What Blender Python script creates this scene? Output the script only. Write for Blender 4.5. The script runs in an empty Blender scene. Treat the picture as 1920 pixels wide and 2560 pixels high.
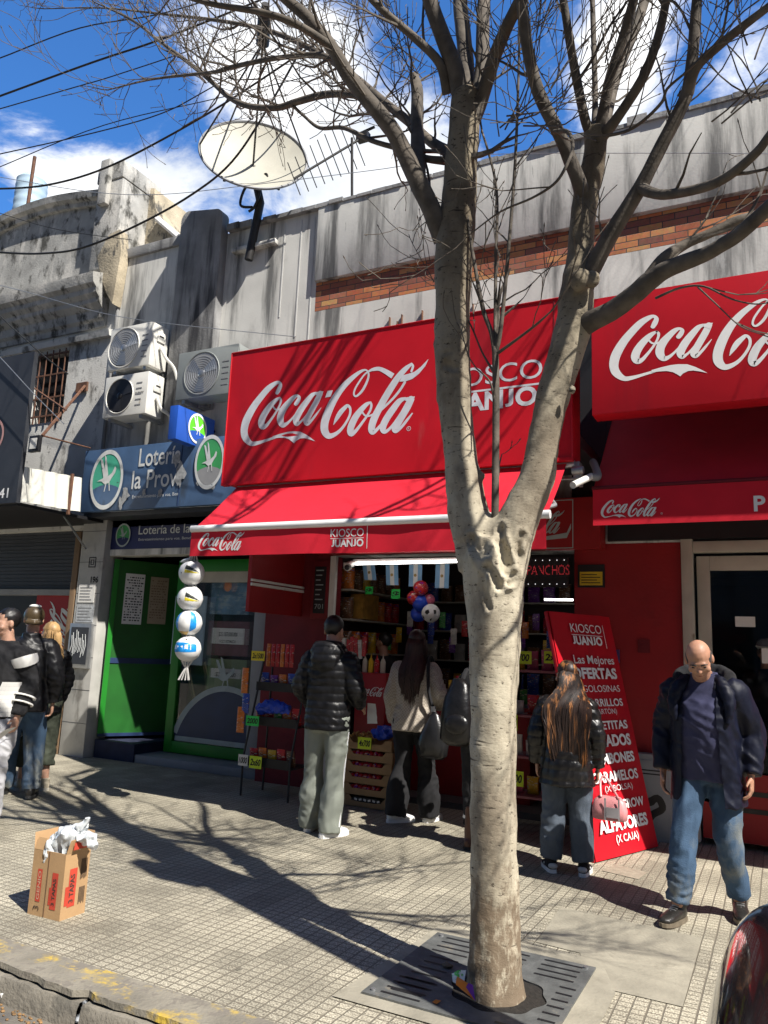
import bpy, bmesh, math, random
from mathutils import Vector, Matrix, noise
from mathutils.geometry import tessellate_polygon
R = math.radians
random.seed(7)
S = bpy.context.scene
COL = S.collection

# ------------------------------------------------------------------ camera
F_PX, YAW, PITCH, ROLL, CAM_H = 1923.0, R(27.398), R(9.986), R(2.388), 1.55
_f = Vector((-math.sin(YAW)*math.cos(PITCH), math.cos(YAW)*math.cos(PITCH), math.sin(PITCH)))
_r = Vector((math.cos(YAW), math.sin(YAW), 0)); _u = _r.cross(_f)
RT = math.cos(ROLL)*_r + math.sin(ROLL)*_u
UP = -math.sin(ROLL)*_r + math.cos(ROLL)*_u
FW = _f
cam_d = bpy.data.cameras.new('camera'); cam = bpy.data.objects.new('camera', cam_d); COL.objects.link(cam)
cam_d.sensor_fit = 'VERTICAL'; cam_d.sensor_height = 36; cam_d.lens = F_PX/2560*36
cam_d.clip_start = 0.05; cam_d.clip_end = 2000
mw = Matrix((RT, UP, -FW)).transposed().to_4x4(); mw.translation = (0, 0, CAM_H); cam.matrix_world = mw
S.camera = cam

# ------------------------------------------------------------------ light
SUN = Vector((.78, -.31, 1.0)).normalized()
sl = bpy.data.lights.new('sun', 'SUN'); sl.energy = 5.0; sl.angle = R(.5); sl.color = (1, .95, .87)
so = bpy.data.objects.new('sun', sl); COL.objects.link(so); so.rotation_euler = SUN.to_track_quat('Z', 'Y').to_euler()
W = bpy.data.worlds.new('World'); S.world = W; W.use_nodes = True
def build_world():
    nt = W.node_tree; N = nt.nodes; L = nt.links; N.clear()
    out = N.new('ShaderNodeOutputWorld'); bg = N.new('ShaderNodeBackground'); bg.inputs['Strength'].default_value = .05
    sky = N.new('ShaderNodeTexSky'); sky.sky_type = 'NISHITA'; sky.sun_disc = False
    sky.sun_elevation = math.asin(SUN.z); sky.sun_rotation = math.atan2(SUN.x, SUN.y)
    sky.altitude = 50; sky.air_density = 1.0; sky.dust_density = .3; sky.ozone_density = 4.0
    tc = N.new('ShaderNodeTexCoord')
    # cloud layer: the view direction projected on a flat layer overhead
    sep = N.new('ShaderNodeSeparateXYZ'); L.new(tc.outputs['Generated'], sep.inputs[0])
    add = N.new('ShaderNodeMath'); add.operation = 'ADD'; add.inputs[1].default_value = .22; L.new(sep.outputs['Z'], add.inputs[0])
    mx = N.new('ShaderNodeMath'); mx.operation = 'MAXIMUM'; mx.inputs[1].default_value = .05; L.new(add.outputs[0], mx.inputs[0])
    vd = N.new('ShaderNodeVectorMath'); vd.operation = 'SCALE'; L.new(tc.outputs['Generated'], vd.inputs[0])
    inv = N.new('ShaderNodeMath'); inv.operation = 'DIVIDE'; inv.inputs[0].default_value = 1; L.new(mx.outputs[0], inv.inputs[1]); L.new(inv.outputs[0], vd.inputs['Scale'])
    no = N.new('ShaderNodeTexNoise'); no.inputs['Scale'].default_value = 3.6; no.inputs['Detail'].default_value = 9; no.inputs['Roughness'].default_value = .64; no.inputs['Distortion'].default_value = .25
    L.new(vd.outputs[0], no.inputs['Vector'])
    # banks of cumulus and clear gaps between them, as directions in the sky
    acc = no.outputs['Fac']
    for (px, py, rad, amt) in ((780, 330, .24, .27), (1020, 520, .17, .28), (120, 400, .15, .20), (60, 330, .10, .12), (360, 440, .12, .14), (640, 120, .16, .05), (380, 500, .14, .12), (1545, 300, .09, .15), (1560, 90, .10, .17), (1860, 180, .09, .14), (1330, 380, .1, .05),
                               (60, 120, .20, -.25), (420, 330, .11, -.16), (1720, 120, .08, -.10), (1280, 330, .1, -.1), (560, 560, .1, -.12), (300, 640, .2, .02)):
        d = (RT*(px-960)/F_PX - UP*(py-1280)/F_PX + FW).normalized()
        dot = N.new('ShaderNodeVectorMath'); dot.operation = 'DISTANCE'; dot.inputs[1].default_value = d; L.new(tc.outputs['Generated'], dot.inputs[0])
        mr = N.new('ShaderNodeMapRange'); mr.interpolation_type = 'SMOOTHSTEP'; mr.inputs['From Min'].default_value = rad; mr.inputs['From Max'].default_value = 0; mr.inputs['To Max'].default_value = amt
        L.new(dot.outputs['Value'], mr.inputs['Value'])
        a = N.new('ShaderNodeMath'); L.new(acc, a.inputs[0]); L.new(mr.outputs[0], a.inputs[1]); acc = a.outputs[0]
    ramp = N.new('ShaderNodeMapRange'); ramp.interpolation_type = 'SMOOTHSTEP'; ramp.inputs['From Min'].default_value = .55; ramp.inputs['From Max'].default_value = .76
    L.new(acc, ramp.inputs['Value'])
    n2 = N.new('ShaderNodeTexNoise'); n2.inputs['Scale'].default_value = 5; n2.inputs['Detail'].default_value = 6; L.new(vd.outputs[0], n2.inputs['Vector'])
    cr = N.new('ShaderNodeMix'); cr.data_type = 'RGBA'; cr.inputs[6].default_value = (11, 11.6, 12.4, 1); cr.inputs[7].default_value = (17, 17, 17, 1)
    mr2 = N.new('ShaderNodeMapRange'); mr2.inputs['From Min'].default_value = .35; mr2.inputs['From Max'].default_value = .6; L.new(n2.outputs['Fac'], mr2.inputs['Value']); L.new(mr2.outputs[0], cr.inputs[0])
    hs = N.new('ShaderNodeVectorMath'); hs.operation = 'MULTIPLY'; L.new(sky.outputs[0], hs.inputs[0])
    # clear deep blue opposite the sun over the roofs, duller over the far side of the street
    gd = N.new('ShaderNodeVectorMath'); gd.operation = 'DOT_PRODUCT'; gd.inputs[1].default_value = (-.42, .90, .1); L.new(tc.outputs['Generated'], gd.inputs[0])
    gm = N.new('ShaderNodeMapRange'); gm.interpolation_type = 'SMOOTHSTEP'; gm.inputs['From Min'].default_value = -.1; gm.inputs['From Max'].default_value = .65; L.new(gd.outputs['Value'], gm.inputs['Value'])
    gc = N.new('ShaderNodeMix'); gc.data_type = 'RGBA'; gc.inputs[6].default_value = (.58, .66, .78, 1); gc.inputs[7].default_value = (1.0, 1.95, 2.85, 1); L.new(gm.outputs[0], gc.inputs[0]); L.new(gc.outputs[2], hs.inputs[1])
    mix = N.new('ShaderNodeMix'); mix.data_type = 'RGBA'; L.new(ramp.outputs[0], mix.inputs[0]); L.new(hs.outputs[0], mix.inputs[6]); L.new(cr.outputs[2], mix.inputs[7])
    L.new(mix.outputs[2], bg.inputs['Color']); L.new(bg.outputs[0], out.inputs[0])
build_world()
S.view_settings.view_transform = 'Standard'; S.view_settings.look = 'None'; S.view_settings.gamma = 1; S.view_settings.exposure = .74
S.render.engine = 'CYCLES'; S.cycles.max_bounces = 8; S.cycles.diffuse_bounces = 2; S.cycles.glossy_bounces = 3; S.cycles.transparent_max_bounces = 8
S.cycles.use_denoising = True

# ------------------------------------------------------------------ helpers
def ray(px, py): return RT*(px-960)/F_PX - UP*(py-1280)/F_PX + FW
def aY(px, py, Y):
    r = ray(px, py); return r*(Y/r.y) + Vector((0, 0, CAM_H))
def aX(px, py, X):
    r = ray(px, py); return r*(X/r.x) + Vector((0, 0, CAM_H))
def aZ(px, py, Z=0.0):
    r = ray(px, py); return r*((Z-CAM_H)/r.z) + Vector((0, 0, CAM_H))
def V(*a): return Vector(a)
X_, Y_, Z_ = V(1, 0, 0), V(0, 1, 0), V(0, 0, 1)
def spline(pts, n=6):
    """Catmull-Rom through tuples of any length."""
    out = []; P = [pts[0]]+list(pts)+[pts[-1]]
    for i in range(1, len(P)-2):
        for k in range(n):
            t = k/n
            out.append(tuple(.5*((2*b)+(-a+c)*t+(2*a-5*b+4*c-d)*t*t+(-a+3*b-3*c+d)*t**3) for a, b, c, d in zip(P[i-1], P[i], P[i+1], P[i+2])))
    out.append(tuple(pts[-1])); return out

ORI = {}
class MB:
    def __init__(s): s.v = []; s.f = []
    def add(s, vs, fs):
        o = len(s.v); s.v += [Vector(v) for v in vs]; s.f += [tuple(i+o for i in f) for f in fs]; return s
    def box(s, x0, x1, y0, y1, z0, z1):
        return s.add([(x0,y0,z0),(x1,y0,z0),(x1,y1,z0),(x0,y1,z0),(x0,y0,z1),(x1,y0,z1),(x1,y1,z1),(x0,y1,z1)],
                     [(0,3,2,1),(4,5,6,7),(0,1,5,4),(1,2,6,5),(2,3,7,6),(3,0,4,7)])
    def obox(s, c, size, rot=None):
        c = Vector(c); M = rot or Matrix.Identity(3); a, b, d = [k/2 for k in size]
        return s.add([c+M@V(x*a, y*b, z*d) for z in (-1,1) for (x, y) in ((-1,-1),(1,-1),(1,1),(-1,1))],
                     [(0,3,2,1),(4,5,6,7),(0,1,5,4),(1,2,6,5),(2,3,7,6),(3,0,4,7)])
    def quad(s, a, b, c, d): return s.add([a, b, c, d], [(0,1,2,3)])
    def loft(s, rings, cap=True, closed=True):
        n = len(rings[0]); vs = [p for r in rings for p in r]; fs = []
        for i in range(len(rings)-1):
            for j in range(n if closed else n-1):
                k = (j+1) % n; fs.append((i*n+j, i*n+k, (i+1)*n+k, (i+1)*n+j))
        if cap and closed: fs += [tuple(range(n-1, -1, -1)), tuple((len(rings)-1)*n+j for j in range(n))]
        return s.add(vs, fs)
    def tube(s, pts, rad, n=8, cap=True):
        pts = [Vector(p) for p in pts]
        if not hasattr(rad, '__len__'): rad = [rad]*len(pts)
        rings = []; ref = None
        for i, p in enumerate(pts):
            t = (pts[min(i+1, len(pts)-1)]-pts[max(i-1, 0)])
            t = t.normalized() if t.length > 1e-9 else Z_
            if ref is None: ref = t.orthogonal().normalized()
            ref = (ref - t*ref.dot(t)); ref = ref.normalized() if ref.length > 1e-6 else t.orthogonal().normalized()
            b = t.cross(ref)
            rings.append([p+(ref*math.cos(2*math.pi*k/n)+b*math.sin(2*math.pi*k/n))*rad[i] for k in range(n)])
        return s.loft(rings, cap)
    def cyl(s, a, b, r, n=16): return s.tube([a, b], r, n)
    def ell(s, c, r, rot=None, n=16, m=10):
        c = Vector(c); M = rot or Matrix.Identity(3); r = (r,)*3 if not hasattr(r, '__len__') else r
        vs = [c+M@V(0, 0, -r[2])]
        for i in range(1, m):
            t = math.pi*i/m - math.pi/2
            vs += [c+M@V(r[0]*math.cos(t)*math.cos(2*math.pi*k/n), r[1]*math.cos(t)*math.sin(2*math.pi*k/n), r[2]*math.sin(t)) for k in range(n)]
        vs.append(c+M@V(0, 0, r[2])); fs = []
        for k in range(n): fs.append((0, 1+(k+1) % n, 1+k))
        for i in range(m-2):
            for k in range(n):
                a = 1+i*n; fs.append((a+k, a+(k+1) % n, a+n+(k+1) % n, a+n+k))
        a = 1+(m-2)*n
        for k in range(n): fs.append((a+k, a+(k+1) % n, len(vs)-1))
        return s.add(vs, fs)
    def prism(s, poly, off):
        """extrude a flat polygon (may be concave) by the vector off."""
        poly = [Vector(p) for p in poly]; off = Vector(off); n = len(poly)
        tri = tessellate_polygon([poly])
        fs = [tuple(t) for t in tri]+[tuple(i+n for i in reversed(t)) for t in tri]+[(i, (i+1) % n, (i+1) % n+n, i+n) for i in range(n)]
        return s.add(poly+[p+off for p in poly], fs)
    def flat(s, poly):
        poly = [Vector(p) for p in poly]; return s.add(poly, [tuple(t) for t in tessellate_polygon([poly])])
    def disc(s, c, u, v, ru, rv, n=40):
        return s.add([Vector(c)+Vector(u)*ru*math.cos(2*math.pi*k/n)+Vector(v)*rv*math.sin(2*math.pi*k/n) for k in range(n)], [tuple(range(n))])
    def ringd(s, c, u, v, r0, r1, asp=1, n=40):
        vs = []
        for k in range(n):
            a = 2*math.pi*k/n; d = Vector(u)*math.cos(a)+Vector(v)*asp*math.sin(a); vs += [Vector(c)+d*r0, Vector(c)+d*r1]
        return s.add(vs, [(2*k, 2*k+1, (2*k+3) % (2*n), (2*k+2) % (2*n)) for k in range(n)])
    def map(s, fn): s.v = [Vector(fn(v)) for v in s.v]; return s

def fuse(mb, vox, it=3):
    me = bpy.data.meshes.new('f'); me.from_pydata(mb.v, [], mb.f); bm = bmesh.new(); bm.from_mesh(me); bmesh.ops.recalc_face_normals(bm, faces=bm.faces); bm.to_mesh(me); bm.free()
    o = bpy.data.objects.new('f', me); COL.objects.link(o); r = o.modifiers.new('r', 'REMESH'); r.mode = 'VOXEL'; r.voxel_size = vox; s = o.modifiers.new('s', 'SMOOTH'); s.iterations = it; s.factor = .5
    e = o.evaluated_get(bpy.context.evaluated_depsgraph_get()).to_mesh(); out = MB(); out.v = [v.co.copy() for v in e.vertices]; out.f = [tuple(p.vertices) for p in e.polygons]; out.n = [v.normal.copy() for v in e.vertices]
    bpy.data.objects.remove(o); bpy.data.meshes.remove(me); return out
def root_of(o):
    while o.parent: o = o.parent
    return o
def obj(name, mb, mat, parent=None, bev=0, smooth=40, fix=True):
    me = bpy.data.meshes.new(name)
    if parent is None:
        xs = [v.x for v in mb.v]; ys = [v.y for v in mb.v]; zs = [v.z for v in mb.v]
        org = V((min(xs)+max(xs))/2, (min(ys)+max(ys))/2, min(zs))
    else: org = ORI[root_of(parent)]
    me.from_pydata([v-org for v in mb.v], [], mb.f)
    if fix or bev:
        bm = bmesh.new(); bm.from_mesh(me)
        if fix: bmesh.ops.recalc_face_normals(bm, faces=bm.faces)
        if bev:
            ed = [e for e in bm.edges if len(e.link_faces) == 2 and e.calc_face_angle(0) > .6]
            bmesh.ops.bevel(bm, geom=ed, offset=bev, segments=2, profile=.6, affect='EDGES', clamp_overlap=True)
        bm.to_mesh(me); bm.free()
    if smooth:
        me.polygons.foreach_set('use_smooth', [True]*len(me.polygons))
        try: me.set_sharp_from_angle(angle=R(smooth))
        except Exception: pass
    if mat: me.materials.append(mat)
    o = bpy.data.objects.new(name, me); COL.objects.link(o)
    if parent is None: o.location = org; ORI[o] = org
    else: o.parent = parent
    return o
def tag(o, label=None, cat=None, group=None, kind=None):
    if label: o['label'] = label
    if cat: o['category'] = cat
    if group: o['group'] = group
    if kind: o['kind'] = kind
    return o
def thing(name, label, cat, loc=(0, 0, 0), group=None):
    o = bpy.data.objects.new(name, None); COL.objects.link(o); o.location = loc; o.empty_display_size = .1
    ORI[o] = Vector(loc); return tag(o, label, cat, group)
def struct(name, mb, mat, **k): return tag(obj(name, mb, mat, **k), kind='structure')
def copy_tree(o, loc, label, group=None, rz=None):
    def cp(a, p):
        c = a.copy(); COL.objects.link(c)
        if p: c.parent = p
        for ch in a.children: cp(ch, c)
        return c
    c = cp(o, None); c.location = loc; c['label'] = label; ORI[c] = Vector(loc)
    if rz is not None: c.rotation_euler = (0, 0, rz)
    if group: c['group'] = group
    return c
_tc = {}
def text_geo(s, bold=0.0):
    if (s, bold) in _tc: return _tc[(s, bold)]
    cu = bpy.data.curves.new('t', 'FONT'); cu.body = s; cu.offset = bold; cu.resolution_u = 4
    o = bpy.data.objects.new('t', cu); COL.objects.link(o); dg = bpy.context.evaluated_depsgraph_get()
    me = o.evaluated_get(dg).to_mesh(); r = ([v.co.copy() for v in me.vertices], [tuple(p.vertices) for p in me.polygons])
    bpy.data.objects.remove(o); bpy.data.curves.remove(cu); _tc[(s, bold)] = r; return r
CAPH = None
def text(mb, s, org, right, up, h, width=None, bold=0.0, center=False, shear=0.0):
    """letters standing on the base line at org; h = height of a capital."""
    global CAPH
    if CAPH is None: CAPH = max(v.y for v in text_geo('H')[0])
    if 'J' in s and s.upper() == s and len(s) > 1:      # capitals whose J stands on the base line
        vs, fs = [], []; x = 0
        for part in __import__('re').split('(J)', s):
            if not part: continue
            pv, pf = text_geo(part, bold); a = min(v.x for v in pv); lo = min(v.y for v in pv); o_ = len(vs)
            vs += [V(v.x-a+x, (v.y-lo)*CAPH/(CAPH-lo) if part == 'J' else v.y, 0) for v in pv]; fs += [tuple(i+o_ for i in f) for f in pf]; x = max(v.x for v in vs)+.075
    else: vs, fs = text_geo(s, bold)
    k = h/CAPH
    x0 = min(v.x for v in vs); x1 = max(v.x for v in vs); kx = k if width is None else width/(x1-x0)
    off = -(x1-x0)*kx/2 if center else 0
    org, right, up = Vector(org), Vector(right).normalized(), Vector(up).normalized()
    mb.add([org+right*((v.x-x0)*kx+off+shear*v.y*k)+up*v.y*k for v in vs], fs); return (x1-x0)*kx

# ------------------------------------------------------------------ materials
def M(name, col, rough=.6, var=.18, scale=6, detail=5, bump=0.0, bscale=60, metal=0.0, stretch=(1, 1, 1), stain=None, stain_t=(.55, .7), sscale=2.0, sstretch=(1, 1, 1), spec=.5, coat=0, trans=0, alpha=None, emit=None, sheen=0, sub=0, bstretch=None):
    m = bpy.data.materials.new(name); m.use_nodes = True; nt = m.node_tree; N = nt.nodes; L = nt.links
    b = N['Principled BSDF']; b.inputs['Roughness'].default_value = rough; b.inputs['Metallic'].default_value = metal; b.inputs['Specular IOR Level'].default_value = spec
    b.inputs['Coat Weight'].default_value = coat; b.inputs['Transmission Weight'].default_value = trans; b.inputs['Sheen Weight'].default_value = sheen
    if sub: b.inputs['Subsurface Weight'].default_value = sub; b.inputs['Subsurface Radius'].default_value = (.012, .005, .003)
    if alpha is not None: b.inputs['Alpha'].default_value = alpha
    if emit: b.inputs['Emission Color'].default_value = (*emit[:3], 1); b.inputs['Emission Strength'].default_value = emit[3]
    tc = N.new('ShaderNodeTexCoord')
    def mapped(st):
        mp = N.new('ShaderNodeMapping'); mp.inputs['Scale'].default_value = st; L.new(tc.outputs['Object'], mp.inputs['Vector']); return mp.outputs[0]
    no = N.new('ShaderNodeTexNoise'); no.inputs['Scale'].default_value = scale; no.inputs['Detail'].default_value = detail; L.new(mapped(stretch), no.inputs['Vector'])
    mr = N.new('ShaderNodeMapRange'); mr.inputs['From Min'].default_value = .3; mr.inputs['From Max'].default_value = .7; L.new(no.outputs['Fac'], mr.inputs['Value'])
    mx = N.new('ShaderNodeMix'); mx.data_type = 'RGBA'; mx.inputs[6].default_value = (*[c*(1-var) for c in col[:3]], 1); mx.inputs[7].default_value = (*[min(1, c*(1+var)) for c in col[:3]], 1)
    L.new(mr.outputs[0], mx.inputs[0]); outc = mx.outputs[2]
    for k, (sc_, tt, ss, st) in enumerate([(stain, stain_t, sscale, sstretch)] if stain and not isinstance(stain, list) else (stain or [])):
        n2 = N.new('ShaderNodeTexNoise'); n2.inputs['Scale'].default_value = ss; n2.inputs['Detail'].default_value = 8; n2.inputs['Roughness'].default_value = .65; L.new(mapped(st), n2.inputs['Vector'])
        r2 = N.new('ShaderNodeMapRange'); r2.interpolation_type = 'SMOOTHSTEP'; r2.inputs['From Min'].default_value = tt[0]; r2.inputs['From Max'].default_value = tt[1]; L.new(n2.outputs['Fac'], r2.inputs['Value'])
        m2 = N.new('ShaderNodeMix'); m2.data_type = 'RGBA'; L.new(r2.outputs[0], m2.inputs[0]); L.new(outc, m2.inputs[6]); m2.inputs[7].default_value = (*sc_[:3], 1); outc = m2.outputs[2]
    L.new(outc, b.inputs['Base Color'])
    if bump:
        nb = N.new('ShaderNodeTexNoise'); nb.inputs['Scale'].default_value = bscale; nb.inputs['Detail'].default_value = 6; L.new(mapped(bstretch or stretch), nb.inputs['Vector'])
        bp = N.new('ShaderNodeBump'); bp.inputs['Strength'].default_value = min(1, bump); bp.inputs['Distance'].default_value = .01*max(1, bump); L.new(nb.outputs['Fac'], bp.inputs['Height']); L.new(bp.outputs[0], b.inputs['Normal'])
    return m
m_concrete = M('facade render', (.65, .64, .60),   .9, .13, 1.6, 8, .12, 40, stain=[((.15, .15, .145), (.47, .66), 3.2, (1, 1, .09)), ((.36, .35, .325), (.55, .7), 1.2, (1, 1, .5)), ((.52, .52, .50), (.6, .72), 2.2, (1, 1, .3)), ((.05, .05, .05), (.66, .74), 9, (1, 1, .12))])
m_concdark = M('grimy render', (.26, .26, .26), .9, .3, 2.5, 8, .4, 40, stain=[((.04, .04, .045), (.5, .7), 4, (1, 1, .1)), ((.33, .33, .32), (.6, .75), 3, (1, 1, .15))])
m_oldwall = M('old lime plaster', (.62, .61, .575), .9, .15, 2, 8, .5, 45, stain=[((.16, .155, .145), (.52, .66), 3.0, (1, 1, .5)), ((.05, .05, .045), (.60, .68), 7, (1, 1, .7))])
m_oldtop = M('weathered parapet plaster', (.36, .355, .335), .95, .25, 3, 8, .5, 35, stain=[((.55, .53, .49), (.5, .62), 2.6, (1, 1, .4)), ((.07, .068, .06), (.50, .66), 5.5, (1, 1, .6))])
m_yellowplaster = M('bare ochre plaster', (.42, .36, .26), .95, .25, 4, 8, .9, 30, stain=[((.09, .085, .075), (.5, .62), 5, (1, 1, .5))])
m_red = M('red vinyl', (.50, .008, .018), .46, .10, 1.5, 6, .04, 20, spec=.3, stain=[((.36, .012, .022), (.52, .75), 1.6, (1, 1, .12)), ((.46, .05, .055), (.62, .8), 4, (1, 1, .2))])
m_redfab = M('red awning cloth', (.60, .012, .03), .7, .08, 4, 4, .1, 25, spec=.25, sheen=.05)
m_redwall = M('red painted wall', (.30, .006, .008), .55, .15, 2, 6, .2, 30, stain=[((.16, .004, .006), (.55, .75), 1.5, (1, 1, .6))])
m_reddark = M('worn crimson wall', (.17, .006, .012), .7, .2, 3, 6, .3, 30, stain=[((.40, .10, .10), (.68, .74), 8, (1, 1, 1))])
m_white = M('white vinyl', (.80, .80, .80), .45, .04, 5)
m_whitegrey = M('silver grey vinyl', (.62, .65, .70), .40, .1, 9)
m_plasticwhite = M('aged white enamel', (.72, .71, .66), .5, .08, 5, stain=[((.35, .28, .18), (.66, .76), 6, (1, 1, .3))])
m_grey = M('grey paint', (.26, .265, .275), .6, .12, 4, bump=.05)
m_dgrey = M('charcoal sign sheet', (.032, .035, .043), .5, .1, 4)
m_black = M('black', (.012, .012, .014), .5, .2, 6)
m_dark = M('dark iron', (.03, .028, .027), .55, .2, 12, metal=.3)
m_steel = M('galvanised steel', (.45, .46, .47), .38, .12, 10, metal=.8)
m_rust = M('rusty iron', (.13, .06, .035), .8, .35, 14, bump=.2)
m_alu = M('brushed aluminium', (.62, .64, .66), .35, .08, 8, metal=.7)
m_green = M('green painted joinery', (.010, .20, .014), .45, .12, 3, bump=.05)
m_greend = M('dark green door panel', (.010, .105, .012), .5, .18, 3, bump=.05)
m_glass = M('shop glass', (.9, .95, .95), .02, 0, trans=1.0, alpha=.28)
m_glassdark = M('dark door glass', (.012, .014, .018), .04, .1, spec=.6)
m_wood = M('old brown timber', (.20, .13, .075), .7, .25, 6, stretch=(1, 1, .15), bump=.2)
m_cream = M('weathered cream paint', (.50, .46, .39), .6, .12, 4, bump=.15, stain=[((.22, .17, .12), (.6, .72), 5, (1, 1, .4))])
m_card = M('corrugated cardboard', (.43, .27, .135), .8, .08, 8, bump=.1, bscale=90)
m_blue = M('lottery navy', (.016, .035, .10), .45, .2, 4)
m_bluelight = M('faded lottery blue sheet', (.06, .115, .22), .5, .22, 3, stain=[((.05, .075, .12), (.55, .7), 3, (1, 1, .3))])
m_cube = M('illuminated blue box', (.02, .09, .45), .35, .1, 4)
m_emerald = M('emblem green', (.05, .32, .10), .45, .15, 5)
m_teal = M('faded emblem teal', (.07, .40, .27), .5, .15, 5, stain=[((.05, .09, .09), (.60, .66), 9, (1, 1, 1))])
m_lime = M('bright emblem green', (.13, .62, .03), .4, .08, 5)
m_yellow = M('yellow plastic', (.70, .47, .02), .5, .1, 8)
m_fluo = M('fluorescent price card', (.62, .80, .03), .6, .08, 6)
m_fluog = M('fluorescent green card', (.03, .62, .10), .6, .08, 6)
m_ink = M('black marker ink', (.01, .01, .01), .6, 0)
m_paper = M('white paper', (.72, .71, .68), .8, .05, 8)
m_pinkpl = M('pale pink plastic', (.66, .27, .28), .4, .08, 6)
m_cable = M('black cable', (.012, .012, .012), .6, .1, 6)
m_orange = M('orange print', (.75, .22, .02), .5, .1, 9)
m_purple = M('purple print', (.16, .02, .30), .4, .1, 9)
m_bluebag = M('bright blue foil', (.015, .06, .5), .3, .2, 9)
# ------------------------------------------------------------------ ground
def mat_tiles():
    m = bpy.data.materials.new('ribbed paving tiles'); m.use_nodes = True; nt = m.node_tree; N = nt.nodes; L = nt.links; b = N['Principled BSDF']; b.inputs['Roughness'].default_value = .75; b.inputs['Specular IOR Level'].default_value = .35
    tc = N.new('ShaderNodeTexCoord'); sep = N.new('ShaderNodeSeparateXYZ'); wn = N.new('ShaderNodeTexNoise'); wn.inputs['Scale'].default_value = 3; L.new(tc.outputs['Object'], wn.inputs['Vector'])
    va = N.new('ShaderNodeVectorMath'); va.operation = 'MULTIPLY_ADD'; va.inputs[1].default_value = (.012, .012, 0); L.new(wn.outputs['Color'], va.inputs[0]); L.new(tc.outputs['Object'], va.inputs[2]); L.new(va.outputs[0], sep.inputs[0])
    def grid(ax, pitch, w0, w1):
        d = N.new('ShaderNodeMath'); d.operation = 'DIVIDE'; d.inputs[1].default_value = pitch; L.new(sep.outputs[ax], d.inputs[0])
        p = N.new('ShaderNodeMath'); p.operation = 'PINGPONG'; p.inputs[1].default_value = .5; L.new(d.outputs[0], p.inputs[0])
        r = N.new('ShaderNodeMapRange'); r.interpolation_type = 'SMOOTHSTEP'; r.inputs['From Min'].default_value = w0/pitch; r.inputs['From Max'].default_value = w1/pitch; L.new(p.outputs[0], r.inputs['Value']); return r.outputs[0]
    def mul(a, c):
        q = N.new('ShaderNodeMath'); q.operation = 'MINIMUM'; L.new(a, q.inputs[0]); L.new(c, q.inputs[1]); return q.outputs[0]
    small = mul(grid('X', .0667, .0018, .0056), grid('Y', .05, .0018, .0052)); big = mul(grid('X', .2, .003, .006), grid('Y', .2, .003, .006))
    sp = N.new('ShaderNodeTexNoise'); sp.inputs['Scale'].default_value = 120; sp.inputs['Detail'].default_value = 3; L.new(tc.outputs['Object'], sp.inputs['Vector'])
    cr = N.new('ShaderNodeValToRGB'); cr.color_ramp.elements[0].position = .36; cr.color_ramp.elements[0].color = (.17, .15, .115, 1); cr.color_ramp.elements[1].position = .62; cr.color_ramp.elements[1].color = (.585, .54, .42, 1); L.new(sp.outputs['Fac'], cr.inputs[0])
    big_n = N.new('ShaderNodeTexNoise'); big_n.inputs['Scale'].default_value = 1.3; big_n.inputs['Detail'].default_value = 7; big_n.inputs['Roughness'].default_value = .65; L.new(tc.outputs['Object'], big_n.inputs['Vector'])
    mr = N.new('ShaderNodeMapRange'); mr.inputs['From Min'].default_value = .35; mr.inputs['From Max'].default_value = .7; mr.inputs['To Min'].default_value = 1.12; mr.inputs['To Max'].default_value = .58; L.new(big_n.outputs['Fac'], mr.inputs['Value'])
    # each 20 cm tile its own tone
    fl = N.new('ShaderNodeVectorMath'); fl.operation = 'SNAP'; fl.inputs[1].default_value = (.2, .2, 10); L.new(va.outputs[0], fl.inputs[0]); wh = N.new('ShaderNodeTexWhiteNoise'); L.new(fl.outputs[0], wh.inputs['Vector'])
    mw_ = N.new('ShaderNodeMapRange'); mw_.inputs['To Min'].default_value = .78; mw_.inputs['To Max'].default_value = 1.08; L.new(wh.outputs['Value'], mw_.inputs['Value'])
    gum = N.new('ShaderNodeTexVoronoi'); gum.inputs['Scale'].default_value = 2.6; gum.inputs['Randomness'].default_value = 1; L.new(tc.outputs['Object'], gum.inputs['Vector'])     # trodden gum spots and old stains
    gr_ = N.new('ShaderNodeMapRange'); gr_.interpolation_type = 'SMOOTHSTEP'; gr_.inputs['From Min'].default_value = .035; gr_.inputs['From Max'].default_value = .06; gr_.inputs['To Min'].default_value = .45; L.new(gum.outputs['Distance'], gr_.inputs['Value'])
    m0 = N.new('ShaderNodeMath'); m0.operation = 'MULTIPLY'; L.new(mr.outputs[0], m0.inputs[0]); L.new(gr_.outputs[0], m0.inputs[1])
    m2 = N.new('ShaderNodeMath'); m2.operation = 'MULTIPLY'; L.new(m0.outputs[0], m2.inputs[0]); L.new(mw_.outputs[0], m2.inputs[1])
    vs = N.new('ShaderNodeVectorMath'); vs.operation = 'SCALE'; L.new(cr.outputs[0], vs.inputs[0]); L.new(m2.outputs[0], vs.inputs['Scale'])
    mx = N.new('ShaderNodeMix'); mx.data_type = 'RGBA'; mx.inputs[6].default_value = (.17, .15, .115, 1); L.new(mul(small, big), mx.inputs[0]); L.new(vs.outputs[0], mx.inputs[7]); L.new(mx.outputs[2], b.inputs['Base Color'])
    hs = N.new('ShaderNodeMath'); hs.operation = 'MULTIPLY_ADD'; hs.inputs[1].default_value = .25; L.new(sp.outputs['Fac'], hs.inputs[0]); L.new(mul(small, big), hs.inputs[2])
    bp = N.new('ShaderNodeBump'); bp.inputs['Strength'].default_value = .7; bp.inputs['Distance'].default_value = .004; L.new(hs.outputs[0], bp.inputs['Height']); L.new(bp.outputs[0], b.inputs['Normal'])
    return m
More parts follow.
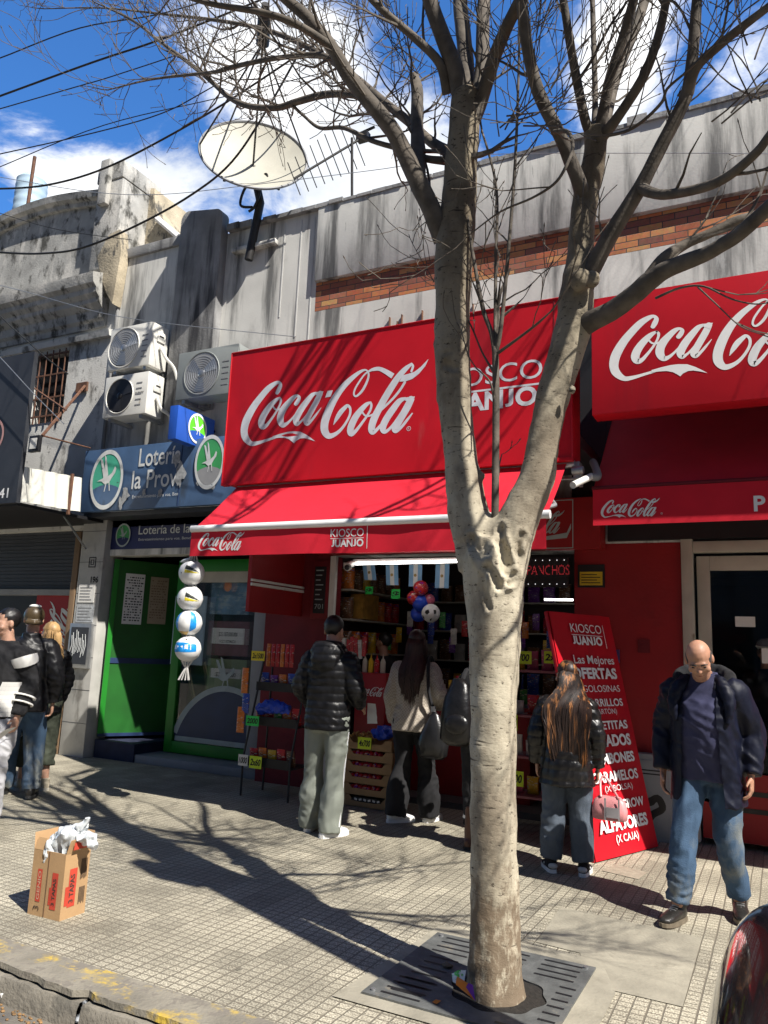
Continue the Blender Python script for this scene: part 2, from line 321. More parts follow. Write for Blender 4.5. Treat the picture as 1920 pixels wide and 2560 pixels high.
m_tiles = mat_tiles()
m_asphalt = M('worn asphalt', (.16, .145, .12), .9, .2, 5, 8, .6, 120, stain=[((.09, .085, .08), (.55, .7), 3, (1, 1, 1))])
m_kerb = M('old concrete kerb', (.21, .19, .155), .9, .25, 5, 8, .7, 50, stain=[((.13, .12, .10), (.55, .7), 4, (1, 1, 1))])
m_kerbtop = M('kerb top with worn yellow paint', (.22, .20, .16), .9, .22, 6, 8, .6, 60, stain=[((.52, .36, .05), (.51, .68), 5, (1, 1.6, 1)), ((.19, .17, .14), (.52, .60), 14, (1, 1, 1))])
m_cement = M('patched cement', (.30, .275, .215), .9, .22, 4, 8, .4, 45, stain=[((.24, .22, .17), (.56, .7), 5, (1, 1, 1)), ((.14, .13, .11), (.68, .72), 16, (1, 1, 1))])
struct('road', MB().quad((-60, -40, -.14), (60, -40, -.14), (60, 2.75, -.14), (-60, 2.75, -.14)), m_asphalt)
struct('pavement', MB().quad((-60, 2.94, 0), (60, 2.94, 0), (60, 40, 0), (-60, 40, 0)), m_tiles)
rk = random.Random(3)
def kerb():
    top = MB(); xs = [-40, -12]+[-7+.06*i for i in range(140)]+[6, 40]; fr = []
    for x in xs: fr.append((x, 2.735+.012*math.sin(x*7)+rk.uniform(-.007, .007)+(.035 if -2.86 < x < -2.74 else 0), 0.0))
    back = [(x, 2.945, .004) for x in xs]; fr2 = [(x, y, .001) for x, y, z in fr]; low = [(x, y-.004, -.026+rk.uniform(-.003, .003)) for x, y, z in fr]
    top.loft([back, fr2, low], cap=False, closed=False); k = struct('kerb', top, m_kerbtop, smooth=20)
    f = MB()
    for a, b in ((-40, -2.805), (-2.785, 40)):
        xx = [x for x in xs if a < x < b]; xx = [a]+xx+[b]
        f.loft([[(x, 2.80, -.035) for x in xx], [(x, 2.715+rk.uniform(-.004, .004), -.036+rk.uniform(-.008, .004)) for x in xx], [(x, 2.70+rk.uniform(-.003, .003), -.06) for x in xx], [(x, 2.69, -.15) for x in xx]], cap=False, closed=False)
    fo = obj('kerb_face', f, m_kerb, k)
    return k
kerb()
# cement infill in the pavement beside the tree and around the pit
struct('pavement_patch', MB().flat([(-1.02, 4.43, .004), (-.90, 4.05, .004), (-.47, 4.05, .004), (-.475, 5.05, .004), (-.8, 5.08, .004), (-1.30, 5.12, .004), (-1.26, 4.45, .004)]), m_cement)
struct('pavement_pit_surround', MB().flat([(-1.86, 3.28, .0065), (-.76, 3.28, .0065), (-.76, 4.02, .0065), (-.90, 4.38, .0065), (-1.80, 4.40, .0065)]), m_cement)
struct('pavement_cover', MB().flat([(-1.25, 6.12, .004), (-.98, 6.05, .004), (-.95, 6.28, .004), (-1.2, 6.36, .004)]), M('iron cover', (.30, .26, .20), .8, .2, 20, bump=.4))

# ------------------------------------------------------------------ kiosk building
def mat_brick():
    m = bpy.data.materials.new('facing brick'); m.use_nodes = True; nt = m.node_tree; N = nt.nodes; L = nt.links; b = N['Principled BSDF']; b.inputs['Roughness'].default_value = .7
    tc = N.new('ShaderNodeTexCoord'); sep = N.new('ShaderNodeSeparateXYZ'); L.new(tc.outputs['Object'], sep.inputs[0]); cb = N.new('ShaderNodeCombineXYZ'); L.new(sep.outputs['X'], cb.inputs['X']); L.new(sep.outputs['Z'], cb.inputs['Y'])
    br = N.new('ShaderNodeTexBrick'); br.inputs['Scale'].default_value = 1; br.inputs['Brick Width'].default_value = .235; br.inputs['Row Height'].default_value = .0715; br.inputs['Mortar Size'].default_value = .005; br.inputs['Mortar Smooth'].default_value = .1
    br.inputs['Color1'].default_value = (0, 0, 0, 1); br.inputs['Color2'].default_value = (1, 1, 1, 1); br.inputs['Mortar'].default_value = (.5, .5, .5, 1); br.inputs['Bias'].default_value = 0; L.new(cb.outputs[0], br.inputs['Vector'])
    rp = N.new('ShaderNodeValToRGB'); e = rp.color_ramp.elements; e[0].position = 0; e[0].color = (.22, .085, .06, 1); e[1].position = 1; e[1].color = (.56, .30, .12, 1)
    for p_, c in ((.25, (.42, .12, .05, 1)), (.5, (.30, .13, .09, 1)), (.75, (.52, .18, .07, 1))):
        q = e.new(p_); q.color = c
    L.new(br.outputs['Color'], rp.inputs[0]); no = N.new('ShaderNodeTexNoise'); no.inputs['Scale'].default_value = 25; L.new(tc.outputs['Object'], no.inputs['Vector'])
    mx = N.new('ShaderNodeMix'); mx.data_type = 'RGBA'; mx.blend_type = 'OVERLAY'; mx.inputs[0].default_value = .35; L.new(rp.outputs[0], mx.inputs[6]); L.new(no.outputs['Color'], mx.inputs[7])
    m2 = N.new('ShaderNodeMix'); m2.data_type = 'RGBA'; L.new(br.outputs['Fac'], m2.inputs[0]); L.new(mx.outputs[2], m2.inputs[6]); m2.inputs[7].default_value = (.06, .055, .05, 1); L.new(m2.outputs[2], b.inputs['Base Color'])
    bp = N.new('ShaderNodeBump'); bp.invert = True; bp.inputs['Strength'].default_value = .6; bp.inputs['Distance'].default_value = .006; L.new(br.outputs['Fac'], bp.inputs['Height']); L.new(bp.outputs[0], b.inputs['Normal'])
    return m
m_brick = mat_brick()
KB = thing('kiosk_building', 'low grey rendered building with a brick band above the red kiosk and lottery shop', 'building', (-3, 7.5, 0))
w = MB(); w.box(-8.35, 6, 7.5, 7.75, 3.0, 5.60); w.box(-8.35, -4.97, 7.5, 7.75, 5.60, 6.98); w.box(-4.97, 6, 7.56, 7.75, 5.60, 5.98); w.box(-8.35, -4.53, 7.502, 7.75, 2.62, 3.0); w.box(-1.77, 6, 7.502, 7.75, 2.62, 3.0)
w.box(-4.53, -1.77, 7.503, 7.75, 2.56, 3.0)
obj('upper_wall', w, m_concrete, KB)
obj('parapet_panel', MB().box(-4.965, 6, 7.44, 7.752, 5.98, 6.97), m_concrete, KB, bev=.006)
obj('brick_band', MB().box(-4.968, 6, 7.50, 7.559, 5.605, 5.975), m_brick, KB)
cp = MB()
for i in range(60):
    x = -6.4+i*.2; cp.box(x, x+.198, 7.42+rk.uniform(-.015, .015), 7.78, 6.97, 7.005+rk.uniform(0, .03)+(.05 if rk.random() < .08 else 0))
obj('coping', cp, m_concdark, KB)
obj('left_parapet', MB().box(-8.37, -7.18, 7.46, 7.77, 6.98, 7.13).box(-8.37, -8.33, 7.455, 7.5, 3.9, 6.98), m_concdark, KB, bev=.015)
pil = [(-7.17, 4.5), (-6.44, 4.5), (-6.44, 7.16)]+[(-6.58+.14*math.cos(a*math.pi/16), 7.16+.14*math.sin(a*math.pi/16)) for a in range(1, 9)]+[(-7.05+.12*math.cos(a*math.pi/16), 7.24+.14*math.sin(a*math.pi/16)) for a in range(8, 17)]
obj('pilaster', MB().prism([(x, 7.36, z) for x, z in pil], (0, .139, 0)), m_concdark, KB, bev=.012)
obj('ledge', MB().box(-6.28, -5.58, 7.40, 7.499, 6.62, 6.68), m_concrete, KB, bev=.01)
jb = MB()
for px_, y0, y1 in ((715, 545, 790), (757, 530, 840), (790, 520, 860)): 
    a, b_ = aY(px_, y0, 7.5), aY(px_, y1, 7.5); jb.box(a.x-.008, a.x+.008, 7.494, 7.4995, min(b_.z, a.z), 6.9)
obj('joint_bead', jb, M('pale joint filler', (.55, .55, .53), .8, .1, 8), KB)
wp = MB()  # little weep marks of drainage holes: dark pipe stubs along the ledge above the signboard
for i in range(14):
    x = -4.0+i*.085+rk.uniform(-.02, .02); wp.box(x, x+.012, 7.47, 7.4995, 4.98, 5.05+rk.uniform(.05, .32))
obj('starter_bar', wp, m_rust, KB)
# ground floor: walls left and right of the kiosk opening
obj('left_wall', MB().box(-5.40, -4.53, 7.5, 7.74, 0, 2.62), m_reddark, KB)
obj('right_wall', MB().box(-1.77, -.795, 7.5, 7.74, 0.10, 2.62).box(.45, 6, 7.5, 7.74, 0, 2.62), m_redwall, KB)
obj('plinth', MB().box(-1.775, -.79, 7.485, 7.73, 0, .1), m_dark, KB)
obj('fascia', MB().box(-4.70, -1.47, 7.26, 7.50, 2.56, 3.04), m_redwall, KB)
obj('canopy_slab', MB().box(-4.98, -1.47, 6.36, 7.5, 3.32, 3.42), m_dgrey, KB)
pn = obj('side_panel', MB().box(-4.94, -4.90, 6.50, 7.499, 1.86, 3.10), m_redwall, KB)
obj('moulding', MB().box(-4.898, -4.875, 6.50, 7.49, 2.13, 2.16).box(-4.898, -4.875, 6.50, 7.49, 2.175, 2.20), m_plasticwhite, pn)
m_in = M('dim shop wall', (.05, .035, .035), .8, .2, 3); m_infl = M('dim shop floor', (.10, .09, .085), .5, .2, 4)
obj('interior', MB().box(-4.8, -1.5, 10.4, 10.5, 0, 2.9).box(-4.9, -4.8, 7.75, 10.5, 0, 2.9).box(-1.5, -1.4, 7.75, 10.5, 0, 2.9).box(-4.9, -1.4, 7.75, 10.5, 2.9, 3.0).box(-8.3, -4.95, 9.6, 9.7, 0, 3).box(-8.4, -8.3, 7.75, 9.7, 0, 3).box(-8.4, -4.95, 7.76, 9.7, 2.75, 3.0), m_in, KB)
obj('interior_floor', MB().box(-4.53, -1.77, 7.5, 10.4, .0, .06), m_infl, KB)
obj('awning_shade_panel', MB().box(-1.44, 3, 7.44, 7.498, 2.64, 4.85).box(-1.78, -1.442, 7.44, 7.498, 3.06, 4.85), m_black, KB)  # black panel stands in for the shade behind the second awning
# lettering and framed drink panel on the fascia
def frame_line(mb, x0, x1, z0, z1, y, t=.008):
    mb.box(x0, x1, y-.002, y, z0, z0+t); mb.box(x0, x1, y-.002, y, z1-t, z1); mb.box(x0, x0+t, y-.002, y, z0+t, z1-t); mb.box(x1-t, x1, y-.002, y, z0+t, z1-t)
# lottery shop front under the building
obj('shop_step', MB().box(-7.3, -5.41, 7.56, 8.0, 0, .1), m_grey, KB, bev=.01)
obj('corner_post', MB().box(-5.60, -5.405, 7.55, 7.8, .1, 2.62), m_grey, KB, bev=.008)
obj('door_step', MB().box(-8.0, -7.31, 7.55, 9.5, 0, .22), M('navy step mat', (.02, .025, .06), .8, .2, 6), KB)
WZ = 7.95
fx0, fx1, fz0, fz1 = -7.20, -5.66, .11, 2.60
wf = MB(); wf.box(fx0, fx0+.13, WZ, WZ+.08, fz0, fz1); wf.box(fx1-.11, fx1, WZ, WZ+.08, fz0, fz1); wf.box(fx0+.13, fx1-.11, WZ+.002, WZ+.078, fz1-.16, fz1); wf.box(fx0+.13, fx1-.11, WZ+.002, WZ+.078, fz0, fz0+.14)
win = obj('shop_window', wf, m_green, KB, bev=.006)
obj('pane', MB().box(fx0+.13, fx1-.11, WZ+.035, WZ+.041, fz0+.14, fz1-.30), m_glass, win)
obj('transom', MB().box(fx0+.13, fx1-.11, WZ+.01, WZ+.06, fz1-.30, fz1-.161), m_cream, win)
# frosted hill with the grazing bird stuck on the glass
def hill(y, r0, r1, c, a0, a1, base):
    o = [(c[0]+r1*math.cos(t), y, c[1]+r1*math.sin(t)) for t in [R(a1+(a0-a1)*i/24) for i in range(25)]]
    return o
gl0 = WZ+.033
hb = MB(); pts = [(-7.0, gl0, .30), (-5.78, gl0, .30)]+[(-6.27+.85*math.cos(R(a))*1.0, gl0, .02+.93*math.sin(R(a))) for a in range(60, 161, 4)]; hb.flat(pts)
obj('hill_decal', hb, m_blue, win)
hr = MB()
ring_o = [(-6.27+.88*math.cos(R(a)), gl0-.003, .02+.97*math.sin(R(a))) for a in range(55, 163, 4)]; ring_i = [(-6.27+.80*math.cos(R(a)), gl0-.003, .02+.90*math.sin(R(a))) for a in range(55, 163, 4)]
for i in range(len(ring_o)-1): hr.quad(ring_o[i], ring_o[i+1], ring_i[i+1], ring_i[i])
hr.flat([(-7.05, gl0-.003, .26), (-5.78, gl0-.003, .26), (-5.78, gl0-.003, .32), (-7.05, gl0-.003, .32)])
m_frost = M('frosted vinyl', (.36, .42, .42), .6, .1, 9)
obj('hill_rim', hr, m_frost, win)
BIRD = [[(-.5, -.05), (-.2, .02), (-.05, .12), (.1, .08), (.3, .18), (.42, .36), (.50, .30), (.46, .16), (.30, .02), (.18, -.12), (-.05, -.16), (-.25, -.06)],
        [(-.15, .02), (-.42, .62), (-.30, .60), (-.02, .12)], [(-.06, .06), (-.20, .74), (-.10, .66), (.10, .10)], [(.0, -.12), (-.06, -.38), (-.02, -.38), (.05, -.12)], [(.16, -.12), (.22, -.36), (.27, -.36), (.21, -.10)]]
def bird(mb, c, u, v, k):
    c, u, v = Vector(c), Vector(u), Vector(v); n = u.cross(v).normalized()
    for i, p in enumerate(BIRD): mb.flat([c+u*(x*k)+v*(y*k)+n*.0004*i for x, y in p])
bb = MB(); bird(bb, (-6.33, gl0-.004, 1.10), X_, Z_, .34); obj('bird_decal', bb, m_frost, win)
def poster(name, label, px0, py0, px1, py1, y, mat, cat='poster', group=None):
    a, b_, c, d = aY(px0, py0, y), aY(px1, py0, y), aY(px1, py1, y), aY(px0, py1, y)
    t = thing(name, label, cat, (a+c)/2, group); m = MB(); x0, x1 = (a.x+d.x)/2, (b_.x+c.x)/2; z1, z0 = (a.z+b_.z)/2, (c.z+d.z)/2
    m.box(x0, x1, y, y+.002, z0, z1); obj('sheet', m, mat, t); return t, x0, x1, z0, z1
YP = WZ+.10
m_land = M('blue landscape print', (.10, .20, .30), .6, .6, 5, stain=[((.30, .38, .42), (.5, .6), 6, (1, 1, 2)), ((.08, .16, .08), (.6, .7), 5, (1, 1, 3))])
t, x0, x1, z0, z1 = poster('poster', 'blue landscape poster with a small globe, topmost behind the green framed glass', 528, 1440, 625, 1536, YP, m_land)
obj('globe', MB().disc((x0+.27, YP-.002, z1-.13), X_, Z_, .06, .075), m_orange, t)
t, x0, x1, z0, z1 = poster('poster', 'maroon prize poster with a white panel reading $23.107.000.000', 520, 1553, 622, 1640, YP, M('maroon print', (.12, .025, .035), .5, .3, 12))
obj('panel', MB().box(x0+.07, x1-.07, YP-.003, YP-.0005, z0+.15, z1-.09), m_paper, t)
tx = MB(); xm = (x0+x1)/2; text(tx, '$23.107.000.000', (xm, YP-.004, z0+.25), X_, Z_, .05, .30, .02, True); text(tx, 'POZO ESTIMADO', (xm, YP-.004, z0+.165), X_, Z_, .035, .26, .02, True); obj('lettering', tx, m_ink, t)
t, x0, x1, z0, z1 = poster('poster', 'olive green prize poster reading $29.000.000, lowest behind the green framed glass', 518, 1648, 615, 1730, YP, M('olive print', (.16, .22, .10), .5, .15, 5))
obj('panel', MB().box(x0+.06, x1-.08, YP-.003, YP-.0005, z0+.17, z1-.12), m_paper, t)
tx = MB(); text(tx, '$29.000.000', ((x0+x1)/2-.01, YP-.004, z0+.19), X_, Z_, .05, .32, .02, True); obj('lettering', tx, m_ink, t)
t, x0, x1, z0, z1 = poster('poster', 'pale blue poster with large dark figures 50 half behind the hanging balls', 432, 1490, 512, 1662, YP, M('pale blue print', (.38, .50, .60), .5, .15, 4))
tx = MB(); text(tx, '50', (x0+.05, YP-.003, z0+.04), X_, Z_, .11, None, .02); obj('lettering', tx, m_blue, t)
m_can = M('bamboo', (.38, .30, .16), .6, .2, 8)
for (a, b_, lab) in (((470, 1655), (500, 1815), 'tall tan garden cane leaning inside the window below the hanging balls'), ((512, 1655), (548, 1800), 'greenish cane leaning inside the window beside the olive poster')):
    c = MB().tube([aY(*a, YP+.05), aY(*b_, YP+.01)], .012, 8); tag(obj('cane', c, m_can), lab, 'cane')
# green door opened inwards on the left
DA, DB = V(-7.98, 7.56, 0), V(-7.50, 8.36, 0); du = (DB-DA).normalized(); dn = V(du.y, -du.x, 0); dl = (DB-DA).length
def dbox(mb, s0, s1, z0, z1, t0, t1):
    return mb.add([DA+du*s+dn*t+Z_*z for z in (z0, z1) for (s, t) in ((s0, t0), (s1, t0), (s1, t1), (s0, t1))], [(0,3,2,1),(4,5,6,7),(0,1,5,4),(1,2,6,5),(2,3,7,6),(3,0,4,7)])
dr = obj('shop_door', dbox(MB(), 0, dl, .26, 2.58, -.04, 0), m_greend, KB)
obj('rail', dbox(dbox(MB(), .0, dl, 1.20, 1.27, .001, .012), 0, dl, .26, .30, .001, .012), m_blue, dr)
obj('door_frame', dbox(dbox(MB(), -.005, .06, .3, 2.58, .0015, .025), dl-.05, dl+.005, .3, 2.58, .0015, .025), m_green, dr)
for (s0, s1, z0, z1, lab, mt) in ((.16, .42, 1.72, 2.40, 'white number sheet taped to the green door', m_paper), (.50, .75, 1.74, 2.38, 'tan printed sheet taped to the green door beside the white one', M('tan paper', (.36, .29, .20), .8, .08, 9))):
    c = DA+du*(s0+s1)/2+dn*.015+Z_*z0; t = thing('notice', lab, 'notice', c); obj('sheet', dbox(MB(), s0, s1, z0, z1, .014, .016), mt, t)
    ln = MB(); k = 0; z = z1-.06
    while z > z0+.04:
        s = s0+.02
        while s < s1-.03:
            wd = rk.uniform(.012, .035)
            if rk.random() < .8: dbox(ln, s, min(s+wd, s1-.015), z, z+.016, .0165, .017)
            s += wd+.012
        z -= .036
    obj('print', ln, m_ink if mt is m_paper else M('faint brown print', (.22, .15, .09), .8, 0), t)
# door of the shop at the right
fr = MB(); xA = -.79
fr.box(xA, xA+.10, 7.46, 7.62, .02, 2.98); fr.box(xA+.101, 1.3, 7.47, 7.60, 2.52, 2.62); fr.box(.30, .42, 7.47, 7.62, 0, 2.519)
dfr = obj('door_frame', fr, m_cream, KB, bev=.008)
lf = MB(); lf.box(xA+.125, xA+.235, 7.53, 7.585, .05, 2.49); lf.box(.18, .28, 7.53, 7.585, .05, 2.49); lf.box(xA+.2351, .1799, 7.532, 7.583, 2.36, 2.49); lf.box(xA+.2351, .1799, 7.532, 7.583, .05, .25)
door = obj('glazed_door', lf, m_cream, KB, bev=.006)
obj('pane', MB().box(xA+.2351, .1799, 7.555, 7.561, .25, 2.36), m_glass, door)
kp = obj('kick_panel', MB().box(xA+.12, .29, 7.50, 7.528, .06, .62), m_redwall, door)
obj('slot', MB().box(xA+.3, .2, 7.494, 7.4995, .30, .34).box(xA+.3, .2, 7.494, 7.4995, .44, .48), m_dark, kp)
obj('transom_board', MB().box(xA+.105, 1.3, 7.50, 7.52, 2.62, 3.0), m_black, KB)
tb = MB(); p0 = aY(1732, 1320, 7.497); text(tb, 'Bienvenidos', (p0.x, 7.496, p0.z), X_, Z_, .16, 1.18, .02, shear=.15); obj('transom_lettering', tb, m_yellow, KB)
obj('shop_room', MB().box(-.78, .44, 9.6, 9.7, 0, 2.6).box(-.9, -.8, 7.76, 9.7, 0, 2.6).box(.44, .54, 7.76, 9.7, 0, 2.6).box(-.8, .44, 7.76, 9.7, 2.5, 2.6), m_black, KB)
pl = aY(1750, 1655, 7.548)
tag(obj('sticker', MB().box(-.36, -.20, 7.551, 7.553, 1.86, 1.95), m_paper), 'small white sticker on the dark door glass above the bald man', 'sticker')
tag(obj('notice', MB().box(-.16, -.06, 7.551, 7.553, 1.55, 1.68), m_paper), 'plain paper notice taped to the dark door glass at shoulder height', 'notice')
# ------------------------------------------------------------------ the script lettering (strokes: centre line and width; patches: outlines)
def A_(x, y): return (595+x/6.9125, 895+y/6.9125)
def B_(x, y): return (795+x/5.925, 890+y/5.925)
LG_S = [(A_, 6.9125, [(680,605,60),(713,540,72),(738,465,60),(700,422,52),(620,458,78),(520,535,98),(405,665,106),(290,815,114),(190,985,124),(130,1130,126),(108,1270,120),(135,1385,118),(225,1478,84),(340,1468,62),(480,1425,44),(640,1372,42)]),
 (A_, 6.9125, [(725,688,28),(660,728,62),(585,800,88),(500,905,102),(432,1020,110),(402,1120,112),(425,1190,96),(490,1165,60),(550,1095,44),(620,1000,36),(690,890,32),(735,790,34),(745,725,40),(725,688,30)]),
 (A_, 6.9125, [(605,830,26),(645,885,30),(710,893,30),(790,845,34)]),
 (A_, 6.9125, [(1005,795,66),(1042,740,68),(1062,682,54),(1020,655,48),(960,688,74),(880,770,92),(800,870,110),(748,975,116),(736,1080,116),(775,1160,92),(850,1135,52),(930,1060,34),(1010,965,30)]),
 (A_, 6.9125, [(1345,608,44),(1280,645,72),(1190,755,96),(1100,880,106),(1032,1000,110),(1005,1085,104),(1020,1145,70),(1085,1105,38),(1150,1040,34),(1230,930,30)]),
 (A_, 6.9125, [(1425,610,84),(1370,730,94),(1290,880,96),(1215,1020,98),(1182,1105,96),(1205,1140,62),(1275,1075,42),(1350,980,34),(1440,858,8)]),
 (B_, 5.925, [(228,1022,4),(275,930,52),(335,835,70),(395,770,58),(440,735,44),(478,780,36),(470,880,34),(405,1005,36),(320,1110,46),(225,1172,66),(150,1180,92),(100,1110,112),(97,1005,114),(132,880,114),(200,720,108),(290,565,94),(400,425,82),(520,312,66),(630,232,44),(705,207,26),(745,245,26),(748,310,30),(715,405,34),(650,520,36),(570,593,30),(532,570,26),(548,490,26),(612,380,26),(690,275,24),(765,222,30),(830,197,50),(912,192,60),(1005,232,72),(1110,298,84)]),
 (B_, 5.925, [(780,685,26),(720,715,58),(640,795,80),(560,900,94),(503,1015,100),(478,1105,96),(495,1155,78),(562,1108,50),(640,1010,38),(718,900,34),(775,800,32),(790,728,34),(780,685,26)]),
 (B_, 5.925, [(655,830,26),(700,883,26),(760,888,26),(830,855,28)]),
 (B_, 5.925, [(1388,118,34),(1300,190,70),(1200,300,86),(1100,445,96),(1000,605,98),(912,765,100),(842,905,104),(803,1020,104),(795,1105,94),(820,1135,60),(885,1078,46),(950,1000,34)]),
 (B_, 5.925, [(1388,118,32),(1408,155,36),(1385,228,30)]),
 (B_, 5.925, [(1288,388,34),(1210,510,36),(1100,640,34),(945,790,32)]),
 (B_, 5.925, [(1290,628,40),(1205,668,78),(1112,785,96),(1032,900,100),(975,1010,100),(962,1085,90),(990,1125,56),(1065,1075,40),(1150,965,34),(1230,840,28)]),
 (B_, 5.925, [(1380,640,96),(1320,760,106),(1240,900,102),(1165,1030,100),(1135,1085,86),(1158,1115,56),(1235,1055,42),(1320,950,38),(1402,845,18)])]
LG_P = [(A_, [(600,1392),(600,1352),(740,1308),(860,1278),(960,1268),(1080,1275),(1180,1325),(1260,1380),(1335,1440),(1240,1408),(1150,1386),(1080,1392),(1010,1432),(970,1478),(930,1440),(880,1402),(800,1378),(700,1380)]),
 (A_, [(1550,568),(1640,558),(1602,668),(1508,684)]), (A_, [(1350,640),(1345,590),(1478,575),(1440,680)]),
 (B_, [(1205,380),(1260,287),(1340,265),(1430,235),(1520,165),(1640,42),(1590,150),(1500,260),(1400,340),(1300,376)]), (B_, [(1290,660),(1310,612),(1437,598),(1400,690)])]
def make_logo():
    strokes = []
    for fn, sc, pts in LG_S:
        pp = spline(pts, 5); L_, R_ = [], []
        def tip(p, q, w):     # a rounded stroke end
            d = V(p[0]-q[0], p[1]-q[1]).normalized(); return [(p[0]+d.x*w/2*math.sin(a), p[1]+d.y*w/2*math.sin(a), w*math.cos(a)) for a in (.35, .7, 1.05, 1.35, 1.56)]
        if pts[0][2] > 24: pp = tip(pp[0], pp[1], pts[0][2])[::-1]+pp
        if pts[-1][2] > 24 and pts[-1] != (1110, 298, 84): pp = pp+tip(pp[-1], pp[-2], pts[-1][2])
        for i, (x, y, w) in enumerate(pp):
            a, b = pp[max(i-1, 0)], pp[min(i+1, len(pp)-1)]; d = V(b[0]-a[0], b[1]-a[1]); d = d.normalized() if d.length else V(1, 0); n = V(-d.y, d.x)*w/2
            L_.append(fn(x+n.x, y+n.y)); R_.append(fn(x-n.x, y-n.y))
        caps = []
        strokes.append((L_, R_, caps))
    def wp(p): q = aY(p[0], p[1], 6.05); return (q.x, q.z)
    S2 = [([wp(p) for p in l], [wp(p) for p in r], [(wp(c), abs(wp((c[0]+w, c[1]))[0]-wp(c)[0])*.95) for c, w in cs]) for l, r, cs in strokes]
    P2 = [[wp(fn(*p)) for p in pl] for fn, pl in LG_P]
    allp = [p for l, r, _ in S2 for p in l+r]+[p for q in P2 for p in q]
    x0 = min(p[0] for p in allp); x1 = max(p[0] for p in allp); z0 = min(p[1] for p in allp); k = 1/(x1-x0)
    nf = lambda p: ((p[0]-x0)*k, (p[1]-z0)*k)
    return ([([nf(p) for p in l], [nf(p) for p in r], [(nf(c), w*k) for c, w in cs]) for l, r, cs in S2], [[nf(p) for p in q] for q in P2], x0, x1, z0)
LOGO = make_logo()
def logo(mb, org, right, up, width, only=None, skip_hyphen=False):
    org, right, up = Vector(org), Vector(right).normalized(), Vector(up).normalized(); n = right.cross(up).normalized()
    f = lambda p, e: org+right*p[0]*width+up*p[1]*width+n*e
    e = 0
    for l, r, caps in LOGO[0]:
        e += .00006
        mb.add([f(p, e) for p in l]+[f(p, e) for p in r], [(i, i+1, len(l)+i+1, len(l)+i) for i in range(len(l)-1)])
        for c, w in caps:
            e += .00004; mb.add([f((c[0]+w*math.cos(t*math.pi/8), c[1]+w*math.sin(t*math.pi/8)), e) for t in range(16)], [tuple(range(16))])
    for i, p in enumerate(LOGO[1]):
        if skip_hyphen and i == 1: continue
        e += .00006; mb.flat([f(q, e) for q in p])
LX0, LX1, LZ0 = LOGO[2], LOGO[3], LOGO[4]
def rmark(mb, c, u, v, r):
    mb.ringd(c, u, v, r*.8, r, n=20); text(mb, 'R', Vector(c)-Vector(u)*r*.35-Vector(v)*r*.45, u, v, r*.95)

# ------------------------------------------------------------------ red signboard and awning of the kiosk
SY = 6.05
sb = thing('signboard', 'long red box sign with full white script and KIOSCO JUANJO above the sunlit awning', 'sign', (-3.2, SY, 3.1))
def sag(x, z):
    i = (x+5.005)/3.56; j = (z-3.125)/1.395; ed = max(0, min(1, 8*min(i, 1-i)))*max(0, min(1, 4*min(j, 1-j)))
    return SY+ed*(.006*noise.noise((x*1.3, z*2.0, 1.7))+.004*math.sin(x*9+z*3)*noise.noise((x, z, 5)))
pan = MB()
nx, nz = 60, 24   # a stretched banner: slightly slack between its fixings
g = []
for j in range(nz+1):
    for i in range(nx+1):
        x = -5.005+i*3.56/nx; z = 3.125+j*1.395/nz
        g.append((x, sag(x, z), z))
pan.add(g, [(j*(nx+1)+i, j*(nx+1)+i+1, (j+1)*(nx+1)+i+1, (j+1)*(nx+1)+i) for j in range(nz) for i in range(nx)])
obj('banner', pan, m_red, sb, smooth=80)
fb = MB(); fb.box(-5.005, -1.445, SY+.012, 6.34, 3.125, 4.52)
obj('box_frame', fb, m_red, sb, bev=.006)
obj('bottom_lip', MB().box(-5.01, -1.44, SY-.012, SY+.05, 3.10, 3.128), m_red, sb)
tr = MB(); tr.tube([(-5.005, SY-.004, 4.52), (-1.445, SY-.004, 4.52)], .008, 6).tube([(-1.445, SY-.004, 3.12), (-1.445, SY-.004, 4.52)], .008, 6).tube([(-5.005, SY-.004, 3.12), (-5.005, SY-.004, 4.52)], .008, 6)
obj('edge_trim', tr, m_red, sb)
lt = MB(); ly = SY-.010; logo(lt, (LX0, ly, LZ0), X_, Z_, LX1-LX0); q = aY(1021, 1071, ly); rmark(lt, (q.x, ly, q.z), X_, Z_, .022)
lt.map(lambda v: V(v.x, sag(v.x, v.z)-.0015+(v.y-ly)*.5, v.z)); obj('script_lettering', lt, m_whitegrey, sb, fix=False)
k1 = MB(); a, b_, c = aY(1094, 930, ly), aY(1355, 942, ly), aY(1340, 897, ly)
text(k1, 'KIOSCO', (a.x, ly, b_.z), X_, Z_, c.z-b_.z, b_.x-a.x)
a2, b2, c2 = aY(1100, 990, ly), aY(1342, 1008, ly), aY(1330, 966, ly); text(k1, 'JUANJO', (a2.x, ly, b2.z), X_, Z_, c2.z-b2.z, b2.x-a2.x, .035)
k1.box(a.x, b_.x, ly-.001, ly, b_.z-.062, b_.z-.045)
k1.map(lambda v: V(v.x, sag(v.x, v.z)-.0015+min(0, v.y-ly)*.5, v.z)); obj('name_lettering', k1, m_whitegrey, sb, fix=False)
se = MB(); se.box(-1.60, -1.592, SY-.0035, SY-.0005, 3.13, 4.515)
obj('sheet_joint', se, m_reddark, sb)
aw = thing('awning', 'open red kiosk awning with white front bar and KIOSCO JUANJO on its valance', 'awning', (-3.2, 5.8, 2.3))
x0, x1 = -4.86, -1.505
fa = MB(); nx, ny = 30, 6; g = []
for j in range(ny+1):
    t = j/ny
    for i in range(nx+1):
        x = x0+(x1-x0)*i/nx; g.append((x, 6.12-.60*t, 3.10-.53*t-.018*math.sin(math.pi*t)+.006*math.sin(x*5)*math.sin(math.pi*t)))
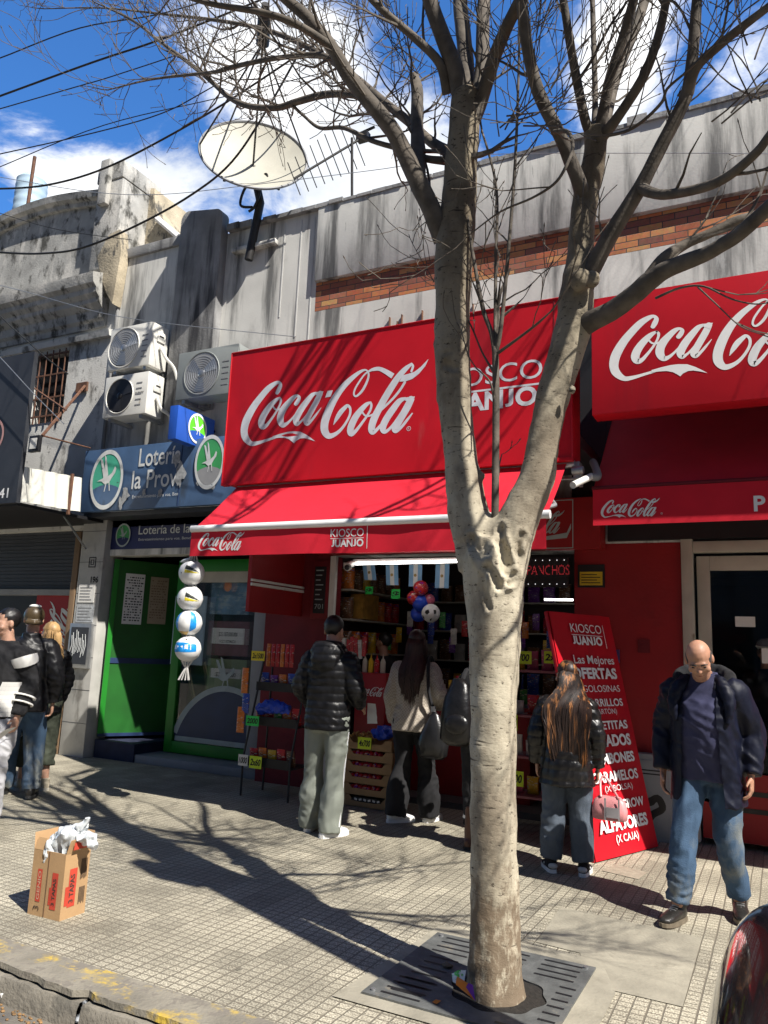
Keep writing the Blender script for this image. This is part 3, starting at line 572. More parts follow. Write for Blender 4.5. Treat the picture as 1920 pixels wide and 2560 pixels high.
fa.add(g, [(j*(nx+1)+i, j*(nx+1)+i+1, (j+1)*(nx+1)+i+1, (j+1)*(nx+1)+i) for j in range(ny) for i in range(nx)])
obj('canopy_cloth', fa, m_redfab, aw, smooth=80)
va = MB(); g = []; nx = 60
for j in range(5):
    for i in range(nx+1):
        x = x0+(x1-x0)*i/nx; g.append((x, 5.495+.012*math.sin(x*4.1+1)*j/4+.006*math.sin(x*11)*j/4, 2.545-.235*j/4))
va.add(g, [(j*(nx+1)+i, j*(nx+1)+i+1, (j+1)*(nx+1)+i+1, (j+1)*(nx+1)+i) for j in range(4) for i in range(nx)])
vl = obj('valance', va, m_redfab, aw, smooth=80)
vt = MB(); vy = 5.474; a, b_ = aY(490, 1378, vy), aY(605, 1378, vy); logo(vt, (a.x, vy, a.z), X_, Z_, b_.x-a.x)
a, b_, c = aY(823, 1342, vy), aY(906, 1340, vy), aY(865, 1321, vy); text(vt, 'KIOSCO', (a.x, vy, a.z), X_, Z_, c.z-a.z, b_.x-a.x)
a2, c2 = aY(825, 1366, vy), aY(865, 1348, vy); text(vt, 'JUANJO', (a2.x, vy, a2.z), X_, Z_, .058, b_.x-a2.x, .035); vt.box(a.x, b_.x, vy-.001, vy, a.z-.016, a.z-.011)
a = aY(914, 1340, vy); vt.box(a.x, a.x+.005, vy-.001, vy, a.z-.10, a.z+.09)
vt.map(lambda v: V(v.x, 5.495+(.012*math.sin(v.x*4.1+1)+.006*math.sin(v.x*11))*max(0, min(1, (2.545-v.z)/.235))-.002+(v.y-vy)*.5, v.z)); obj('valance_lettering', vt, m_white, vl, fix=False)
obj('front_bar', MB().tube([(x0-.005, 5.50, 2.565), (x1+.03, 5.50, 2.565)], .033, 14), m_white, aw)
am = MB()
for xx in (x0+.35, x1-.30): am.tube([(xx, 6.34, 3.0), (xx+.25, 5.95, 2.72), (xx, 5.53, 2.55)], .018, 8)
obj('folding_arm', am, m_alu, aw)
obj('roller', MB().tube([(x0, 6.14, 3.09), (x1+.06, 6.14, 3.09)], .03, 12), m_alu, aw)
# bracket and white pipe at the kiosk corner
bk = thing('awning_bracket', 'small galvanised bracket with gear at the right end of the kiosk awning', 'bracket', (-1.42, 6.2, 3.0))
m = MB(); m.obox((-1.43, 6.18, 3.04), (.05, .10, .14)); m.obox((-1.40, 6.16, 2.98), (.03, .03, .16)); m.tube([(-1.62, 6.16, 2.98), (-1.38, 6.16, 2.97)], .012, 8); obj('plate', m, m_steel, bk, bev=.004)
obj('gear', MB().cyl((-1.46, 6.12, 3.03), (-1.37, 6.12, 3.03), .035, 12), m_steel, bk)
pp_ = thing('drain_pipe', 'short white drain pipe with a grey elbow sticking out beside the kiosk awning', 'pipe', (-1.35, 6.2, 2.9))
a, b_, c = aY(1432, 1213, 5.9), aY(1478, 1191, 6.15), aY(1494, 1192, 6.2)
obj('pipe', MB().tube([a, b_], .028, 14).tube([a+(a-b_)*.001, a-(a-b_)*.02], .022, 14), m_plasticwhite, pp_)
obj('elbow', MB().tube(spline([b_+(a-b_)*.02, c, c+V(-.03, .08, .09), c+V(-.1, .3, .2)], 5), .032, 12), m_grey, pp_)
# ------------------------------------------------------------------ second signboard and awning at the right
s2 = thing('signboard', 'red box sign with white script over the shaded awning, cut by the right edge', 'sign', (.6, 5.8, 3.4))
Y2, V2 = 5.92, 6.17; SX0, SX1 = aY(1479, 900, Y2).x, 2.5; Z20, Z21 = aY(1478, 1038, Y2).z, aY(1481, 748, Y2).z; VB, VT = aY(1481, 1314, V2).z, aY(1481, 1225, V2).z
obj('box_frame', MB().box(SX0, SX1, Y2, Y2+.2, Z20, Z21), m_red, s2, bev=.006)
obj('canopy_top', MB().box(SX0, SX1, Y2+.202, 7.46, Z21-.07, Z21-.005), m_dgrey, s2)
obj('hanger', MB().box(SX0+.3, SX0+.36, Y2+.2, 7.46, 4.15, 4.2).box(SX1-.4, SX1-.34, Y2+.2, 7.46, 4.15, 4.2).box(.4, .46, Y2+.2, 7.46, 4.15, 4.2), m_dark, s2)
lt = MB(); yy = Y2-.0015; xa, xb = aY(1523, 900, yy).x, aY(1780, 900, yy).x
c2n = (aY(800, 1060, 6.05).x-LX0)/(LX1-LX0); wd = (xb-xa)/c2n; zb = aY(1560, 957, yy).z
logo(lt, (xa, yy, zb), X_, Z_, wd, skip_hyphen=True); obj('script_lettering', lt, m_white, s2, fix=False)
a2w = thing('awning', 'shaded dark red awning under the right hand signboard with a straight valance', 'awning', (.6, 6.0, 2.5))
g = []; nx = 20
for j in range(5):
    for i in range(nx+1): g.append((SX0-.05+(SX1-SX0+.1)*i/nx, 7.30-(7.28-V2)*j/4, 3.98-(3.97-VT)*j/4-.02*math.sin(math.pi*j/4)))
obj('canopy_cloth', MB().add(g, [(j*(nx+1)+i, j*(nx+1)+i+1, (j+1)*(nx+1)+i+1, (j+1)*(nx+1)+i) for j in range(4) for i in range(nx)]), m_redfab, a2w, smooth=80)
v2 = obj('valance', MB().box(SX0-.05, SX1+.05, V2, V2+.006, VB, VT), m_redfab, a2w)
lt = MB(); yy = V2-.0015; a, b_ = aY(1502, 1296, yy), aY(1651, 1296, yy); logo(lt, (a.x, yy, a.z), X_, Z_, b_.x-a.x, skip_hyphen=True)
rmark(lt, (b_.x+.01, yy, a.z+.02), X_, Z_, .008)
a, c = aY(1885, 1277, yy), aY(1885, 1241, yy); text(lt, 'P', (a.x, yy, a.z), X_, Z_, c.z-a.z, None, .03); obj('valance_lettering', lt, m_white, v2, fix=False)
obj('front_bar', MB().tube([(SX0-.06, V2+.03, VT+.015), (SX1+.06, V2+.03, VT+.015)], .022, 10), m_reddark, a2w)
obj('end_curtain', MB().prism([(SX0-.05, 7.3, 3.98), (SX0-.05, V2+.03, VT), (SX0-.05, 7.3, VT)], (.004, 0, 0)), m_redfab, a2w)
# framed drink panel on the fascia under the first awning
fp = thing('drink_sign', 'dark red fascia panel with thin white frame and script, half behind the valance end', 'sign', (-2.1, 7.24, 2.55))
xr, zt, zb = aY(1434, 1300, 7.25).x, aY(1430, 1232, 7.25).z, aY(1438, 1371, 7.25).z
xl = xr-1.05
obj('panel', MB().box(xl-.03, xr+.25, 7.235, 7.258, zb-.01, 3.035), m_redwall, fp)
lt = MB(); frame_line(lt, xl, xr, zb, min(zt, 3.02), 7.234); a = aY(1417, 1310, 7.232); logo(lt, (a.x-.72, 7.232, a.z-.09), X_, Z_, .70)
lt.flat([(a.x-.5, 7.231, zb+.09), (a.x-.2, 7.231, zb+.12), (a.x, 7.231, zb+.15), (xr-.02, 7.231, zb+.24), (xr-.02, 7.231, zb+.19), (a.x, 7.231, zb+.10), (a.x-.2, 7.231, zb+.085)])
obj('script_lettering', lt, m_frost, fp, fix=False)
# ------------------------------------------------------------------ lottery signs
def emblem(par, c, u, v, ru, rv, m_ring, m_up, m_low, bk=1.0, m_bird=None):
    c, u, v = Vector(c), Vector(u), Vector(v); n = u.cross(v).normalized()
    obj('emblem_disc', MB().disc(c+n*.002, u, v, ru*.92, rv*.92), m_up, par)
    h = [c+n*.004+u*ru*.9*math.cos(R(a))+v*rv*.9*math.sin(R(a)) for a in range(200, 341, 7)]
    top = [c+n*.004+u*ru*.85*s-v*rv*(.33-.16*(1-s*s)) for s in (.98, .7, .35, 0, -.35, -.7, -.98)]
    obj('emblem_hill', MB().flat(h+top), m_low, par)
    obj('emblem_ring', MB().ringd(c+n*.006, u*ru, v*rv, .88, 1.03, 1), m_ring, par)
    b = MB(); bird(b, c+n*.007+v*rv*.02-u*ru*.02, u*ru, v*rv, 1.15*bk); obj('emblem_bird', b, m_bird or m_ring, par)
m_frost2 = M('sun bleached white vinyl', (.60, .62, .62), .5, .12, 10, stain=[((.10, .14, .18), (.66, .70), 12, (1, 1, 1))])
ls = thing('lottery_sign', 'large faded blue lottery sign with torn lettering and a teal bird emblem', 'sign', (-7, 7.1, 3.1))
obj('board', MB().box(-8.24, -5.55, 7.10, 7.18, 3.15, 3.99), m_bluelight, ls, bev=.004)
obj('soffit', MB().box(-8.24, -5.02, 7.182, 7.499, 3.09, 3.15), m_dgrey, ls)  # slab added behind the sign to shade the green door
obj('seam', MB().box(-6.545, -6.535, 7.094, 7.099, 3.16, 3.985), m_blue, ls)
c = aY(267, 1199, 7.09); emblem(ls, c, X_, Z_, .285, .39, m_frost2, m_teal, m_bluelight)
c = aY(524, 1155, 7.09); emblem(ls, (c.x, 7.09, c.z), X_, Z_, .22, .33, m_frost2, m_emerald, m_grey, .9)
lt = MB(); a, b_ = aY(346, 1166, 7.092), aY(466, 1160, 7.092); text(lt, 'Lotería', (a.x, 7.092, a.z), X_, Z_, .23, .70, .01)
a = aY(328, 1222, 7.092); text(lt, 'la Provi', (a.x, 7.092, a.z), X_, Z_, .23, .80, .01)
a = aY(330, 1246, 7.092); text(lt, 'Entretenimiento para vos. Ben', (a.x, 7.092, a.z), X_, Z_, .042, .76); obj('lettering', lt, m_frost2, ls)
ps = MB(); rp = random.Random(5)
for (px, py, rr) in ((440, 1150, 16), (452, 1185, 26), (448, 1200, 18), (312, 1240, 20), (302, 1256, 16), (360, 1231, 9), (400, 1232, 10), (500, 1200, 15), (530, 1215, 13), (388, 1150, 8)):
    c = aY(px, py, 7.088); ps.flat([(c.x+rr*.0045*rp.uniform(.4, 1.1)*math.cos(k*.524), 7.088-rr*.00005, c.z+rr*.0062*rp.uniform(.4, 1.1)*math.sin(k*.524)) for k in range(12)])
obj('torn_patch', ps, M('bare primer under torn vinyl', (.30, .31, .32), .8, .35, 22), ls)
lf_ = thing('lottery_fascia', 'dark navy lottery fascia with a small green emblem and cream strip over the shop door', 'sign', (-6.9, 7.55, 2.6))
obj('board', MB().box(-8.05, -5.3, 7.50, 7.56, 2.70, 3.10), M('deep lottery navy', (.016, .022, .10), .4, .15, 4), lf_)
obj('strip', MB().box(-8.05, -5.3, 7.503, 7.56, 2.61, 2.699), m_cream, lf_)
c = aY(308, 1338, 7.49); emblem(lf_, (c.x, 7.493, c.z), X_, Z_, .13, .155, m_frost, m_emerald, M('fascia hill', (.016, .022, .10), .4, .1, 4), .9)
lt = MB(); a, b_ = aY(346, 1336, 7.492), aY(474, 1330, 7.492); text(lt, 'Lotería de la', (a.x, 7.492, a.z), X_, Z_, .115, b_.x-a.x, .008)
a = aY(346, 1352, 7.492); text(lt, 'Entretenimiento para vos. Beneficios', (a.x, 7.492, a.z), X_, Z_, .034, 1.02); obj('lettering', lt, m_frost2, lf_)
cu = thing('cube_sign', 'small blue projecting box sign with a bright green and white bird disc', 'sign', (-6.4, 7.1, 3.9))
obj('case', MB().box(-6.46, -6.33, 6.74, 7.42, 3.90, 4.32), m_cube, cu, bev=.008)
c = V(-6.328, 7.10, 4.12); emblem(cu, c, Y_, Z_, .165, .185, m_white, m_lime, m_cube, 1.05)
obj('bracket', MB().tube([(-6.4, 7.42, 4.2), (-6.4, 7.5, 4.2)], .02, 8).tube([(-6.4, 7.42, 4.0), (-6.4, 7.5, 4.0)], .02, 8), m_dark, cu)
# ------------------------------------------------------------------ air conditioners
m_fan = M('dark fan blades', (.02, .02, .022), .4, .2, 8)
def ac(name, label, x0, x1, y0, y1, z0, z1, fan, open_front, enamel, brand=None):
    t = thing(name, label, 'air conditioner', ((x0+x1)/2, y0, z0), 'air conditioners on the facade')
    obj('casing', MB().box(x0, x1, y0, y1, z0, z1), enamel, t, bev=.012)
    cx, cz, r = x0+(x1-x0)*fan[0], z0+(z1-z0)*fan[1], (z1-z0)*fan[2]
    obj('fan_recess', MB().disc((cx, y0-.002, cz), X_, Z_, r, r), m_black if open_front else m_grey, t)
    obj('fan_rim', MB().tube([(cx+r*math.cos(a*math.pi/18), y0-.004, cz+r*math.sin(a*math.pi/18)) for a in range(37)], .008, 6), enamel, t)
    bl = MB()
    for k in range(3):
        a = k*2.094+.5; d = V(math.cos(a), 0, math.sin(a)); p = V(-math.sin(a), 0, math.cos(a)); c = V(cx, y0-.003, cz)
        bl.add([c+d*r*.15-p*r*.1, c+d*r*.85-p*r*.35+V(0, -.006, 0), c+d*r*.9+p*r*.25+V(0, -.001, 0), c+d*r*.2+p*r*.12], [(0, 1, 2, 3)])
    bl.ell((cx, y0-.006, cz), (r*.18, .012, r*.18), n=14, m=8); obj('fan_blades', bl, m_fan if open_front else m_steel, t)
    if not open_front:
        g = MB()
        for k in range(1, 9): g.tube([(cx+r*k/9*math.cos(a*math.pi/14), y0-.012, cz+r*k/9*math.sin(a*math.pi/14)) for a in range(29)], .0022, 4, False)
        obj('fan_grille', g, m_alu, t)
    lv = MB(); lx0 = cx+r+.05
    for k in range(5): lv.box(lx0, min(lx0+.10, x1-.03), y0-.004, y0-.001, z0+.12+.075*k, z0+.135+.075*k)
    obj('louvre', lv, m_grey, t)
    sp = MB().box(x1+.001, x1+.018, y0+.10, y0+.24, z1-.24, z1-.10); v = obj('valve_cover', sp, enamel, t, bev=.004); obj('slot', MB().box(x1+.0185, x1+.021, y0+.13, y0+.21, z1-.17, z1-.15), m_black, v)
    if brand: lt = MB(); text(lt, brand, (lx0-.01, y0-.003, cz-.01), X_, Z_, .025, .15, .03); obj('lettering', lt, m_ink, t)
    ft = MB()
    for xx in (x0+.1, x1-.12): ft.box(xx, xx+.05, y0+.02, y1+.12, z0-.045, z0-.001)
    obj('support', ft, m_steel, t)
    return t
ac('air_conditioner', 'upper white outdoor unit with a round grille, stacked on another one', -7.95, -7.20, 7.05, 7.36, 5.06, 5.66, (.36, .50, .46), False, m_plasticwhite)
ac('air_conditioner', 'lower white outdoor unit with an open black fan, right below another one', -7.95, -7.18, 7.05, 7.34, 4.40, 4.97, (.37, .50, .42), True, m_plasticwhite, 'SURREY')
ac('air_conditioner', 'greyish outdoor unit with a mesh front, half behind the red signboard', -6.74, -5.78, 7.10, 7.38, 4.53, 5.16, (.42, .50, .44), False, M('greyish enamel', (.25, .27, .265), .5, .1, 4))
for k, (pts, lab) in enumerate((([(-7.17, 7.2, 5.35), (-7.10, 7.25, 5.2), (-7.02, 7.35, 5.05), (-6.98, 7.42, 4.7), (-7.05, 7.46, 4.4)], 'white insulated pipe curling from the upper outdoor unit to the wall'), ([(-7.15, 7.2, 4.65), (-7.10, 7.25, 4.5), (-7.06, 7.38, 4.42), (-7.1, 7.47, 4.1)], 'white insulated pipe drooping beside the lower outdoor unit'))):
    tag(obj('insulated_pipe', MB().tube(spline(pts, 6), .022, 8), m_plasticwhite), lab, 'pipe')
# ------------------------------------------------------------------ roof: dish, aerial
dish = thing('satellite_dish', 'big cream mesh satellite dish on a pole over the parapet', 'satellite dish', (-5.95, 7.3, 6.9))
DC = aY(635, 385, 7.15); vd = (V(0, 0, CAM_H)-DC).normalized(); upd = (Z_-vd*Z_.dot(vd)).normalized(); th = math.acos(.56)
DN = (vd*math.cos(th)+upd*math.sin(th)).normalized(); da = DN.cross(vd).normalized(); db = DN.cross(da).normalized(); DR = 133/F_PX*(DC-V(0, 0, CAM_H)).dot(FW)
rings = []
for k in range(11):
    rr = DR*k/10; rings.append([DC+(da*math.cos(a*math.pi/30)+db*math.sin(a*math.pi/30))*max(rr, .005)+DN*(rr*rr/(DR*DR)*.16-.16) for a in range(60)])
bowl = MB().loft(rings, cap=False); m_dish = M('cream mesh dish', (.43, .415, .35), .6, .06, 4, stain=[((.5, .46, .36), (.55, .75), 2.5, (1, 1, 1))])
obj('bowl', bowl, m_dish, dish, smooth=80)
obj('rim', MB().tube([DC+(da*math.cos(a*math.pi/40)+db*math.sin(a*math.pi/40))*DR for a in range(81)], .018, 6), m_grey, dish)
back = MB()
for a in range(0, 60, 10): back.tube([r[a]-DN*.03 for r in rings[1:]], .015, 5)
obj('back_rib', back, m_dark, dish)
feed = aY(618, 190, 7.15)+DN*.0
feed = DC+DN*(225/F_PX*(DC-V(0, 0, CAM_H)).dot(FW)/math.sin(th))
fd = obj('feed_horn', MB().tube([feed-DN*.02, feed+DN*.34], .075, 12).tube([feed+DN*.34, feed+DN*.42], .045, 10), m_dark, dish)
st = MB()
for a in (0, 10, 20, 30): st.tube([DC+(da*math.cos(a*math.pi/30)+db*math.sin(a*math.pi/30))*DR, feed], .011, 6)
st.tube([DC-DN*.16, feed], .014, 6); obj('feed_strut', st, m_dark, dish)
pb = aY(630, 540, 7.40); obj('pole', MB().tube([DC-DN*.2, V(DC.x-.02, 7.38, DC.z-.55), V(pb.x, 7.40, 6.45)], .055, 12), m_dark, dish)
cw = MB(); cw.tube(spline([(pb.x+.05, 7.33, 7.15), (pb.x-.14, 7.32, 7.22), (pb.x-.10, 7.33, 7.45), (pb.x+.05, 7.32, 7.52), (pb.x+.18, 7.3, 7.35), (pb.x+.1, 7.32, 7.15), (pb.x, 7.33, 7.10)], 6), .018, 6); cw.tube(spline([(pb.x+.1, 7.32, 7.38), (pb.x+.28, 7.3, 7.48), (pb.x+.24, 7.3, 7.56), (pb.x+.08, 7.32, 7.42)], 6), .012, 6)
obj('coiled_cable', cw, m_cable, dish)
ya = thing('aerial', 'bent comb shaped television aerial beside the dish on a thin mast', 'aerial', aY(883, 498, 7.6))
mb_ = MB(); p0, p1 = aY(883, 500, 7.6), aY(880, 345, 7.6); mb_.tube([p0-Z_*.3, p1], .018, 8); obj('mast', mb_, m_dark, ya)
q0, q1 = aY(735, 447, 7.2), aY(908, 343, 7.7); bo = MB().tube([q0, q1], .016, 6)
obj('boom', bo, m_dark, ya); el = MB()
for k in range(9):
    c = q0.lerp(q1, k/9); h = .22+.014*k; dd = (UP*.9+RT*-.35).normalized(); el.tube([c-dd*h, c+dd*h], .007, 5)
obj('element', el, m_dark, ya)
obj('head', MB().obox(q1, (.16, .1, .1)).tube([q1+V(-.1, 0, .06), q1+V(.16, 0, .1)], .02, 6), m_dark, ya)
# ------------------------------------------------------------------ the old building at the left
OB = thing('old_building', 'old grimy plaster building with an arched parapet and heavy cornice at the far left', 'building', (-11, 7.5, 0))
wl = MB(); wl.box(-16, -10.05, 7.5, 7.8, 3.0, 6.9); wl.box(-9.28, -8.37, 7.5, 7.8, 3.0, 6.9); wl.box(-10.05, -9.28, 7.5, 7.8, 3.0, 4.64); wl.box(-10.05, -9.28, 7.5, 7.8, 5.74, 6.9)
obj('wall', wl, m_oldwall, OB)
wn = obj('window', MB().box(-10.05, -9.28, 7.70, 7.72, 4.64, 5.74), m_black, OB)
gr = MB()
for i in range(6): gr.tube([(-10.0+i*.135, 7.47, 4.62), (-10.0+i*.135, 7.47, 5.76)], .010, 6)
for z in (4.72, 5.0, 5.36, 5.68): gr.box(-10.06, -9.27, 7.462, 7.478, z, z+.025)
obj('bars', gr, m_rust, wn)
lv = MB()
for i in range(4): lv.obox((-9.66, 7.62, 4.86+.17*i), (.74, .012, .09), Matrix.Rotation(.5, 3, 'X'))
obj('louvre', lv, m_dgrey, wn)
prof = [(7.5, 5.98), (7.44, 5.98), (7.42, 6.06), (7.36, 6.10), (7.34, 6.22), (7.22, 6.30), (7.21, 6.36), (7.12, 6.42), (7.11, 6.49), (7.02, 6.54), (6.99, 6.64), (6.99, 6.69), (7.5, 6.80)]
cn = MB(); cn.loft([[(x, 7.5-(7.5-y)*.68, z) for y, z in prof] for x in [-16+.25*i for i in range(30)]+[-8.56]], closed=True); cn.map(lambda v: v+V(0, .005*noise.noise(v*2), .006*noise.noise(v*2+V(9, 0, 0))))
obj('cornice', cn, m_oldtop, OB, smooth=35)
obj('string_course', MB().prism([(-16, 7.5, 5.80), (-16, 7.42, 5.80), (-16, 7.40, 5.88), (-16, 7.5, 5.92)], (7.6, 0, 0)), m_oldwall, OB)
top = [aY(px, py, 7.5) for px, py in ((0, 560), (80, 522), (170, 497), (272, 484))]
arch = [(-16, 7.52, 6.6), (-8.6, 7.52, 6.6), (-8.6, 7.52, top[3].z), ]+[(p.x, 7.52, p.z) for p in reversed(top[:3])]+[(-12.4, 7.52, 7.9), (-14, 7.52, 7.2), (-16, 7.52, 6.9)]
obj('arched_parapet', MB().prism(arch, (0, .35, 0)), m_oldtop, OB)
pr = [(-14, 7.2), (-12.4, 7.9)]+[(p.x, p.z) for p in top]; pr = spline(pr, 8)
am_ = MB(); am_.loft([[(x, y, z+d) for y, d in ((7.52, -.20), (7.46, -.20), (7.45, -.13), (7.38, -.10), (7.36, .0), (7.52, .05))] for x, z in pr]); am_.map(lambda v: v+V(0, .004*noise.noise(v*3), .006*noise.noise(v*2)))
obj('arch_moulding', am_, m_oldtop, OB, smooth=35)
pz = aY(325, 425, 7.4); pi_ = MB(); pi_.box(-8.92, -8.40, 7.36, 8.1, 6.85, 8.26); pi_.map(lambda v: v)
obj('pier', pi_, m_oldtop, OB, bev=.03)
obj('pier_cap', MB().box(-8.93, -8.39, 7.345, 8.12, 8.262, 8.53), m_oldtop, OB, bev=.02)
obj('pier_pilaster', MB().box(-8.80, -8.62, 7.27, 7.359, 7.85, 8.58), m_oldtop, OB, bev=.02)
pw = [aY(px, py, 7.9) for px, py in ((325, 470), (386, 470), (388, 520), (402, 548), (440, 586), (452, 610), (452, 700), (300, 860), (300, 700))]
sd = MB().prism([(p.x, 7.9, p.z) for p in pw], (0, .8, 0)); obj('party_wall', sd, m_yellowplaster, OB, bev=.01)
ed = MB(); a, b_ = aY(392, 545, 7.86), aY(447, 592, 7.86); ed.tube([a, b_], .05, 5); obj('party_wall_capping', ed, m_white, OB)
ye = [aY(px, py, 7.48) for px, py in ((262, 655), (290, 600), (318, 585), (322, 640), (312, 700), (300, 770), (285, 745), (270, 700))]
obj('broken_edge', MB().prism([(p.x, 7.33, p.z) for p in ye], (0, .165, 0)), m_yellowplaster, OB, bev=.01)
tl = MB(); tl.box(-8.47, -8.03, 7.40, 7.75, 0, 3.15); pil_ = obj('tiled_pillar', tl, M('dirty white tiles', (.46, .45, .42), .5, .12, 5, stain=[((.20, .19, .17), (.56, .72), 3, (1, 1, .4))]), OB, bev=.006)
jt = MB()
for z in [.42+.42*i for i in range(7)]: jt.box(-8.471, -8.029, 7.398, 7.3995, z, z+.006)
obj('joint', jt, m_dgrey, pil_)
lt = MB(); a = aY(226, 1456, 7.395); text(lt, '196', (a.x, 7.395, a.z), X_, Z_, .075, .14, .03); a = aY(224, 1415, 7.395); frame_line(lt, a.x-.02, a.x+.11, a.z-.02, a.z+.12, 7.396, .012); frame_line(lt, a.x+.015, a.x+.075, a.z+.015, a.z+.085, 7.396, .01)
obj('number_lettering', lt, m_ink, pil_)
for (x0_, x1_, z0_, z1_, lab, mt) in ((-8.42, -8.12, 1.98, 2.22, 'upper white bill pasted on the tiled pillar under the number', m_paper), (-8.42, -8.10, 1.72, 1.95, 'pale torn bill pasted on the tiled pillar above the framed box', M('torn bill', (.42, .44, .46), .8, .3, 14))):
    t = thing('bill', lab, 'notice', (-8.3, 7.39, z0_)); obj('sheet', MB().box(x0_, x1_, 7.392, 7.3975, z0_, z1_), mt, t); ln = MB()
    for k in range(5): ln.box(x0_+.03, x1_-.03-rk.random()*.08, 7.390, 7.3915, z1_-.05-.04*k, z1_-.036-.04*k)
    obj('print', ln, m_grey, t)
mbx = thing('meter_box', 'silver framed box with a dark scribbled front on the tiled pillar', 'box', (-8.25, 7.36, 1.1))
obj('frame', MB().box(-8.46, -8.06, 7.35, 7.40, 1.12, 1.70), m_steel, mbx, bev=.006); obj('front', MB().box(-8.42, -8.10, 7.344, 7.3495, 1.17, 1.65), m_dgrey, mbx)
sc = MB()
for k in range(10): x = -8.40+.028*k; sc.tube([(x+rk.uniform(-.01, .01), 7.342, 1.25+rk.uniform(0, .1)), (x+.02, 7.342, 1.42), (x+rk.uniform(-.01, .03), 7.342, 1.58+rk.uniform(-.1, .04))], .004, 4)
obj('scribble', sc, m_frost2, mbx)
# shutter shop left of the pillar
sh = MB()
for i in range(18): sh.box(-13, -8.62, 7.62-.012*(i % 2), 7.65, 2.18+.052*i, 2.18+.052*i+.048)
obj('roller_shutter', sh, M('dark shutter', (.035, .037, .045), .5, .15, 4), OB)
obj('shop_room', MB().box(-16, -8.5, 10, 10.1, 0, 3.1).box(-8.5, -8.45, 7.76, 10, 0, 3.1).box(-16, -8.5, 7.7, 10, 3.1, 3.2), m_black, OB)
obj('door_post', MB().box(-8.60, -8.50, 7.40, 7.52, 0, 2.95), m_wood, OB, bev=.006)
obj('lintel', MB().box(-13, -8.6, 7.5, 7.68, 2.08, 2.16), m_grey, OB)
cs = thing('script_banner', 'tall dark red banner with sideways white script beside the tiled pillar', 'banner', (-9, 7.55, .4))
a, b_ = aY(118, 1465, 7.55), aY(206, 1465, 7.55); xL, xR = -9.42, -8.62
obj('cloth', MB().box(xL, xR, 7.55, 7.57, .45, 2.10), m_redwall, cs)
lt = MB(); logo(lt, (xR-.03, 7.545, .50), Z_, -X_, 1.5); obj('lettering', lt, m_frost2, cs, fix=False)
lt.v = [v for v in lt.v]
# canopy of the old shop
cy = thing('shop_canopy', 'dark grey shop canopy sign with a white corrugated side panel', 'sign', (-10, 6, 3))
obj('front_board', MB().box(-13, -8.05, 6.0, 6.06, 3.07, 4.97), m_dgrey, cy)
obj('soffit', MB().box(-13, -8.10, 6.07, 7.49, 3.05, 3.09), m_black, cy)
co = MB(); N_ = 40; L1 = [(-8.06+.018*math.sin(i/N_*math.pi*9), 6.05+.88*i/N_, 3.52+.05*i/N_) for i in range(N_+1)]; L2 = [(-8.02+.018*math.sin(i/N_*math.pi*9), 6.05+.88*i/N_, 3.09+.03*i/N_) for i in range(N_+1)]
co.loft([L1, L2], cap=False, closed=False); obj('corrugated_side', co, M('white corrugated sheet', (.70, .69, .62), .45, .08, 4, stain=[((.35, .2, .1), (.68, .74), 9, (1, 1, .15))]), cy, smooth=60)
obj('side_strip', MB().box(-8.03, -7.995, 6.72, 6.75, 3.05, 3.58), m_rust, cy)
lt = MB(); a = aY(0, 1245, 5.996); text(lt, '041', (a.x-.13, 5.996, a.z), X_, Z_, .115, .27, .012)
obj('lettering', lt, m_white, cy); c = aY(-22, 1090, 5.996); obj('emblem_ring', MB().ringd((c.x, 5.996, c.z), X_, Z_, .20, .235), M('dusty pink vinyl', (.50, .28, .26), .5, .1, 6), cy)
ss = MB(); ss.tube([aY(105, 1090, 6.1), aY(212, 965, 7.45)], .02, 6); ss.tube([aY(165, 1025, 6.6), aY(70, 960, 7.45)], .015, 6); ss.tube([aY(110, 1090, 6.1), aY(225, 1120, 7.1)], .012, 6); ss.obox(aY(205, 968, 7.47), (.22, .03, .14)); obj('stay', ss, m_rust, cy)
fl = thing('floodlight', 'small black floodlight with a white face on the canopy corner', 'lamp', aY(88, 1110, 6.05)); c = aY(88, 1110, 6.0)
obj('housing', MB().obox(c, (.17, .05, .20)), m_black, fl, bev=.006); obj('lens', MB().obox(c+V(0, -.028, 0), (.11, .005, .13)), m_paper, fl)
tag(obj('stay_rod', MB().tube([aY(160, 1290, 6.8), aY(214, 1372, 7.38)], .014, 6), m_steel), 'thin grey rod bracing the canopy against the tiled pillar', 'rod')
# water tank and rod on the far roof
wt = thing('water_tank', 'pale blue ribbed water tank on the old building roof', 'water tank', aY(78, 520, 11))
a, b_, c = aY(36, 470, 11), aY(124, 470, 11), aY(78, 458, 11); r = (b_.x-a.x)*.27; cx = (a.x+b_.x)/2; zt = c.z; zb = aY(78, 520, 11).z-.6
rg = []
for k in range(25):
    z = zb+(zt-zb)*k/24; rr = r*(1+.02*math.sin(k*1.57)); rg.append([(cx+rr*math.cos(j*math.pi/16), 11+rr*math.sin(j*math.pi/16), z) for j in range(32)])
rg.append([(cx+r*.7*math.cos(j*math.pi/16), 11+r*.7*math.sin(j*math.pi/16), zt+.12) for j in range(32)])
obj('tank', MB().loft(rg), M('pale blue plastic', (.42, .55, .66), .5, .08, 4), wt); obj('lid', MB().cyl((cx, 11, zt+.12), (cx, 11, zt+.2), r*.3, 20), m_grey, wt)
tag(obj('roof_rod', MB().tube([aY(68, 525, 7.8), aY(87, 392, 7.8)], .03, 8), m_rust), 'rusty upright rod on the arched parapet in front of the water tank', 'rod')
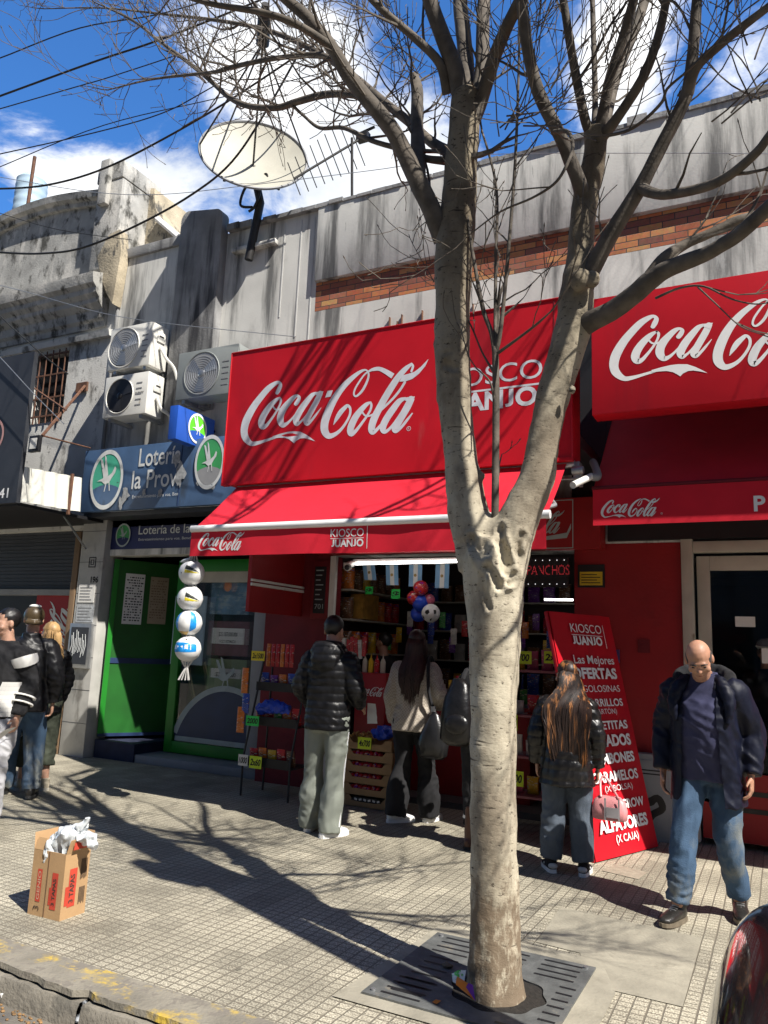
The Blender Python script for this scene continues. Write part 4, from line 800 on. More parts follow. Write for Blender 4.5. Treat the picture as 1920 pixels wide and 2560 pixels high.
# ------------------------------------------------------------------ overhead cables
WIRES = [([(-60, 160), (0, 145), (200, 70), (420, 30), (700, -60)], 1.6, 'topmost cable crossing the blue corner behind the twigs'),
 ([(-60, 262), (0, 240), (231, 156), (370, 110), (492, 64), (700, -20)], 2.6, 'thick cable climbing from the left edge through the twig ends'),
 ([(-60, 290), (0, 272), (191, 217), (289, 188), (520, 110), (800, 0)], 1.4, 'thin cable running just below the thick twig level cable'),
 ([(-60, 398), (0, 385), (231, 333), (400, 285), (521, 223), (800, 60)], 1.5, 'upper of two close cables meeting left of the dish'),
 ([(-60, 440), (0, 417), (260, 313), (555, 243), (900, 160)], 1.2, 'lower of two close cables crossing left of the dish'),
 ([(-60, 468), (0, 472), (116, 463), (243, 428), (376, 365), (567, 255), (800, 100)], 2.6, 'thick sagging cable passing above the old chimney pier'),
 ([(-60, 622), (0, 631), (104, 634), (208, 619), (347, 561), (480, 486), (579, 405), (665, 278), (760, 110)], 2.8, 'thick sagging cable hanging in front of the dish bowl'),
 ([(-60, 432), (0, 443), (231, 480), (405, 486), (625, 463), (960, 422), (1180, 388), (1600, 383), (1980, 385)], .9, 'hair thin pale cable spanning behind the whole tree'),
 ([(-60, 700), (63, 729), (253, 782), (422, 809), (740, 842)], .9, 'thin grey cable just above the stacked outdoor units'),
 ([(-60, 510), (0, 533), (150, 575), (330, 600)], .9, 'thin cable drooping across the arched parapet'),
 ([(-40, 740), (0, 790), (108, 888), (170, 935)], 1.6, 'dark cable slanting down to the barred window'),
 ([(-40, 860), (0, 893), (85, 985), (160, 1060)], 1.2, 'pale wire slanting from the dark sign to the canopy stay')]
for i, (pts, w_, lab) in enumerate(WIRES):
    Yw = 4.6 if i < 7 else (6.6 if i < 10 else 5.85)
    p3 = [aY(px, py, Yw) for px, py in spline(pts, 6)]
    d = (p3[0]-V(0, 0, CAM_H)).dot(FW); r = [max(.0035, w_*(p-V(0, 0, CAM_H)).dot(FW)/F_PX) for p in p3]
    r = [min(x, .016) for x in r]
    tag(obj('overhead_cable', MB().tube(p3, r, 5), m_cable if i not in (7, 8, 11) else m_steel, smooth=80), lab, 'cable', 'overhead cables')
# ------------------------------------------------------------------ the bare tree
def mat_bark():
    m = bpy.data.materials.new('smooth grey bark'); m.use_nodes = True; nt = m.node_tree; N = nt.nodes; L = nt.links; b = N['Principled BSDF']; b.inputs['Roughness'].default_value = .85; b.inputs['Specular IOR Level'].default_value = .25
    tc = N.new('ShaderNodeTexCoord')
    def nz(sc, st, det=6, rough=.6):
        mp = N.new('ShaderNodeMapping'); mp.inputs['Scale'].default_value = st; L.new(tc.outputs['Object'], mp.inputs['Vector']); n = N.new('ShaderNodeTexNoise'); n.inputs['Scale'].default_value = sc; n.inputs['Detail'].default_value = det; n.inputs['Roughness'].default_value = rough; L.new(mp.outputs[0], n.inputs['Vector']); return n.outputs['Fac']
    def mixc(f, lo, hi, base, col):
        r = N.new('ShaderNodeMapRange'); r.interpolation_type = 'SMOOTHSTEP'; r.inputs['From Min'].default_value = lo; r.inputs['From Max'].default_value = hi; L.new(f, r.inputs['Value'])
        x = N.new('ShaderNodeMix'); x.data_type = 'RGBA'; L.new(r.outputs[0], x.inputs[0]); (L.new(base, x.inputs[6]) if not isinstance(base, tuple) else None)
        if isinstance(base, tuple): x.inputs[6].default_value = (*base, 1)
        x.inputs[7].default_value = (*col, 1); return x.outputs[2]
    c = mixc(nz(3.2, (1, 1, .55), 8, .68), .36, .62, (.25, .21, .155), (.54, .485, .37))
    pits = nz(30, (1, 1, 1.9), 5, .65)
    c = mixc(pits, .58, .68, c, (.075, .06, .045))
    scars = nz(7, (.5, .5, 5), 4); c = mixc(scars, .64, .72, c, (.08, .065, .05))
    # rough flaking bark near the foot
    sep = N.new('ShaderNodeSeparateXYZ'); L.new(tc.outputs['Object'], sep.inputs[0])
    fr = N.new('ShaderNodeMapRange'); fr.interpolation_type = 'SMOOTHSTEP'; fr.inputs['From Min'].default_value = 1.3; fr.inputs['From Max'].default_value = .15; L.new(sep.outputs['Z'], fr.inputs['Value'])
    fl = nz(24, (1, 1, .45), 6, .7); mm = N.new('ShaderNodeMath'); mm.operation = 'MULTIPLY'; L.new(fr.outputs[0], mm.inputs[0]); L.new(fl, mm.inputs[1])
    c = mixc(mm.outputs[0], .34, .52, c, (.19, .145, .10))
    hz = N.new('ShaderNodeMapRange'); hz.inputs['From Min'].default_value = 1.9; hz.inputs['From Max'].default_value = 3.6; L.new(sep.outputs['Z'], hz.inputs['Value'])   # darker with height: the limbs' backlit shade painted into the bark
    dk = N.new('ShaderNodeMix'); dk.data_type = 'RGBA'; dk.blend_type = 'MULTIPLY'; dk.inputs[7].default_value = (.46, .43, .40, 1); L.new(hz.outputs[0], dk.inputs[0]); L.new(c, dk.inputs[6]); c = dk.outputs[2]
    L.new(c, b.inputs['Base Color'])
    ad = N.new('ShaderNodeMath'); ad.operation = 'ADD'; sw_ = N.new('ShaderNodeMath'); sw_.operation = 'MULTIPLY'; sw_.inputs[1].default_value = .25; L.new(scars, sw_.inputs[0]); L.new(pits, ad.inputs[0]); L.new(sw_.outputs[0], ad.inputs[1]); a2 = N.new('ShaderNodeMath'); a2.operation = 'ADD'; L.new(ad.outputs[0], a2.inputs[0]); L.new(mm.outputs[0], a2.inputs[1])
    bp = N.new('ShaderNodeBump'); bp.invert = True; bp.inputs['Strength'].default_value = .45; bp.inputs['Distance'].default_value = .009; L.new(a2.outputs[0], bp.inputs['Height']); L.new(bp.outputs[0], b.inputs['Normal'])
    return m
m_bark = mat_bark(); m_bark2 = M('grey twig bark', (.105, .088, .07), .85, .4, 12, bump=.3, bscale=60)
TY = 3.70
tree = thing('tree', 'bare pruned street tree with a smooth grey trunk forking in front of the kiosk', 'tree', (-1.24, TY, 0))
rt = random.Random(11)
def P3(px, py, Y): return aY(px, py, Y)
def limb(mb, pts, n=14, sub=5, wob=.0, rough=.0):
    """pts: (px, py, radius in px, depth Y) traced along a limb."""
    q = spline(pts, sub); P = [aY(a, b, d) for a, b, r, d in q]; Rr = [max(r, .8)*(p-V(0, 0, CAM_H)).dot(FW)/F_PX for (a, b, r, d), p in zip(q, P)]
    st = len(mb.v); mb.tube(P, Rr, n)
    if rough:
        for i in range(st, len(mb.v)):
            v = mb.v[i]; k = (i-st)//n
            if k < len(P):
                d = v-P[k]; mb.v[i] = P[k]+d*(1+rough*noise.noise(v*7)+rough*.6*noise.noise(v*18))
    return P, Rr
tk = MB()
trunk_pts = [(1238, 2535, 84, TY), (1240, 2500, 76, TY), (1238, 2440, 67, TY), (1237, 2300, 63, TY), (1235, 2100, 60, TY), (1233, 1900, 58.5, TY), (1234, 1720, 62, TY), (1236, 1550, 70, TY), (1234, 1450, 77, TY), (1232, 1390, 78, TY), (1233, 1355, 58, TY), (1234, 1335, 24, TY)]
PT, RTk = limb(tk, trunk_pts, 40, 10, rough=.035)
bars = MB(); TW = []      # seeds for twigs: (path, radii, density)
LEFT = [(1205, 1420, 62, TY), (1190, 1350, 58, TY), (1172, 1285, 52, TY), (1159, 1200, 45, TY), (1147, 1100, 41, TY), (1135, 980, 43, TY), (1131, 862, 45, TY), (1132, 745, 44, TY), (1134, 640, 48, TY), (1146, 515, 44, TY), (1153, 405, 40, TY), (1162, 300, 38, TY), (1170, 235, 39, TY)]
RIGHT = [(1255, 1430, 62, TY), (1275, 1360, 56, TY), (1300, 1290, 50, TY), (1341, 1195, 43, TY+.02), (1362, 1084, 39, TY+.04), (1388, 973, 42, TY+.06), (1413, 890, 45, TY+.08), (1435, 806, 46, TY+.1), (1440, 751, 43, TY+.1), (1446, 695, 38, TY+.1), (1450, 646, 33, TY+.12), (1456, 557, 32, TY+.14), (1471, 468, 31, TY+.15), (1488, 378, 28, TY+.15), (1489, 325, 29, TY+.15)]
LIMBS = [  # px, py, radius, depth
 [(1162, 310, 20, TY), (1154, 260, 24, TY), (1140, 180, 24, TY-.05), (1108, 95, 22, TY-.12), (1075, 0, 21, TY-.2), (1050, -120, 18, TY-.3), (1040, -260, 14, TY-.35)],
 [(1167, 310, 18, TY), (1168, 250, 22, TY), (1166, 170, 22, TY+.12), (1158, 80, 21, TY+.2), (1150, 0, 20, TY+.3), (1150, -150, 17, TY+.45), (1165, -300, 12, TY+.5)],
 [(1178, 320, 18, TY), (1192, 250, 21, TY), (1205, 170, 20, TY+.05), (1207, 80, 19, TY+.1), (1210, 0, 18, TY+.15), (1225, -150, 15, TY+.2), (1220, -280, 10, TY+.25)],
 [(1175, 330, 18, TY), (1203, 250, 20, TY), (1234, 150, 19, TY-.1), (1264, 75, 18, TY-.2), (1298, 5, 17, TY-.3), (1350, -100, 14, TY-.4), (1420, -230, 9, TY-.5)],
 # left limbs
 [(1110, 600, 30, TY), (1094, 560, 28, TY-.05), (1070, 505, 26, TY-.1), (1045, 455, 26, TY-.14), (1010, 380, 24, TY-.2), (972, 312, 22, TY-.28), (915, 245, 21, TY-.36), (868, 185, 20, TY-.42), (828, 116, 18, TY-.5), (770, 46, 16, TY-.58), (712, -5, 14, TY-.65), (640, -70, 10, TY-.75), (560, -120, 6, TY-.8)],
 [(1048, 462, 20, TY-.14), (1045, 390, 20, TY+.0), (1042, 300, 18, TY+.1), (1043, 230, 17, TY+.18), (1035, 190, 13, TY+.22)],
 [(1130, 390, 20, TY), (1113, 376, 16, TY+.05), (1076, 353, 14, TY+.15), (1018, 301, 13, TY+.28), (960, 255, 12, TY+.38), (868, 179, 10, TY+.5), (770, 118, 8, TY+.65), (665, 75, 6.5, TY+.75), (550, 52, 5, TY+.85), (405, 35, 3.4, TY+.95), (255, 20, 2.2, TY+1.05), (110, 22, 1.3, TY+1.1)],
 [(1120, 235, 16, TY), (1099, 158, 13, TY-.1), (1035, 93, 11, TY-.2), (960, 29, 10, TY-.32), (880, -50, 7, TY-.45), (800, -120, 4, TY-.55)],
 [(980, 320, 14, TY-.28), (926, 250, 11, TY-.1), (870, 236, 10, TY-.02), (810, 237, 10, TY+.08), (741, 255, 9.5, TY+.15), (694, 269, 9, TY+.2), (625, 266, 8.5, TY+.26), (573, 243, 7.5, TY+.3), (521, 197, 6.5, TY+.35), (463, 150, 5.5, TY+.4), (400, 104, 4.5, TY+.46), (330, 50, 3.2, TY+.5), (235, 5, 1.8, TY+.55)],
 [(872, 190, 10, TY-.42), (810, 139, 7.5, TY-.35), (694, 145, 7, TY-.3), (579, 168, 6.5, TY-.2), (538, 180, 5.5, TY-.15), (463, 188, 4.2, TY-.08), (370, 200, 3, TY), (270, 225, 1.5, TY+.05)],
 [(830, 118, 12, TY-.5), (740, 60, 10, TY-.7), (650, 30, 9, TY-.8), (520, 8, 7, TY-.9), (400, -30, 4, TY-1)],
 [(900, 240, 8, TY-.3), (980, 345, 9, TY-.1), (1020, 372, 9, TY), (1060, 395, 10, TY), (1110, 402, 12, TY)],
 [(730, 262, 5, TY+.15), (640, 270, 4, TY+.3), (560, 310, 3.2, TY+.4), (470, 380, 2, TY+.5)][:1]+[(760, 290, 4, TY+.2), (800, 320, 5, TY+.18), (860, 320, 6, TY+.1), (930, 352, 7, TY), (1000, 372, 8, TY)],
 # right limbs
 [(1460, 500, 24, TY+.14), (1446, 452, 20, TY+.05), (1425, 400, 19, TY), (1402, 343, 18, TY-.06), (1358, 258, 18, TY-.14), (1335, 195, 17, TY-.2), (1315, 100, 16, TY-.28), (1304, 0, 15, TY-.35), (1290, -120, 12, TY-.42), (1260, -240, 8, TY-.5)],
 [(1482, 335, 18, TY+.15), (1465, 307, 14, TY+.1), (1443, 205, 13, TY+.02), (1424, 100, 12, TY-.05), (1408, 0, 11, TY-.12), (1380, -140, 8, TY-.2)],
 [(1488, 330, 14, TY+.15), (1488, 280, 9, TY+.18), (1487, 200, 8, TY+.22), (1481, 0, 7, TY+.3), (1476, -140, 5, TY+.36)],
 [(1495, 335, 20, TY+.15), (1506, 290, 16, TY+.12), (1527, 190, 15, TY+.05), (1556, 100, 14, TY), (1584, 0, 13, TY-.08), (1610, -120, 10, TY-.15)],
 [(1505, 335, 18, TY+.18), (1537, 200, 16, TY+.35), (1580, 90, 15, TY+.5), (1612, 0, 14, TY+.6), (1650, -140, 10, TY+.7)],
 [(1500, 345, 20, TY+.15), (1537, 303, 15, TY+.1), (1604, 200, 14, TY), (1640, 110, 13, TY-.06), (1662, 20, 12, TY-.1), (1680, -110, 9, TY-.18)],
 [(1452, 740, 30, TY+.1), (1474, 686, 25, TY+.08), (1519, 601, 23, TY+.05), (1568, 521, 22, TY+.02), (1604, 462, 20, TY), (1648, 375, 19, TY-.03), (1693, 289, 18, TY-.06), (1720, 225, 18, TY-.08), (1731, 145, 16, TY-.1), (1738, 60, 15, TY-.12), (1745, -40, 13, TY-.15), (1750, -160, 9, TY-.2)],
 [(1720, 235, 16, TY-.08), (1740, 170, 14, TY-.15), (1800, 112, 13, TY-.25), (1865, 60, 12, TY-.35), (1930, 10, 11, TY-.45), (2040, -80, 8, TY-.6)],
 [(1600, 470, 18, TY), (1630, 482, 15, TY-.05), (1671, 486, 14, TY-.1), (1760, 468, 14, TY-.2), (1827, 436, 13.5, TY-.28), (1894, 378, 13, TY-.36), (1930, 330, 12, TY-.4), (2020, 220, 9, TY-.5)],
 [(1420, 830, 36, TY+.1), (1460, 812, 32, TY+.08), (1488, 798, 29, TY+.05), (1532, 775, 28, TY), (1588, 734, 27, TY-.06), (1627, 700, 27, TY-.1), (1670, 672, 24, TY-.14), (1760, 637, 21, TY-.22), (1800, 615, 20, TY-.26), (1849, 584, 20, TY-.3), (1925, 515, 19, TY-.38), (2020, 420, 14, TY-.5)],
 [(1630, 690, 24, TY-.1), (1662, 645, 18, TY-.1), (1715, 610, 14, TY-.06), (1760, 590, 13, TY-.04), (1804, 570, 13, TY-.02), (1840, 552, 13, TY), (1900, 535, 11, TY+.05), (1990, 520, 8, TY+.1)],
 # shoots from the fork
 [(1236, 1335, 11, TY-.02), (1238, 1250, 10.5, TY-.05), (1240, 1000, 10, TY-.05), (1238, 868, 9.5, TY-.05)],
 [(1237, 880, 8, TY-.05), (1228, 830, 6.5, TY-.05), (1207, 770, 6, TY-.05), (1183, 640, 5, TY-.05), (1165, 520, 3.5, TY-.05)],
 [(1239, 880, 6, TY-.05), (1238, 800, 5, TY-.03), (1240, 640, 4.6, TY), (1243, 512, 4.2, TY), (1236, 440, 3.6, TY), (1218, 370, 3.2, TY+.02), (1202, 310, 2.6, TY+.03), (1195, 200, 1.8, TY+.03)],
 [(1240, 880, 7, TY-.05), (1252, 820, 6, TY-.07), (1269, 650, 5.2, TY-.1), (1287, 420, 4.4, TY-.12), (1296, 200, 3.6, TY-.14), (1300, 0, 2.8, TY-.16), (1300, -150, 1.6, TY-.16)],
 [(1240, 886, 5, TY-.05), (1290, 850, 4, TY-.12), (1340, 812, 3.6, TY-.18), (1378, 778, 2.4, TY-.22)],
 [(1234, 930, 4, TY-.05), (1205, 880, 2.6, TY-.02), (1170, 800, 2.2, TY), (1120, 740, 1.6, TY+.1)],
 [(1236, 1010, 4, TY-.05), (1225, 955, 2.6, TY-.1), (1190, 920, 2, TY-.12)],
 [(1385, 330, 7, TY-.1), (1420, 330, 6, TY-.2), (1432, 370, 5, TY-.25), (1413, 420, 4.5, TY-.3), (1385, 460, 4, TY-.3), (1330, 495, 3.2, TY-.3), (1250, 530, 2.6, TY-.3), (1170, 590, 1.6, TY-.3)],
 [(1640, 745, 4, TY-.2), (1700, 720, 3.2, TY-.3), (1760, 716, 2.8, TY-.35), (1830, 748, 2.4, TY-.4), (1900, 760, 2, TY-.45), (1960, 740, 1.4, TY-.5)],
 [(1745, 718, 2.6, TY-.34), (1790, 760, 2, TY-.4), (1850, 815, 1.7, TY-.44), (1900, 835, 1.3, TY-.5)],
 [(1480, 345, 5, TY+.1), (1560, 330, 4.5, TY), (1610, 300, 4.5, TY-.08), (1655, 255, 4.5, TY-.15), (1668, 222, 4, TY-.18), (1710, 185, 3.4, TY-.22)],
]
for l in (LEFT, RIGHT): limb(tk, l, 24, 8)
for i, l in enumerate([LEFT, RIGHT]+LIMBS):
    if i < 2: continue
    l = [(a, b_, r*.9, d) for a, b_, r, d in l]
    b = MB(); big = l[0][2] > 26; P, Rr = limb(b, l, 22 if big else 10, 8 if big else 5, rough=.05 if big else .03)
    obj('limb', b, m_bark if i < 2 else m_bark2, tree, smooth=80)
    TW.append((P, Rr))
for (px, py, r, dy) in ((1205, 1385, 40, -.09), (1262, 1360, 34, -.09), (1240, 1400, 46, -.08), (1292, 1365, 26, -.08), (1264, 1468, 24, -.10), (1118, 905, 16, -.06), (1136, 905, 12, -.06), (1092, 860, 12, -.02), (1480, 700, 20, 0), (1450, 700, 26, -.04), (1150, 690, 14, -.06), (1430, 975, 12, -.04), (1171, 245, 34, 0), (1488, 335, 28, .15), (1215, 1350, 60, 0), (1250, 1350, 60, 0), (1100, 1000, 10, 0), (1205, 1190, 10, 0), (1400, 1040, 10, .02)):
    c = aY(px, py, TY+dy*(.8 if dy < 0 else 1)); d = (c-V(0, 0, CAM_H)).dot(FW)/F_PX; tk.ell(c, (r*d, r*d*.8, r*d*1.15), n=18, m=12)
ft = fuse(tk, .0125, 4)     # trunk, fork and the two main stems grow out of one another
def lerp3_(pts): return [V(*p) for p in spline([tuple(p) for p in pts], 6)]
CRV = [(lerp3_([aY(px, py, TY-.13) for px, py in pts]), w, dp) for pts, w, dp in (([(1246, 1318), (1250, 1352), (1262, 1390), (1266, 1430)], .028, .030), ([(1176, 1345), (1198, 1395), (1228, 1428), (1250, 1466)], .026, .026), ([(1300, 1335), (1290, 1372), (1298, 1412), (1272, 1452)], .028, .034), ([(1215, 1425), (1208, 1470), (1222, 1520)], .022, .018), ([(1205, 1368), (1212, 1382)], .040, .034), ([(1284, 1432), (1296, 1440)], .026, .030), ([(1110, 905), (1130, 912), (1160, 900)], .03, .016), ([(1090, 880), (1130, 872), (1175, 890)], .02, .010), ([(1100, 1110), (1150, 1116), (1190, 1106)], .012, .008), ([(1360, 1085), (1390, 1105)], .012, .008), ([(1400, 900), (1450, 925)], .014, .009))]
ft.n = ft.n
for i, v in enumerate(ft.v):
    d = .006*noise.noise(v*6)+.004*noise.noise(v*16)
    if v.z > 1.5:
        for pl, w, dp in CRV:
            q = min((V(v.x-p.x, (v.y-p.y)*.45, v.z-p.z).length for p in pl))
            if q < w and v.y < TY+.02: d -= dp*(1-(q/w)**2)*(1+.5*noise.noise(v*40))
            elif q < w*1.8 and v.y < TY+.02: d += dp*.30*(1-abs(q/w-1.35)/.45)
    if v.z < .35: d += .02*(1-v.z/.35)*(noise.noise(V(v.x*14, v.y*14, v.z*3))+.4)
    if v.z < 2.1: d -= .004
    ft.v[i] = v+ft.n[i]*d
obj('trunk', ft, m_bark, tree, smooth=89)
tw = MB(); ntw = 0
def twig(p, d, ln, r, lev):
    global ntw
    n = max(3, int(ln/.075)); pts = [p]; rad = [r]; cur = d.normalized(); kids = []
    for k in range(n):
        cur = (cur+V(rt.uniform(-1, 1), rt.uniform(-1, 1), rt.uniform(-.6, .9))*.22+Z_*.06).normalized(); pts.append(pts[-1]+cur*(ln/n)); rad.append(max(.0014, r*(1-.75*(k+1)/n)))
        if lev > 0 and k > 0 and rt.random() < .62: kids.append((pts[-1], cur, rad[-1]))
    tw.tube(pts, [q*1.3+.0004 for q in rad], 4, False); ntw += 1
    if lev == 0 and rt.random() < .75: e = pts[-1]; tw.tube([e, e+cur*.008, e+cur*.022], [.0022, .0042, .0008], 4, False)
    for q, c, rr in kids:
        s = V(rt.uniform(-1, 1), rt.uniform(-1, 1), rt.uniform(-1, 1)); s = (s-c*s.dot(c)); twig(q, c+s.normalized()*rt.uniform(.5, .95), ln*rt.uniform(.3, .6), max(.0015, rr*.65), lev-1)
for i, (P, Rr) in enumerate(TW):
    L_ = sum((P[k+1]-P[k]).length for k in range(len(P)-1)); acc = 0; nxt = .25
    left = P[-1].x < -2.0
    step = .145 if left else .32
    if 23 <= i <= 25: step = .5
    for k in range(1, len(P)):
        acc += (P[k]-P[k-1]).length
        while acc > nxt:
            nxt += step*rt.uniform(.6, 1.5)
            if Rr[k] > .045: continue
            t = (P[k]-P[k-1]).normalized(); s = V(rt.uniform(-1, 1), rt.uniform(-1, 1), rt.uniform(-.5, 1)); s = (s-t*s.dot(t)).normalized()
            ln = rt.uniform(.35, .95) if left else rt.uniform(.25, .7)
            twig(P[k], t*.8+s*.75, ln, min(.007, max(.0025, Rr[k]*.4)), 2 if left or rt.random() < .5 else 1)
    if Rr[-1] < .03: twig(P[-1], P[-1]-P[-2], .5, max(.002, Rr[-1]*.8), 2)
# loose fans of twigs filling the upper right and centre of the crown
for (px, py, Y, dx, dz, n_) in ((1250, 330, TY-.2, .3, .3, 4), (1290, 290, TY-.3, .5, -.2, 5), (1190, 180, TY-.2, .4, .4, 4), (1880, 250, TY-.2, -.4, .6, 3), (1800, 300, TY-.2, .6, .5, 3), (1900, 130, TY-.3, .3, .5, 4), (1240, 640, TY-.05, -.2, .6, 2), (1060, 180, TY+.2, -.5, .5, 7), (920, 100, TY+.3, -.6, .5, 7), (1380, 240, TY-.1, -.2, .7, 4), (1690, 250, TY, .5, .5, 4), (1540, 190, TY, .2, .6, 3)):
    p = aY(px, py, Y)
    for k in range(n_): twig(p+V(rt.uniform(-.06, .06), rt.uniform(-.06, .06), rt.uniform(-.06, .06)), V(dx+rt.uniform(-.5, .5), rt.uniform(-.5, .5), dz+rt.uniform(-.4, .4)), rt.uniform(.4, .9), .0032, 2)
big_ = MB()
def grow(p, d, ln, r, lev):
    n = 5; pts = [p]; rad = [r]; cur = d.normalized()
    for k in range(n): cur = (cur+V(rt.uniform(-1, 1), rt.uniform(-1, 1), rt.uniform(-.4, .7))*.15).normalized(); pts.append(pts[-1]+cur*ln/n); rad.append(r*(1-.5*(k+1)/n))
    (big_ if lev > 1 else tw).tube(pts, rad, 7 if lev > 1 else 4, False)
    if lev > 0:
        for k in range(2, n+1):
            for q in range(2 if lev == 2 else 1):
                s = V(rt.uniform(-1, 1), rt.uniform(-1, 1), rt.uniform(-.3, 1)); s = (s-cur*s.dot(cur)).normalized(); grow(pts[k], cur+s*rt.uniform(.35, .8), ln*rt.uniform(.5, .75), rad[k]*.6, lev-1)
for (P, Rr) in TW:      # the crown goes on above the view, leaning over the pavement towards the shops
    if P[-1].x > -.6 and 2.5 < P[-1].z <= 6.0 and Rr[-1] > .012:
        for q in range(2): grow(P[-1], V(1.0, rt.uniform(-.3, .7), rt.uniform(.2, .9)), rt.uniform(1.5, 2.3), Rr[-1]*1.15, 3)
    if P[-1].z > 6.0 and Rr[-1] > .012:
        for q in range(2): grow(P[-1], V(rt.uniform(.0, .9), rt.uniform(.4, 1.3), .9), rt.uniform(1.5, 2.4), Rr[-1]*1.15, 2)
obj('limb', big_, m_bark2, tree, smooth=80)
o = obj('twigs', tw, m_bark2, tree, smooth=80, fix=False); o['kind'] = 'stuff'
print('twigs', ntw, len(tw.f))
# ------------------------------------------------------------------ tree grate
gt = thing('tree_grate', 'square dark iron tree grate with radiating slots round the trunk foot', 'grate', (-1.3, 3.83, 0))
GX0, GX1, GY0, GY1 = -1.76, -.90, 3.37, 4.25
cx, cy, hr = -1.23, 3.71, .205
bm_ = MB(); N_ = 64
def sq(a):
    dx, dy = math.cos(a), math.sin(a); t = min((((GX1 if dx > 0 else GX0)-cx)/dx) if abs(dx) > 1e-6 else 9, (((GY1 if dy > 0 else GY0)-cy)/dy) if abs(dy) > 1e-6 else 9); return (cx+dx*t, cy+dy*t)
angs = sorted([2*math.pi*k/N_ for k in range(N_)]+[math.atan2(y-cy, x-cx) % (2*math.pi) for x in (GX0, GX1) for y in (GY0, GY1)])
def hole(a): k = hr*(1+.10*math.cos(4*a)**2); return (cx+k*math.cos(a), cy+k*math.sin(a))
bm_.loft([[(*hole(a), .006) for a in angs], [(*hole(a), .016) for a in angs], [(*sq(a), .016) for a in angs], [(*sq(a), .006) for a in angs]], cap=False)
m_grate = M('worn cast iron', (.125, .13, .127), .6, .25, 14, metal=.25, bump=.3, stain=[((.22, .20, .16), (.58, .7), 7, (1, 1, 1))])
obj('plate', bm_, m_grate, gt)
sl_ = MB(); 
def slot(x, y, ln, ang, w=.016):
    u = V(math.cos(ang), math.sin(ang), 0)*ln/2; v = V(-math.sin(ang), math.cos(ang), 0)*w/2; c = V(x, y, .0175); sl_.flat([c-u-v, c+u-v, c+u*1.03, c+u+v, c-u+v, c-u*1.03])
for j in range(4):
    for s in (-1, 1):
        y = (GY0+.05+.065*j) if s < 0 else (GY1-.05-.065*j)
        for i in range(3):
            x = GX0+.17+.27*i
            if math.hypot(x-cx, y-cy) > hr+.10: slot(x, y, .19, 0)
        x = (GX0+.05+.055*j) if s < 0 else (GX1-.04-.042*j)
for s in (-1, 1):
    for i in range(7):
        y = cy-.24+.075*i; x = cx+s*(hr+.15 if s < 0 else hr+.055)
        slot(x if s < 0 else cx+.27, y, .15 if s < 0 else .075, .0)
obj('slot', sl_, m_black, gt)
for i, (x, y) in enumerate(((GX0+.04, GY0+.04), (GX1-.04, GY0+.04), (GX0+.04, GY1-.04), (GX1-.04, GY1-.04))): obj('bolt', MB().cyl((x, y, .016), (x, y, .024), .012, 10), m_steel, gt)
struct('soil', MB().add([(cx+.25*math.cos(k*.2618), cy+.25*math.sin(k*.2618), .0085) for k in range(24)], [tuple(range(24))]), M('dark pit soil', (.018, .015, .012), .95, .4, 30, bump=1))
def crumple(name, label, cat, c, size, mat, seed, n=10, extra=()):
    g = MB(); g.ell(c, size, n=24, m=16); o3 = V(seed*3.1, seed*1.7, 0)
    for i, v in enumerate(g.v):
        d = v-Vector(c); k = 1+.45*noise.noise(v*n/max(size)*.12+o3)+.25*noise.noise(v*n/max(size)*.3+o3); g.v[i] = Vector(c)+d*k
    return tag(obj(name, g, mat, smooth=25), label, cat)
sw = thing('snack_wrapper', 'crumpled orange and purple snack wrapper at the trunk foot', 'wrapper', aZ(1160, 2478, .02))
def foil(mb, a, b, c, d, n=8, amp=.015, sd=0):
    a, b, c, d = map(Vector, (a, b, c, d)); nn = (b-a).cross(d-a).normalized(); vs = []
    for j in range(n+1):
        for i in range(n+1):
            u, v = i/n, j/n; p = a.lerp(b, u).lerp(d.lerp(c, u), v); vs.append(p+nn*amp*noise.noise(p*22+V(sd, 0, 0)))
    return mb.add(vs, [(j*(n+1)+i, j*(n+1)+i+1, (j+1)*(n+1)+i+1, (j+1)*(n+1)+i) for j in range(n) for i in range(n)])
def fz(px, py, z, Y): p = aY(px, py, Y); return p
b0 = 3.52
obj('foil', foil(MB(), fz(1140, 2462, 0, b0), fz(1185, 2500, 0, b0-.03), fz(1180, 2465, 0, b0+.01), fz(1142, 2440, 0, b0+.02)), m_orange, sw, smooth=15)
obj('band', foil(MB(), fz(1165, 2468, 0, b0-.012), fz(1188, 2502, 0, b0-.04), fz(1182, 2462, 0, b0), fz(1172, 2458, 0, b0)), m_purple, sw, smooth=15)
gw = thing('snack_wrapper', 'crumpled green and white snack wrapper standing above the orange one', 'wrapper', aZ(1150, 2440, .02))
obj('foil', foil(MB(), fz(1132, 2455, 0, b0+.03), fz(1160, 2465, 0, b0+.02), fz(1165, 2425, 0, b0+.06), fz(1128, 2432, 0, b0+.06), sd=4), M('green foil', (.06, .45, .05), .35, .3, 14, stain=[((.75, .75, .72), (.52, .56), 9, (1, 1, 1))]), gw, smooth=15)
crumple('paper_scrap', 'crumpled white paper scrap in the gutter by the kerb', 'paper scrap', aZ(14, 2490, -.12)+V(0, 0, .015), (.035, .03, .02), m_paper, 3)
crumple('leaf', 'curled dry leaf lying on the tree grate left of the trunk', 'leaf', aZ(1118, 2418, .02)+V(0, 0, .01), (.025, .015, .012), m_wood, 9)
tag(obj('leaf', MB().flat([aZ(1080, 2505, .02), aZ(1090, 2498, .025), aZ(1103, 2502, .02), aZ(1092, 2510, .022)]), m_orange), 'tiny orange leaf lying flat on the grate slots', 'leaf')
gl = MB()
